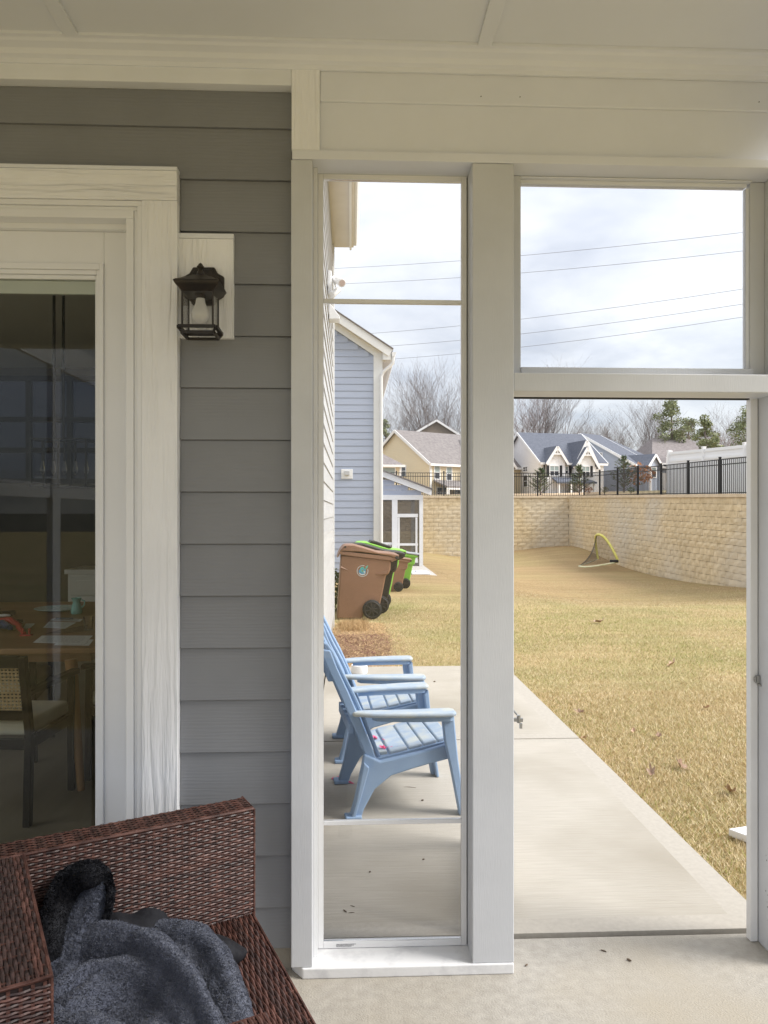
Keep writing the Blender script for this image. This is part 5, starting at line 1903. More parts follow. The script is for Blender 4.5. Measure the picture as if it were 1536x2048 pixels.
for dx in (0, tx0_ - tx1_ + .4):
    for dy in (0, ty1 - ty0 - .35):
        MB().tube([(lf.x + dx, lf.y + dy + .02, FLZ), (lt.x + dx, lt.y + dy, TZ - .037)], [.020, .034], 14).build('leg', M_oakleg, tb, smooth=50)

def dining_chair(label):
    """origin on the floor under the seat centre, facing +y (back at -y)"""
    c = thing('dining_chair', label, 'chair', group='dining chairs round the table')
    W_, D_ = .27, .24
    for sx_ in (-1, 1):
        MB().beam((sx_ * W_, -D_ - .02, 0), (sx_ * W_, -D_ + .0, .45), .035, .04, up=(0, 1, 0)).beam((sx_ * W_, -D_, .4505), (sx_ * W_, -D_ - .07, .84), .035, .04, up=(0, 1, 0)).build('rear_leg', M_ebony, c, bevel=.004)
        MB().beam((sx_ * W_, D_, 0), (sx_ * W_, D_ - .01, .64), .034, .036, up=(0, 1, 0)).build('front_leg', M_ebony, c, bevel=.004)
        MB().beam((sx_ * W_, -D_ - .025, .655), (sx_ * (W_ + .01), D_ + .03, .655), .05, .03).build('armrest', M_ebony, c, bevel=.006)
        MB().beam((sx_ * W_, -D_ + .02, .40), (sx_ * W_, D_ - .02, .40), .024, .05).build('seat_rail', M_ebony, c)
    MB().beam((-W_ + .018, D_ - .01, .40), (W_ - .018, D_ - .01, .40), .024, .05).build('seat_rail', M_ebony, c)
    MB().beam((-W_ + .018, -D_ - .01, .40), (W_ - .018, -D_ - .01, .40), .024, .05).build('seat_rail', M_ebony, c)
    MB().box(-W_ + .01, W_ - .01, -D_ + .03, D_ - .0, .426, .50).build('seat_cushion', M_cush, c, bevel=.025, seg=3)
    ptz = lambda z_: -D_ - .07 * (z_ - .45) / .39
    for zz, hh in ((.545, .05), (.815, .06)):
        MB().beam((-W_ + .018, ptz(zz), zz), (W_ - .018, ptz(zz), zz), .022, hh).build('back_rail', M_ebony, c, bevel=.003)
    cn = MB()
    nx_, nz_ = 26, 12
    for i in range(nx_ + 1):
        x = -W_ + .02 + (2 * W_ - .04) * i / nx_
        cn.beam((x, ptz(.571), .571), (x, ptz(.784), .784), .0085, .003, up=(0, 1, 0))
    for j in range(nz_ + 1):
        zz = .572 + .211 * j / nz_
        cn.beam((-W_ + .018, ptz(zz) - .003, zz), (W_ - .018, ptz(zz) - .003, zz), .003, .0085)
    cn.build('cane_panel', M_cane, c, kind='stuff')
    return c
c1 = dining_chair('black dining chair with cane back nearest the glass, its back to the porch')
def put(o, p, a):
    o.location = p
    o.rotation_euler = (0, 0, rad(a))
C0 = [c1] + [copy_tree(c1) for _ in range(3)]
nf = aZ(66, 1650, FLZ)
put(C0[0], (nf.x - .27, nf.y + .26, FLZ), -4)
C0[1]['label'] = 'black dining chair with cream cushion left of the wooden table leg, turned sideways'
put(C0[1], (-2.23, 5.05, FLZ), -80)
C0[2]['label'] = 'dining chair with cream cushion right of the table leg, half hidden by the door frame'
put(C0[2], (-1.26, 4.75, FLZ), 88)
C0[3]['label'] = 'dining chair with woven cane back on the far left side of the table'
pf_ = aD(5, 1220, 5.4)
put(C0[3], (pf_.x - .22, pf_.y + .1, FLZ + .12), -62)
C0[3].scale = (1, 1, 1)

# things on the table
M_teal = mat('teal_glaze', (0.20, 0.50, 0.46), (0.28, 0.60, 0.54), 10, 0.2)
M_plate = mat('pale_plate', (0.42, 0.60, 0.58), (0.72, 0.80, 0.78), 60, 0.3, lo=.45, hi=.55)
p = aZ(118, 1222, TZ)
o = MB().lathe([(.06, 0), (.10, .004), (.17, .018), (.185, .024), (.183, .027), (.10, .010), (.001, .008)], (p.x, p.y, TZ + .001), 28).build('plate', M_plate, smooth=40)
tag(o, 'pale teal patterned plate on the dining table', 'plate')
p = aZ(153, 1228, TZ)
jg = thing('jug', 'small turquoise jug on the dining table beside the plate', 'jug', (p.x, p.y, TZ))
MB().lathe([(.035, .001), (.042, .01), (.043, .03), (.036, .06), (.026, .09), (.030, .105), (.038, .125), (.034, .124), (.022, .09), (.001, .03)], (p.x, p.y, TZ), 20).build('jug_body', M_teal, jg, smooth=50)
MB().tube([(p.x + .036, p.y, TZ + .11), (p.x + .062, p.y, TZ + .10), (p.x + .06, p.y, TZ + .07), (p.x + .04, p.y, TZ + .05)], .006, 7).build('handle', M_teal, jg, smooth=60)
def sheet_paper(quad, lab, zoff):
    pts = [aZ(*q, TZ + zoff) for q in quad]
    mb = MB().hexa([(*q.xy, TZ + zoff - .0008) for q in pts] + [(*q.xy, TZ + zoff) for q in pts])
    # rows of grey writing
    o_ = thing('paper', lab, 'paper', (pts[0].x, pts[0].y, TZ + zoff))
    mb.build('sheet', M_paper, o_)
    ink = MB()
    for r_ in range(7):
        t = .15 + r_ * .11
        a = pts[0].lerp(pts[3], t)
        b = pts[1].lerp(pts[2], t)
        u = .1
        while u < .88:
            l = random.uniform(.02, .08)
            q0, q1 = a.lerp(b, u), a.lerp(b, min(u + l, .9))
            ink.beam((*q0.xy, TZ + zoff + .0006), (*q1.xy, TZ + zoff + .0006), .005, .0004)
            u += l + .02
    ink.build('writing', M_ink, o_, kind='stuff')
sheet_paper([(66, 1285), (168, 1288), (186, 1271), (84, 1271)], 'sheet of paper with writing at the near right corner of the table', .004)
sheet_paper([(108, 1290), (178, 1291), (187, 1279), (120, 1278)], 'lower crumpled sheet peeking out under the written sheet', .0025)
sheet_paper([(86, 1255), (130, 1257), (152, 1245), (98, 1243)], 'blank sheet in the middle of the table behind the woven mat', .003)
sheet_paper([(46, 1257), (60, 1256), (70, 1247), (52, 1247)], 'small white sheet beside the red toy', .003)
sheet_paper([(100, 1241), (160, 1243), (166, 1238), (104, 1237)], 'long white sheet under a dark pen in front of the plate', .003)
a, b = aZ(112, 1240, TZ), aZ(146, 1240, TZ)
o = MB().tube([(a.x, a.y, TZ + .012), (b.x, b.y, TZ + .012)], .007, 8).build('pen', mat('dark_pen', (.05, .06, .08), rough=.4))
tag(o, 'dark pen lying on the long white sheet', 'pen')
pts = [aZ(*q, TZ) for q in ((92, 1268), (172, 1264), (176, 1250), (118, 1261))]
o = MB().hexa([(*q.xy, TZ + .001) for q in pts] + [(*q.xy, TZ + .004) for q in pts]).build('placemat', mat('woven_mat', (.09, .055, .03), (.20, .13, .08), 90, .9, .8, 120, .003))
tag(o, 'brown woven placemat under the drinking glass', 'placemat')
p = aZ(177, 1262, TZ)
o = MB().lathe([(.030, .002), (.034, .09), (.032, .09), (.028, .01), (.001, .008)], (p.x, p.y, TZ + .004), 18).build('drinking_glass', M_glass, smooth=40)
tag(o, 'clear drinking glass at the right end of the table', 'glass')
# toy: red and dark blue pieces
M_red = mat('red_plastic', (0.45, 0.03, 0.03), rough=.3)
M_bluep = mat('blue_plastic', (0.03, 0.06, 0.16), rough=.3)
p = aZ(18, 1262, TZ)
ty_ = thing('toy', 'red and dark blue plastic toy pieces at the left of the table', 'toy', (p.x, p.y, TZ))
q0, q1, q2, q3 = aZ(0, 1258, TZ), aZ(22, 1254, TZ), aZ(38, 1262, TZ), aZ(48, 1272, TZ)
MB().tube([(q0.x - .1, q0.y + .1, TZ + .03), (q0.x, q0.y + .1, TZ + .045), (q1.x, q1.y, TZ + .045), (q2.x, q2.y, TZ + .03), (q3.x, q3.y, TZ + .015)], [.022, .024, .026, .022, .014], 10).build('red_arc', M_red, ty_, smooth=60)
MB().tube([(q0.x - .1, q0.y, TZ + .025), (q1.x - .03, q1.y - .06, TZ + .03), (q2.x - .04, q2.y - .04, TZ + .03)], [.025, .03, .018], 10).build('blue_base', M_bluep, ty_, smooth=60)
MB().box(q3.x - .02, q3.x + .05, q3.y - .02, q3.y + .02, TZ + .001, TZ + .012).box(q3.x - .01, q3.x, q3.y - .01, q3.y + .01, TZ + .0121, TZ + .05).box(q3.x + .03, q3.x + .04, q3.y - .01, q3.y + .01, TZ + .0121, TZ + .05).build('red_piece', M_red, ty_, bevel=.003)
MB().ball((q0.x - .03, q0.y + .12, TZ + .075), (.05, .035, .010), 14, 8).build('white_disc', M_paper, ty_, smooth=60)
wrp = MB()
r_ = random.Random(5)
for k_ in range(26):
    c_ = Vector((q0.x + r_.uniform(-.1, .16), q0.y - r_.uniform(.02, .16), TZ + r_.uniform(.002, .03)))
    d1, d2 = Vector((r_.gauss(0, .04), r_.gauss(0, .04), r_.uniform(0, .02))), Vector((r_.gauss(0, .04), r_.gauss(0, .04), r_.uniform(0, .02)))
    wrp.add([c_, c_ + d1, c_ + d1 + d2, c_ + d2], [(0, 1, 2, 3)])
o = wrp.build('plastic_wrap', M_glass)
tag(o, 'crumpled clear plastic wrap in front of the toy', 'plastic wrap')

# pendant lamp
PD = 5.6
pl0, pl1 = aD(72, 880, PD), aD(180, 974, PD)
lam = thing('pendant_lamp', 'long black rectangular frame pendant lamp hanging on two rods above the table', 'lamp', (pl0.x, pl0.y, pl1.z))
fr = MB()
yy0, yy1 = pl0.y - .1, pl0.y + .14
for yy in (yy0, yy1):
    for zz in (pl1.z, pl0.z):
        fr.beam((pl0.x, yy, zz), (pl1.x, yy, zz), .012, .012)
    for k_ in range(3):
        x = pl0.x + (pl1.x - pl0.x) * k_ / 2
        fr.beam((x, yy, pl1.z), (x, yy, pl0.z), .012, .012)
for x in (pl0.x, pl1.x):
    for zz in (pl1.z, pl0.z):
        fr.beam((x, yy0, zz), (x, yy1, zz), .012, .012)
fr.build('lamp_frame', M_ebony, lam)
for px in (108, 127):
    r0_ = aD(px, 880, PD)
    MB().beam((r0_.x, r0_.y, r0_.z), (r0_.x, r0_.y, RZ - .001), .016, .016).build('rod', M_ebony, lam)
for k_ in range(5):
    x = pl0.x + (pl1.x - pl0.x) * (k_ + .5) / 5
    MB().lathe([(.004, 0), (.016, .02), (.018, .045), (.010, .075), (.008, .10)], (x, pl0.y + .02, pl1.z + .09), 12).build('bulb', M_glass, lam, smooth=60)
    MB().beam((x, pl0.y + .02, pl1.z + .19), (x, pl0.y + .02, pl0.z), .012, .012).build('socket', M_ebony, lam)

# kitchen cabinet at the back
cbq = aD(136, 1139, 8.6)
cb = thing('cabinet', 'white drawer cabinet with pale counter at the back of the room', 'cabinet', (cbq.x, cbq.y, FLZ))
M_cab = mat('cabinet_white', (0.70, 0.70, 0.68), rough=.4)
MB().box(cbq.x - .03, cbq.x + 1.1, cbq.y - .03, cbq.y + .6, cbq.z - .05, cbq.z).build('counter', M_cab, cb, bevel=.004)
MB().box(cbq.x, cbq.x + 1.1, cbq.y, cbq.y + .6, FLZ, cbq.z - .051).build('cabinet_body', M_cab, cb)
for k_ in range(3):
    z1_ = cbq.z - .07 - k_ * .235
    MB().box(cbq.x + .03, cbq.x + .75, cbq.y - .02, cbq.y - .001, z1_ - .22, z1_).build('drawer', M_cab, cb, bevel=.004)
    MB().box(cbq.x + .10, cbq.x + .68, cbq.y - .026, cbq.y - .0201, z1_ - .17, z1_ - .05).build('drawer_panel', M_cab, cb, bevel=.006)
    MB().ball((cbq.x + .39, cbq.y - .045, z1_ - .11), .016, 10, 6).build('knob', M_strike, cb, smooth=60)
# ================================================================ WICKER SOFA
M_wick = mat('brown_wicker', (0.045, 0.020, 0.016), (0.17, 0.080, 0.062), 22, 0.42, 0.3, 220, .0008, stretch=(1, 1, 2.5), spec=.3, lo=.38, hi=.7)
M_wick2 = mat('dark_wicker', (0.028, 0.015, 0.013), (0.10, 0.056, 0.048), 30, 0.42, 0.3, 220, .0008, lo=.38, hi=.7)
M_wick3 = mat('red_brown_wicker', (0.052, 0.022, 0.018), (0.165, 0.080, 0.063), 30, 0.42, 0.3, 220, .0008, lo=.38, hi=.7)
MW = [M_wick, M_wick2, M_wick3]
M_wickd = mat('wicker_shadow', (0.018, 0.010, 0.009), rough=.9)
def weave(mb, O_, U, V_, Nn, W_, Hh, row=.0072, stake=.0205, seed=0, amp=.0040, double=False):
    """plaited strands running along U, stacked along V, standing proud along N"""
    O_, U, V_, Nn = Vector(O_), Vector(U).normalized(), Vector(V_).normalized(), Vector(Nn).normalized()
    r = random.Random(seed)
    ns = max(2, int(W_ / stake))
    sk = W_ / ns
    for i in range(ns):
        c_ = O_ + U * (sk * (i + .5))
        a, b = c_ - U * .0035 + Nn * .0022, c_ + U * .0035 + Nn * .0022
        mb.add([a, b, b + V_ * Hh, a + V_ * Hh], [(0, 1, 2, 3)])
    nr = int(Hh / row)
    for j in range(nr):
        v0 = j * row + r.uniform(-.0004, .0004)
        ph = (j // 2 if double else j) % 2
        o = len(mb.v)
        k = ns * 4
        jit = r.uniform(-.0003, .0003)
        smi = r.choice((0, 0, 1, 1, 2))
        for i in range(k + 1):
            u = W_ * i / k
            s = math.sin(math.pi * (u / sk - .5 + .5 + ph) + 0.0) if False else math.cos(math.pi * ((u - sk * .5) / sk + ph))
            n_ = .0020 + amp * (s * .5 + .5) + jit
            c_ = O_ + U * u
            mb.v.append(tuple(c_ + V_ * (v0 + row * .06) + Nn * (n_ - .0014)))
            mb.v.append(tuple(c_ + V_ * (v0 + row * .5) + Nn * (n_ + .0006)))
            mb.v.append(tuple(c_ + V_ * (v0 + row * .94) + Nn * (n_ - .0014)))
        for i in range(k):
            q = o + i * 3
            mb.f.append((q, q + 3, q + 4, q + 1))
            mb.f.append((q + 1, q + 4, q + 5, q + 2))
            mb.mi += [smi, smi]
SO = Vector((-0.30, 2.375, 0))
SANG = math.atan2(.458, .889)
sofa = thing('wicker_sofa', 'dark brown woven wicker outdoor sofa under the patio door', 'sofa')
BT, ST, BTH = .69, .372, .105
AX0, AX1 = -.90, -.64
AF = -.615
bk = MB().box(AX0, 0, 0, BTH, .06, BT).build('backrest', M_wickd, sofa)
wv = MB()
weave(wv, (AX1 - .02, 0, ST - .01), (1, 0, 0), (0, 0, 1), (0, -1, 0), -AX1 + .02, BT - ST + .008, seed=1)
weave(wv, (AX0, .002, BT), (1, 0, 0), (0, 1, 0), (0, 0, 1), -AX0, BTH - .004, row=.0085, stake=.024, seed=2, double=False)
weave(wv, (0, .002, .06), (0, 1, 0), (0, 0, 1), (1, 0, 0), BTH - .004, BT - .062, stake=.026, seed=3)
wv.tube([(AX0, -.001, BT + .001), (0.001, -.001, BT + .001), (.002, BTH, BT + .001)], .0048, 6)
wv.tube([(.002, -.001, BT), (.002, -.001, .06)], .0048, 6)
wv.build('weave', MW, bk, kind='stuff')
am = MB().box(AX0, AX1, AF, -.001, .06, BT - .001).build('armrest', M_wickd, sofa)
wv = MB()
weave(wv, (AX1 - .002, AF + .002, BT - .001), (0, 1, 0), (-1, 0, 0), (0, 0, 1), -AF - .006, AX1 - AX0 - .004, row=.0085, stake=.03, seed=4, double=False)
weave(wv, (AX0, AF, .06), (1, 0, 0), (0, 0, 1), (0, -1, 0), AX1 - AX0, BT - .065, seed=5)
weave(wv, (AX1, AF + .002, ST - .01), (0, 1, 0), (0, 0, 1), (1, 0, 0), -AF - .006, BT - ST, seed=6)
wv.tube([(AX0, AF, BT), (AX1, AF, BT), (AX1, -.004, BT)], .005, 6)
wv.tube([(AX1, AF, BT), (AX1, AF, .06)], .005, 6)
wv.build('weave', MW, am, kind='stuff')
SF = -.74
se = MB().box(AX1 + .001, -.004, SF, -.002, .10, ST - .002).build('seat', M_wickd, sofa)
wv = MB()
weave(wv, (AX1 + .002, SF, ST - .002), (0, 1, 0), (1, 0, 0), (0, 0, 1), -SF - .004, -AX1 - .006, row=.0085, stake=.030, seed=7, double=False, amp=.0042)
weave(wv, (-.004, SF, .10), (0, 1, 0), (0, 0, 1), (1, 0, 0), -SF - .004, ST - .105, seed=8)
weave(wv, (AX1, SF, .10), (1, 0, 0), (0, 0, 1), (0, -1, 0), -AX1 - .004, ST - .105, seed=9)
wv.tube([(-.003, -.003, ST - .001), (-.003, SF, ST - .001), (AX1, SF, ST - .001)], .005, 6)
wov = wv.build('weave', MW, se, kind='stuff')
# the seat narrows a little towards its front edge
for o_ in (se, wov):
    for v_ in o_.data.vertices:
        v_.co.x += v_.co.y * .085 * (v_.co.x - AX1) / (-AX1)
for x, y in ((-.05, -.69), (-.05, .05), (AX0 + .05, AF + .05), (AX0 + .05, .05)):
    MB().box(x - .025, x + .025, y - .025, y + .025, 0, .0995 if x > -.5 and y < 0 else .0595).build('leg', M_wickd, sofa)
sofa.location = SO
sofa.rotation_euler = (0, 0, SANG)
SM = Matrix.Translation(SO) @ Matrix.Rotation(SANG, 4, 'Z')

# another piece of the set: only the end of its arm shows at the bottom edge
wc = thing('wicker_armchair', 'matching wicker armchair, only the end of one arm showing at the bottom edge', 'armchair')
def slabw(x0, x1, y0, y1, z0, z1, name):
    b_ = MB().box(x0, x1, y0, y1, z0, z1).build(name, M_wickd, wc)
    w_ = MB()
    weave(w_, (x1 - .002, y0, z1), (0, 1, 0), (-1, 0, 0), (0, 0, 1), y1 - y0, x1 - x0 - .004, row=.0085, stake=.03, seed=20, double=False)
    weave(w_, (x0, y1, z0), (1, 0, 0), (0, 0, 1), (0, 1, 0), x1 - x0, z1 - z0 - .004, seed=21)
    weave(w_, (x1, y0, z0), (0, 1, 0), (0, 0, 1), (1, 0, 0), y1 - y0, z1 - z0 - .004, seed=22)
    w_.tube([(x0, y1, z1), (x1, y1, z1), (x1, y0, z1)], .005, 6)
    w_.build('weave', MW, b_, kind='stuff')
slabw(-.385, -.27, -1.35, -.80, .08, .60, 'armrest')
slabw(-1.02, -.91, -1.35, -.80, .08, .60, 'armrest')
slabw(-.909, -.386, -1.35, -.83, .08, .34, 'seat')
slabw(-1.02, -.27, -1.47, -1.352, .08, .70, 'backrest')
wc.location = SO
wc.rotation_euler = (0, 0, SANG)

# ================================================================ FLEECE JACKET on the seat
def wz(px, py, z): return aZ(px, py, z)
def remeshed(blobs, voxel, smooth_it=6):
    mb = MB()
    for (c_, r_) in blobs:
        mb.ball(c_, r_, 14, 9)
    o = mb.build('tmp_blob', M_wickd)
    m1 = o.modifiers.new('r', 'REMESH')
    m1.mode = 'VOXEL'
    m1.voxel_size = voxel
    m2 = o.modifiers.new('s', 'SMOOTH')
    m2.iterations = smooth_it
    m2.factor = .6
    dg = bpy.context.evaluated_depsgraph_get()
    dg.update()
    me = bpy.data.meshes.new_from_object(o.evaluated_get(dg))
    bpy.data.objects.remove(o)
    return me
def fold(pts, z0, z1, r0, r1=None, n=12, flat=1.0):
    """string of balls along pixel points; heights run z0..z1, radii r0..r1"""
    out_ = []
    P = [wz(px, py, z0 + (z1 - z0) * i / (len(pts) - 1)) for i, (px, py) in enumerate(pts)]
    r1 = r1 or r0
    for i in range(len(P) - 1):
        for k_ in range(n):
            t = k_ / n
            g_ = (i + t) / (len(P) - 1)
            r_ = r0 + (r1 - r0) * g_
            out_.append((P[i].lerp(P[i + 1], t), (r_, r_, r_ * flat)))
    return out_
M_fleece = mat('blue_grey_fleece', (0.085, 0.093, 0.128), (0.12, 0.132, 0.172), 60, 0.95, .6, 170, .006, spec=.1, sheen=.3)
M_pile = mat('fleece_pile', (0.095, 0.104, 0.138), (0.13, 0.142, 0.182), 40, 0.95, spec=.08, sheen=.25)
M_shell = mat('black_shell', (0.012, 0.012, 0.015), (0.026, 0.027, 0.032), 18, 0.85, .6, 45, .004, spec=.2)
jk = thing('fleece_jacket', 'crumpled dark jacket with blue grey fleece lining thrown on the wicker seat', 'jacket', (-.6, 1.9, ST))
# draped heap: heights from control points (px, py, z), cloth wrinkles on top
LINES_ = [
 [(112, 1920, .46), (145, 1866, .50), (188, 1846, .52), (236, 1844, .53), (280, 1856, .53), (318, 1876, .53), (352, 1905, .53), (380, 1938, .53), (405, 1978, .52), (428, 2022, .51), (448, 2085, .50)],
 [(125, 1960, .475), (180, 1918, .495), (240, 1918, .49), (295, 1945, .485), (335, 1985, .475), (368, 2035, .47), (395, 2095, .465)],
 [(140, 1990, .465), (190, 1965, .46), (240, 1972, .445), (285, 2005, .435), (325, 2050, .45), (350, 2110, .455)],
 [(250, 2018, .405), (275, 2030, .40), (298, 2050, .42)],
 [(100, 2010, .47), (130, 2035, .475), (175, 2030, .475), (215, 2050, .475), (245, 2085, .465), (260, 2130, .46)],
 [(110, 2080, .47), (160, 2085, .47), (210, 2110, .465), (330, 2140, .46)],
 [(318, 1848, .44), (352, 1838, .46), (394, 1848, .47), (424, 1878, .468), (446, 1925, .462), (460, 1978, .457), (470, 2035, .452), (480, 2095, .445)],
 [(365, 1895, .43), (398, 1930, .42), (422, 1972, .413), (444, 2022, .408), (462, 2080, .405)]]
CXY = []
for L_ in LINES_:
    W3 = [Vector((*wz(px, py, z_).xy, z_)) for px, py, z_ in L_]
    for a_, b_ in zip(W3[:-1], W3[1:]):
        n_ = max(2, int((b_ - a_).length / .010))
        CXY += [tuple(a_.lerp(b_, k / n_)) for k in range(n_)]
    CXY.append(tuple(W3[-1]))
CXY = np.array(CXY)
NG = 190
gx = np.linspace(CXY[:, 0].min() - .07, CXY[:, 0].max() + .07, NG)
gy = np.linspace(CXY[:, 1].min() - .07, CXY[:, 1].max() + .07, NG)
GX, GY = np.meshgrid(gx, gy)
dx_ = np.sqrt((GX[..., None] - CXY[:, 0]) ** 2 + (GY[..., None] - CXY[:, 1]) ** 2)
# wander the outline and the folds
warp = (vnoise(GX + 3, GY + 5, .09) - .5) * .02
wgt = np.exp(-((dx_ + warp[..., None] * .4) / .026) ** 2) + 1e-12
GZ = (wgt * CXY[:, 2]).sum(-1) / wgt.sum(-1)
ind = .058 + warp - dx_.min(-1)
ux, uy = GX * .62 + GY * .78, GX * .78 - GY * .62
wr = np.abs(vnoise(ux * .35 + 8, uy + 2, .030) - .5) * 2
wr2 = np.abs(vnoise(ux * .35 + 1, uy * .9 + 9 + vnoise(GX, GY, .09) * .06, .075) - .5) * 2
GZ = GZ - .008 * (1 - wr2) ** 3
mask = np.clip(ind / .06, 0, 1)
mask = np.sqrt(np.clip(1 - (1 - mask) ** 2, 0, 1))
GZ = ST + .004 + (GZ - ST) * mask
idx = -np.ones((NG, NG), int)
okv = ind > -.004
idx[okv] = np.arange(okv.sum())
Vh = np.stack([GX[okv], GY[okv], GZ[okv]], 1)
Fh = [(int(idx[a, b]), int(idx[a, b + 1]), int(idx[a + 1, b + 1]), int(idx[a + 1, b])) for a in range(NG - 1) for b in range(NG - 1)
      if min(idx[a, b], idx[a, b + 1], idx[a + 1, b + 1], idx[a + 1, b]) >= 0]
me = bpy.data.meshes.new('lining')
me.from_pydata(Vh.tolist(), [], Fh)
me.update()
def as_part(me, name, m, parent, smooth=True, off=None):
    off = off or root_of(parent).location
    c_ = np.empty(len(me.vertices) * 3)
    me.vertices.foreach_get('co', c_)
    c_ = c_.reshape(-1, 3) - np.array(off)
    me.vertices.foreach_set('co', c_.reshape(-1))
    me.name = name
    me.materials.clear()
    me.materials.append(m)
    me.polygons.foreach_set('use_smooth', [smooth] * len(me.polygons))
    o = bpy.data.objects.new(name, me)
    COL.objects.link(o)
    o.parent = parent
    return o
def pile(me, n, h, parent, m, name='fleece_pile', w_=.0032):
    """tufts of the sherpa pile standing on a mesh (mesh already in its object's coordinates)"""
    me.calc_loop_triangles()
    t = np.empty(len(me.loop_triangles) * 3, dtype=np.int32)
    me.loop_triangles.foreach_get('vertices', t)
    t = t.reshape(-1, 3)
    c_ = np.empty(len(me.vertices) * 3)
    me.vertices.foreach_get('co', c_)
    c_ = c_.reshape(-1, 3)
    A, B_, C_ = c_[t[:, 0]], c_[t[:, 1]], c_[t[:, 2]]
    nr = np.cross(B_ - A, C_ - A)
    ar = np.linalg.norm(nr, axis=1)
    nr = nr / np.maximum(ar, 1e-12)[:, None]
    up = nr[:, 2] > -.5
    pr_ = ar * up
    idx = rng.choice(len(t), n, p=pr_ / pr_.sum())
    u, v = rng.random(n), rng.random(n)
    f = u + v > 1
    u[f], v[f] = 1 - u[f], 1 - v[f]
    P = A[idx] + (B_[idx] - A[idx]) * u[:, None] + (C_[idx] - A[idx]) * v[:, None]
    Nn = nr[idx]
    # neighbouring tufts lean together, which gives the clumped look
    lean_ = np.stack([vnoise(P[:, 0] + 3, P[:, 1] + P[:, 2], .006) - .5, vnoise(P[:, 0] + 11, P[:, 1] + P[:, 2], .006) - .5, vnoise(P[:, 0] + 5, P[:, 1] - P[:, 2], .006) - .5], 1)
    tip = P + (Nn + lean_ * 1.3 + rng.normal(0, .2, (n, 3))) * (h * rng.uniform(.6, 1.2, (n, 1)))
    e = np.cross(Nn, rng.normal(0, 1, (n, 3)))
    e /= np.maximum(np.linalg.norm(e, axis=1), 1e-9)[:, None]
    V = np.stack([P - e * w_ / 2, P + e * w_ / 2, tip], 1).reshape(-1, 3)
    m_ = bpy.data.meshes.new(name)
    m_.vertices.add(3 * n)
    m_.vertices.foreach_set('co', V.reshape(-1))
    m_.loops.add(3 * n)
    m_.loops.foreach_set('vertex_index', np.arange(3 * n, dtype=np.int32))
    m_.polygons.add(n)
    m_.polygons.foreach_set('loop_start', np.arange(0, 3 * n, 3, dtype=np.int32))
    m_.update(calc_edges=True)
    m_.materials.append(m)
    o = bpy.data.objects.new(name, m_)
    COL.objects.link(o)
    o.parent = parent
    o['kind'] = 'stuff'
    return o
lin = as_part(me, 'lining', M_fleece, jk)
pile(lin.data, 150000, .0032, lin, M_pile, w_=.0022)
# hood: fleece inside, black rolled edge
B = fold([(100, 1930), (122, 1870), (146, 1815), (168, 1775), (188, 1756)], .46, .61, .036, .030)
B += fold([(135, 1900), (160, 1850), (185, 1800), (200, 1765)], .47, .60, .036, .028)
B += fold([(195, 1850), (205, 1810), (212, 1775)], .50, .58, .018, .016)
me = remeshed(B, .0075, 6)
hd = as_part(me, 'hood', M_fleece, jk)
pile(hd.data, 40000, .0032, hd, M_pile, w_=.0022)
B = fold([(78, 1905), (84, 1850), (98, 1790), (122, 1748), (155, 1731), (190, 1728), (214, 1745), (222, 1785), (216, 1830), (205, 1858)], .46, .50, .013)
B = []
path = [((80, 1910), .47), ((85, 1850), .545), ((98, 1795), .60), ((122, 1750), .635), ((158, 1730), .65), ((192, 1728), .65), ((214, 1745), .63), ((223, 1785), .58), ((216, 1830), .53), ((204, 1860), .49)]
P = [wz(*a, z_) for a, z_ in path]
for i in range(len(P) - 1):
    for k_ in range(10):
        B.append((P[i].lerp(P[i + 1], k_ / 10), .0105))
me = remeshed(B, .006, 5)
tr_ = as_part(me, 'hood_trim', M_shell, jk)
pile(tr_.data, 12000, .0045, tr_, M_shell, 'trim_pile')
B = fold([(94, 1900), (106, 1845), (124, 1798), (150, 1762), (188, 1752)], .50, .640, .036, .030)
B += fold([(100, 1935), (95, 1980), (92, 2050)], .40, .40, .04)
me = remeshed(B, .008, 6)
shl = as_part(me, 'shell', M_shell, jk)
pile(shl.data, 22000, .0042, shl, M_shell, 'shell_pile', w_=.0024)
# black shell cloth showing behind and to the right
def cloth(quad_rows, name):
    """grid of (px,py,z) rows -> thick smooth sheet"""
    mb = MB()
    nr, nc = len(quad_rows), len(quad_rows[0])
    for row in quad_rows:
        for (px, py, z_) in row:
            mb.v.append(tuple(wz(px, py, z_)))
    for j in range(nr - 1):
        for i in range(nc - 1):
            a = j * nc + i
            mb.f.append((a, a + 1, a + nc + 1, a + nc))
            mb.mi.append(0)
    o = mb.build(name, M_shell, jk, smooth=80)
    s_ = o.modifiers.new('subd', 'SUBSURF')
    s_.levels = s_.render_levels = 2
    t_ = o.modifiers.new('thick', 'SOLIDIFY')
    t_.thickness = .007
    return o
cloth([[(205, 1815, .45), (228, 1815, .47), (255, 1812, .445), (285, 1806, .465), (318, 1812, .45), (345, 1815, .425)],
       [(208, 1832, .47), (232, 1830, .49), (262, 1836, .45), (290, 1822, .475), (322, 1828, .455), (342, 1832, .41)],
       [(212, 1856, .46), (238, 1862, .46), (268, 1862, .45), (295, 1858, .445), (325, 1858, .42), (345, 1856, .39)],
       [(215, 1905, .42), (240, 1910, .41), (270, 1910, .40), (300, 1905, .39), (325, 1895, .385), (350, 1885, .38)]], 'collar')
cloth([[(420, 1868, .41), (452, 1878, .42), (470, 1890, .40), (492, 1902, .383)],
       [(418, 1890, .42), (455, 1893, .43), (472, 1902, .41), (490, 1910, .380)],
       [(418, 1915, .41), (458, 1914, .41), (470, 1918, .40), (484, 1915, .379)],
       [(424, 1945, .385), (458, 1930, .385), (466, 1926, .38), (478, 1920, .378)]], 'cuff')
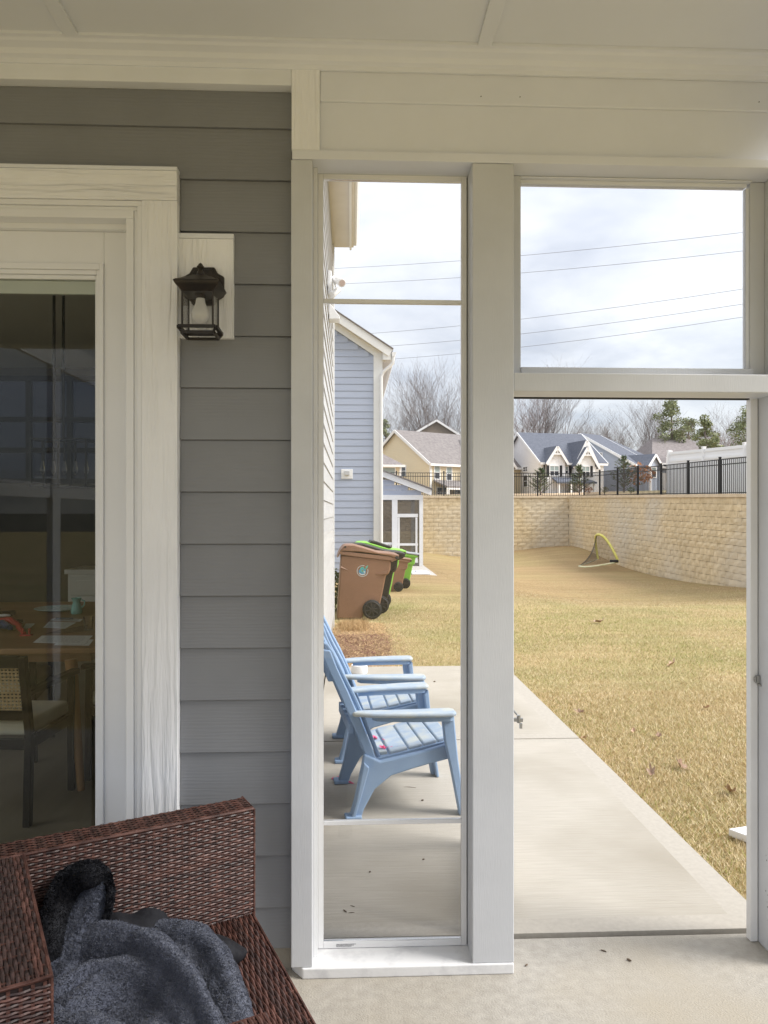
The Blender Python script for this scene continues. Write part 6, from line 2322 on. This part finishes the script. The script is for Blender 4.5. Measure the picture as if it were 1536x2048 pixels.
# ================================================================ ADIRONDACK CHAIRS
M_peri = mat('faded_blue_plastic', (0.235, 0.345, 0.51), (0.28, 0.39, 0.55), 5, 0.7, 0.25, 120, .0008, spec=.35)
M_perit = mat('weathered_blue_plastic', (0.30, 0.39, 0.50), (0.42, 0.48, 0.54), 12, 0.65, 0.3, 120, .0008, c3=(0.50, 0.52, 0.48), s3=9, stretch=(.4, 1, 1))
ad = thing('adirondack_chair', 'nearer weathered blue plastic garden chair with pink petals on its seat', 'garden chair', group='blue garden chairs on the patio')
def seat_z(x): return .288 + (x + .2) * .16
for s in (-1, 1):
    # curved rear leg and side rail in one moulding
    poly = [(-.325, 0), (-.262, 0), (-.245, .05), (-.188, .150), (-.10, .215), (.02, .245), (.16, .268), (.31, .290), (.335, .30), (.33, seat_z(.30) + .005), (.10, seat_z(.1) - .002), (-.16, seat_z(-.16) - .002), (-.20, .315), (-.245, .335), (-.262, .25), (-.295, .10)]
    MB().prism(poly, 'y', s * .245, s * .285).build('side_rail', M_peri, ad, bevel=.008, smooth=40)
    rib = MB().prism([(-.318, .006), (-.296, .006), (-.262, .12), (-.22, .27), (-.25, .30), (-.29, .10)], 'y', s * .2855, s * .305)
    rib.build('leg_rib', M_peri, ad, bevel=.006)
    MB().box(-.345, -.26, s * .235, s * .31, 0.001, .022).build('foot', M_peri, ad, bevel=.006)
    # front leg: splayed plate with a return
    fl2 = MB().prism([(.215, .53), (.305, .53), (.335, .30), (.395, 0.0), (.345, 0.0), (.28, .25), (.235, .40)], 'y', s * .300, s * .335)
    fl2.build('front_leg', M_peri, ad, bevel=.008, smooth=40)
    MB().prism([(.27, .50), (.306, .529), (.336, .30), (.396, .001), (.372, .001), (.31, .28)], 'y', s * .255, s * .2995).build('leg_return', M_peri, ad, bevel=.006)
    # arm: plan outline narrowing to the back, thick lip
    plan = [(-.315, .235), (-.30, .285), (-.20, .325), (-.05, .355), (.12, .372), (.285, .375), (.315, .355), (.318, .285), (.29, .262), (.10, .258), (-.10, .252), (-.22, .235)]
    pl2 = [(x, s * y) for x, y in plan]
    MB().prism(pl2, 'z', .532, .556).build('armrest', M_perit, ad, bevel=.010, seg=3, smooth=40)
    inn = [(-.20, .262), (-.18, .300), (-.05, .338), (.12, .356), (.27, .358), (.296, .345), (.297, .345), (.30, .30), (.27, .275), (.1, .27), (-.1, .266)]
    MB().prism([(x, s * y) for x, y in inn], 'z', .508, .5315).build('arm_lip', M_peri, ad, bevel=.006)
for k in range(5):
    x0 = -.205 + k * .107
    x1 = x0 + .095
    hwd = .185 if k == 0 else .228
    z0_, z1_ = seat_z(x0), seat_z(x1)
    if k == 0:
        poly = [(x1, -.215), (x1, .215), (x0 + .045, .20), (x0 + .008, .13), (x0 - .004, 0), (x0 + .008, -.13), (x0 + .045, -.20)]
        mb = MB().prism(poly, 'z', 0, .022)
        mb.v = [(x, y, z + seat_z(x)) for x, y, z in mb.v]
    else:
        mb = MB().hexa([(x0, -hwd, z0_), (x1, -hwd, z1_), (x1, hwd, z1_), (x0, hwd, z0_), (x0, -hwd, z0_ + .022), (x1, -hwd, z1_ + .022), (x1, hwd, z1_ + .022), (x0, hwd, z0_ + .022)])
    mb.build('seat_slat', M_perit, ad, bevel=.006)
MB().hexa([(-.19, -.246, seat_z(-.19) - .012), (.325, -.246, seat_z(.325) - .012), (.325, .246, seat_z(.325) - .012), (-.19, .246, seat_z(-.19) - .012),
           (-.19, -.246, seat_z(-.19) + .004), (.325, -.246, seat_z(.325) + .004), (.325, .246, seat_z(.325) + .004), (-.19, .246, seat_z(-.19) + .004)]).build('seat_pan', M_peri, ad)
# rounded seat front
MB().tube([(.325, -.245, .315), (.325, .245, .315)], .034, 12).build('seat_front', M_peri, ad, smooth=50)
# back: seven-point curve, five fanned slats, outer slats lead
bc_ = [(-.205, .285), (-.245, .40), (-.285, .52), (-.335, .65), (-.395, .79), (-.440, .92), (-.465, 1.0)]
for k in range(5):
    c_ = k - 2
    top = 7 - abs(c_) * .28
    mb = MB()
    n_ = 7
    L_, R_ = [], []
    for i in range(n_):
        x, z = bc_[i]
        t = i / (n_ - 1)
        z_ = z - (abs(c_) * .028 + (abs(c_) == 2) * .03) * (t ** 3)
        fx = x + .016 * c_ * c_ * (1 - .5 * t)
        yc = c_ * (.092 + .018 * t)
        wd = (.040 + .006 * t) * (0.75 if i == n_ - 1 else 1)
        o = len(mb.v)
        for yy in (-wd, wd):
            for dx in (0, -.022):
                mb.v.append((fx + dx, yc + yy, z_))
    for i in range(n_ - 1):
        a, b = i * 4, (i + 1) * 4
        mb.f += [(a, a + 2, b + 2, b), (a + 1, b + 1, b + 3, a + 3), (a, b, b + 1, a + 1), (a + 2, a + 3, b + 3, b + 2)]
        mb.mi += [0] * 4
    mb.f += [(0, 1, 3, 2), ((n_ - 1) * 4, (n_ - 1) * 4 + 2, (n_ - 1) * 4 + 3, (n_ - 1) * 4 + 1)]
    mb.mi += [0, 0]
    mb.build('back_slat', M_peri, ad, bevel=.006, smooth=40)
# rear side stiles of the back and cross rails
for s in (-1, 1):
    pts = [(-.165, .27), (-.215, .40), (-.27, .53), (-.325, .66), (-.385, .79), (-.42, .88)]
    mb = MB()
    poly = pts + [(x - .055, z + .008) for x, z in pts[::-1]]
    mb.prism(poly, 'y', s * .232, s * .268).build('back_stile', M_peri, ad, bevel=.007, smooth=40)
for x, z in ((-.29, .46), (-.40, .74)):
    MB().box(x - .03, x, -.232, .232, z - .03, z + .03).build('back_rail', M_peri, ad, bevel=.006)
for ch_ in list(ad.children):
    for v_ in ch_.data.vertices:
        if v_.co.x > 0:
            v_.co.x *= .74
ad2 = copy_tree(ad)
ad.location = (0.275, 4.33, 0.0)
ad.rotation_euler = (0, 0, rad(7.5))
ad2['label'] = 'farther blue plastic garden chair with clean seat, beside the white bowl'
ad2.location = (0.225, 5.22, 0.0)
ad2.rotation_euler = (0, 0, rad(3))

# pink petals
M_petal = mat('pink_petal', (0.70, 0.03, 0.14), (0.78, 0.10, 0.24), 40, .6)
adM = Matrix.Translation((0.275, 4.33, 0)) @ Matrix.Rotation(rad(7.5), 4, 'Z')
def petals(c_, n, spread, lab, seed):
    r = random.Random(seed)
    mb = MB()
    for k in range(n):
        q = Vector((c_[0] + r.gauss(0, spread), c_[1] + r.gauss(0, spread), c_[2] + r.uniform(.001, .008)))
        a = r.uniform(0, 6.28)
        u = Vector((math.cos(a), math.sin(a), r.uniform(-.3, .5))) * r.uniform(.009, .017)
        v = Vector((-math.sin(a), math.cos(a), r.uniform(-.2, .6))) * r.uniform(.005, .009)
        mb.add([q - u, q - v, q + u, q + v], [(0, 1, 2, 3)])
    o = mb.build('petal', M_petal)
    tag(o, lab, 'petals', 'pink petals blown onto the patio')
p = adM @ Vector((-.145, .03, seat_z(-.145) + .024))
petals(p, 9, .010, 'pink petals on the rounded rear slat of the nearer blue chair', 1)
p = adM @ Vector((-.115, -.15, seat_z(-.115) + .024))
petals(p, 12, .014, 'pink petals at the near edge of the rear seat slats', 2)
p = adM @ Vector((-.10, -.03, seat_z(-.1) + .024))
petals(p, 2, .004, 'single pink petal between the two petal clumps on the seat', 3)
for px, py, n, lab in ((669, 1558, 7, 'pink petals on the concrete left of the nearer chair legs'), (700, 1566, 4, 'pink petals beside the dark chair foot'), (676, 1357, 2, 'pink petal on the concrete behind the farther chair')):
    petals(aZ(px, py, 0), n, .012, lab, px)
# small debris on the patio
M_deb = mat('dark_debris', (0.07, 0.05, 0.035), (0.18, 0.13, 0.09), 20, .9)
def debris(px, py, l, a, lab, th=.002):
    q = aZ(px, py, 0)
    d = Vector((math.cos(a), math.sin(a), 0)) * l / 2
    l *= .7
    th *= .7
    d *= .7
    o = MB().tube([q - d + Vector((0, 0, th)), q + Vector((0, l * .06, th)), q + d + Vector((0, 0, th))], [th * .6, th, th * .5], 5).build('twig', M_deb)
    tag(o, lab, 'twig', 'twigs and seeds on the concrete')
debris(845, 1602, .02, .3, 'dark seed on the concrete in front of the nearer chair', .007)
debris(820, 1575, .10, 2.9, 'thin twig on the concrete below the chair seat')
debris(690, 1823, .03, 2.2, 'short twig on the concrete low in the narrow window', .004)
debris(705, 1813, .03, 2.6, 'curved straw low in the narrow window')
debris(703, 1826, .035, .1, 'brown straw lying flat low in the narrow window')
debris(740, 1745, .012, .5, 'dark speck in the middle of the lower window pane', .005)
debris(847, 1720, .014, .2, 'dark crumb right of centre in the lower window pane', .005)
debris(869, 1364, .03, .2, 'dark bit of leaf beside the far chair arm', .008)
debris(1207, 1903, .03, 2.5, 'dark twig on the porch slab just inside the doorway', .004)
debris(1258, 1922, .025, 2.3, 'brown crumb of leaf on the porch slab', .006)
debris(1053, 1932, .02, .8, 'dark crumb on the porch slab near the middle post', .005)

# white bowl
q = aZ(719, 1350, 0)
q.y += .07
o = MB().lathe([(.062, .001), (.078, .004), (.084, .03), (.080, .085), (.076, .087), (.072, .083), (.074, .03), (.001, .02)], (q.x, q.y, 0), 28).build('bowl', M_plast, smooth=40)
tag(o, 'white round pet bowl on the patio behind the farther blue chair', 'bowl')

# ================================================================ WHEELED CARTS
def cart_mat(n_, c): return mat(n_, c, tuple(min(1, k * 1.15) for k in c), 3, .5, .2, 140, .0008, spec=.4)
M_brown = cart_mat('brown_cart', (0.26, 0.145, 0.095))
M_lime = cart_mat('lime_cart', (0.25, 0.56, 0.08))
M_blk = cart_mat('black_cart', (0.028, 0.026, 0.025))
M_tyre = mat('tyre', (0.014, 0.014, 0.015), (0.03, 0.03, 0.032), 20, .7)
M_ew = mat('emblem_white', (0.62, 0.66, 0.66), rough=.5)
M_eb = mat('emblem_blue', (0.10, 0.30, 0.46), rough=.5)
M_et = mat('emblem_teal', (0.10, 0.52, 0.44), rough=.5)
def zx(a): return (a - 480) / 817.0
def zz_(b): return (1168 - b) / 817.0
def cart(mb_, ml_, label, emblem=False, scale=1.0, lid2=None):
    c = thing('wheeled_cart', label, 'rubbish cart', group='wheeled rubbish carts beside the houses')
    pts = [(215, 1160), (535, 1166), (560, 1085), (640, 1040), (752, 1040), (795, 840), (838, 612), (872, 600), (893, 535), (902, 420), (268, 352)]
    P = [(zx(a), zz_(b)) for a, b in pts]
    def hwid(z): return .235 + .085 * min(1, max(0, z))
    mb = MB()
    n = len(P)
    vs_ = [(x, -hwid(z), z) for x, z in P] + [(x, hwid(z), z) for x, z in P]
    fs = [tuple(range(n)), tuple(range(n, 2 * n))[::-1]] + [(i, n + i, n + (i + 1) % n, (i + 1) % n) for i in range(n)]
    mb.add(vs_, fs)
    mb.build('body', mb_, c, bevel=.02, seg=2, smooth=35)
    # moulded grip pocket, front corner panel line
    for s in (-1, 1):
        y = s * hwid(.68)
        g_ = MB()
        a, b, d_ = (zx(690), zz_(602)), (zx(860), zz_(548)), (zx(850), zz_(606))
        g_.add([(a[0], y + s * .001, a[1]), (b[0], y - s * .004 + s * .012, b[1]), (d_[0], y - s * .004 + s * .012, d_[1]), (d_[0], y + s * .034, d_[1] + .012), (b[0], y + s * .034, b[1])], [(0, 1, 4), (0, 4, 3), (0, 3, 2), (1, 2, 3, 4)])
        g_.build('side_rib', mb_, c)
        g2 = MB()
        a, b = (zx(270), zz_(508)), (zx(375), zz_(552))
        g2.add([(a[0], y + s * .004, a[1] + .03), (b[0], y + s * .004, b[1]), (a[0], y + s * .004, a[1] - .025), (a[0] - .01, y + s * .026, a[1])], [(0, 1, 3), (1, 2, 3), (2, 0, 3)])
        g2.build('side_rib', mb_, c)
    # rim and domed lid
    rim = [(245, 330), (262, 292), (900, 392), (930, 415), (905, 430), (890, 418)]
    MB().prism([(zx(a), zz_(b)) for a, b in [(248, 300), (262, 348), (902, 428), (925, 400), (900, 372)]], 'y', -.335, .335).build('rim', mb_, c, bevel=.008)
    lid = [(218, 388), (232, 340), (252, 296), (292, 240), (330, 226), (430, 226), (560, 262), (740, 318), (905, 334), (1002, 352), (990, 380), (925, 384), (900, 369), (700, 338), (500, 310), (270, 300), (250, 345)]
    MB().prism([(zx(a), zz_(b)) for a, b in lid], 'y', -.345, .345).build('lid', ml_, c, bevel=.012, smooth=35)
    if lid2:
        MB().prism([(zx(a), zz_(b)) for a, b in [(480, 232), (500, 206), (560, 214), (800, 296), (780, 318)]], 'y', -.3, .3).build('lid_panel', lid2, c, bevel=.01)
    # handle bar and hinge ends
    for s in (-1, 1):
        MB().prism([(zx(900), zz_(392)), (zx(985), zz_(352)), (zx(1000), zz_(392)), (zx(965), zz_(420)), (zx(905), zz_(445))], 'y', s * .22, s * .33).build('handle_bracket', mb_, c, bevel=.006)
        MB().tube([(zx(972), s * .331, zz_(386)), (zx(972), s * .348, zz_(386))], .026, 14).build('hinge_cap', M_blk, c, smooth=40)
    MB().tube([(zx(972), -.33, zz_(386)), (zx(972), .33, zz_(386))], .017, 10).build('handle', mb_, c, smooth=50)
    MB().tube([(zx(318), -.347, zz_(250)), (zx(318), -.336, zz_(250))], .018, 10).build('lid_notch', M_blk, c)
    # wheels: tyre, rim, eight spokes, hub
    wxp, wr = zx(660), .150
    for s in (-1, 1):
        yo, yi = s * .325, s * .265
        wl = MB().tube([(wxp, yi, wr), (wxp, yi + s * .008, wr), (wxp, yo - s * .008, wr), (wxp, yo, wr)], [wr - .012, wr, wr, wr - .012], 26).build('wheel', M_tyre, c, smooth=40)
        sp = MB()
        sp.tube([(wxp, yo + s * .0005, wr), (wxp, yo + s * .014, wr)], .032, 14)
        for k in range(8):
            a = k * math.pi / 4 + .2
            sp.beam((wxp + math.cos(a) * .03, yo + s * .006, wr + math.sin(a) * .03), (wxp + math.cos(a) * .112, yo + s * .006, wr + math.sin(a) * .112), .018, .012, up=(0, 1, 0))
        sp.build('spokes', M_blk, wl, bevel=.002)
        rg = MB()
        ring = [(wxp + math.cos(t) * .118, yo + s * .004, wr + math.sin(t) * .118) for t in [k * 2 * math.pi / 24 for k in range(24)]]
        rg.tube(ring, .008, 6, closed=True)
        rg.build('rim_ring', M_blk, wl)
    MB().tube([(wxp, -.264, wr), (wxp, .264, wr)], .014, 8).build('axle', M_tyre, c)
    if emblem:
        ex, ez = zx(538), zz_(556)
        y = -hwid(ez) - .0025
        def flat(poly, m, name, dy):
            mb = MB()
            n = len(poly)
            # follow the slight lean of the side wall
            mb.add([(ex + a, -hwid(ez + b) - .002 - dy, ez + b) for a, b in poly], [tuple(range(n))])
            return mb.build(name, m, em)
        em = MB()
        body = [(math.cos(t) * .058 - .004, math.sin(t) * .054 - .010) for t in [k * 2 * math.pi / 28 for k in range(28)]]
        mbb = MB().add([(ex + a, -hwid(ez + b) - .002, ez + b) for a, b in body], [tuple(range(28))])
        em = mbb.build('emblem', M_eb, c)
        flat([(math.cos(t) * .026 - .002, math.sin(t) * .024 + .004) for t in [k * .4488 for k in range(14)]], M_et, 'emblem_swirl', .001)
        flat([(math.cos(t) * .013, math.sin(t) * .012 + .004) for t in [k * .6283 for k in range(10)]], M_brown, 'emblem_eye', .002)
        flat([(.028, .022), (.046, .040), (.064, .078), (.082, .090), (.084, .076), (.070, .048), (.050, .022)], M_et, 'emblem_leaf', .001)
        flat([(-.045, .02), (-.03, .052), (0, .066), (.022, .052), (.028, .034), (.0, .045), (-.02, .036)], M_et, 'emblem_leaf', .001)
        flat([(-.06, -.02), (-.045, -.05), (-.01, -.066), (.03, -.058), (.05, -.03), (.02, -.045), (-.015, -.048)], M_ew, 'emblem_wave', .001)
        flat([(.012, -.012), (.03, -.03), (.044, -.014), (.034, .0)], M_ew, 'emblem_wave', .0012)
        txt = MB()
        r = random.Random(8)
        t = 0.9
        while t < 2 * math.pi + .35:
            dt = r.uniform(.06, .13)
            if not (t % 6.283 > .95 and t % 6.283 < 1.15):
                q = []
                for rr, tt in ((.078, t), (.078, t + dt), (.090, t + dt), (.090, t)):
                    q.append((ex + math.cos(tt) * rr, -hwid(ez + math.sin(tt) * rr) - .0025, ez + math.sin(tt) * rr))
                txt.add(q, [(0, 1, 2, 3)])
            t += dt + r.uniform(.02, .05)
        txt.build('emblem_text_ring', M_ew, em)
    c.scale = (scale, scale, scale)
    return c
def set_cart(c, zxp, d, gz=None, rot=0):
    """wheel centre sits at this pixel column"""
    p = aD(zxp, 1024, d)
    z = float(lawn_z(np.array(p.x), np.array(p.y))) if gz is None else gz
    c.location = (p.x - zx(660) * c.scale[0], p.y + .3 * c.scale[0], z + .0)
    c.rotation_euler = (0, 0, rad(rot))
ca1 = cart(M_brown, M_brown, 'nearest brown wheeled cart with round blue emblem, standing in dry grass', True)
set_cart(ca1, 743, 11.95, -.065, 2)
ca2 = cart(M_blk, M_blk, 'black wheeled cart squeezed between the brown and the lime cart')
set_cart(ca2, 759, 12.7, -.08, 2)
ca3 = cart(M_lime, M_lime, 'lime green wheeled cart behind the black cart', False, 1.0, M_blk)
set_cart(ca3, 764, 13.45, -.08, 2)
ca4 = cart(M_brown, M_brown, 'farther brown wheeled cart by the concrete edging', True, .70)
set_cart(ca4, 797, 16.7, None, 0)
ca5 = cart(M_lime, cart_mat('grey_lid', (.30, .31, .32)), 'farther lime green wheeled cart with grey lid beside the small brown one', False, .78)
set_cart(ca5, 812, 17.5, None, -4)

# ================================================================ POP-UP GOAL
M_yel = mat('yellow_fabric', (0.62, 0.56, 0.10), (0.72, 0.68, 0.22), 12, .6)
M_ywh = mat('pale_yellow_strap', (0.68, 0.68, 0.42), (0.76, 0.75, 0.55), 12, .6)
g0 = aD(1196, 1118, 30.6)
go = thing('soccer_goal', 'yellow pop-up football goal with black net leaning near the retaining wall', 'goal', g0)
def gcurve(L): return [aD(*q) for q in L]
def smooth_path(P, n=4):
    out_ = []
    for i in range(len(P) - 1):
        p0, p1, p2, p3 = P[max(i - 1, 0)], P[i], P[i + 1], P[min(i + 2, len(P) - 1)]
        for k in range(n):
            t = k / n
            out_.append(.5 * ((2 * p1) + (-p0 + p2) * t + (2 * p0 - 5 * p1 + 4 * p2 - p3) * t * t + (-p0 + 3 * p1 - 3 * p2 + p3) * t ** 3))
    out_.append(P[-1])
    return out_
hoop = smooth_path(gcurve([(1196, 1118, 30.8), (1193, 1100, 30.9), (1191, 1082, 30.8), (1192, 1072, 30.6), (1197, 1069, 30.4), (1205, 1072, 30.2), (1214, 1081, 30.0), (1222, 1093, 29.8), (1230, 1108, 29.6), (1236, 1122, 29.5)]))
MB().tube(hoop, [.045] * 12 + [.05] * (len(hoop) - 12), 8).build('hoop', M_yel, go, smooth=60)
basep = smooth_path(gcurve([(1236, 1124, 29.5), (1222, 1127, 29.3), (1205, 1130, 29.1), (1185, 1133, 28.9), (1168, 1134, 28.9), (1158, 1132.5, 29.1)]))
MB().tube(basep, .032, 8).build('base_strap', M_ywh, go, smooth=60)
backp = smooth_path(gcurve([(1158, 1132, 29.1), (1175, 1126, 29.8), (1188, 1121, 30.4), (1196, 1118, 30.8)]))
MB().tube(backp, .016, 6).build('back_strap', M_ywh, go, smooth=60)
M_net = screen_mat('goal_net', (0.015, 0.015, 0.015), .30)
tip = aD(1159, 1131, 29.1)
nm = MB()
for i in range(len(hoop) - 1):
    a, b = hoop[i], hoop[i + 1]
    prev = (a, b)
    for k in range(1, 5):
        t = k / 4
        sag = .22 * math.sin(math.pi * t)
        qa, qb = a.lerp(tip, t), b.lerp(tip, t)
        qa = qa + Vector((sag * .4, 0, -sag * .6 * (a.z - tip.z)))
        qb = qb + Vector((sag * .4, 0, -sag * .6 * (b.z - tip.z)))
        nm.add([prev[0], prev[1], qb, qa], [(0, 1, 2, 3)])
        prev = (qa, qb)
nm.build('net', M_net, go)
MB().tube([hoop[14]] + [hoop[14].lerp(tip, t) + Vector((.22 * math.sin(math.pi * t) * .4, 0, -.22 * math.sin(math.pi * t) * .9)) for t in (.2, .4, .6, .8)] + [tip], .010, 5).build('net_edge', M_blk, go)
sb_ = aD(1228, 1122, 29.4)
MB().box(sb_.x - .16, sb_.x + .17, sb_.y - .05, sb_.y + .05, sb_.z - .06, sb_.z + .05).build('weight_bag', M_blk, go, bevel=.03)
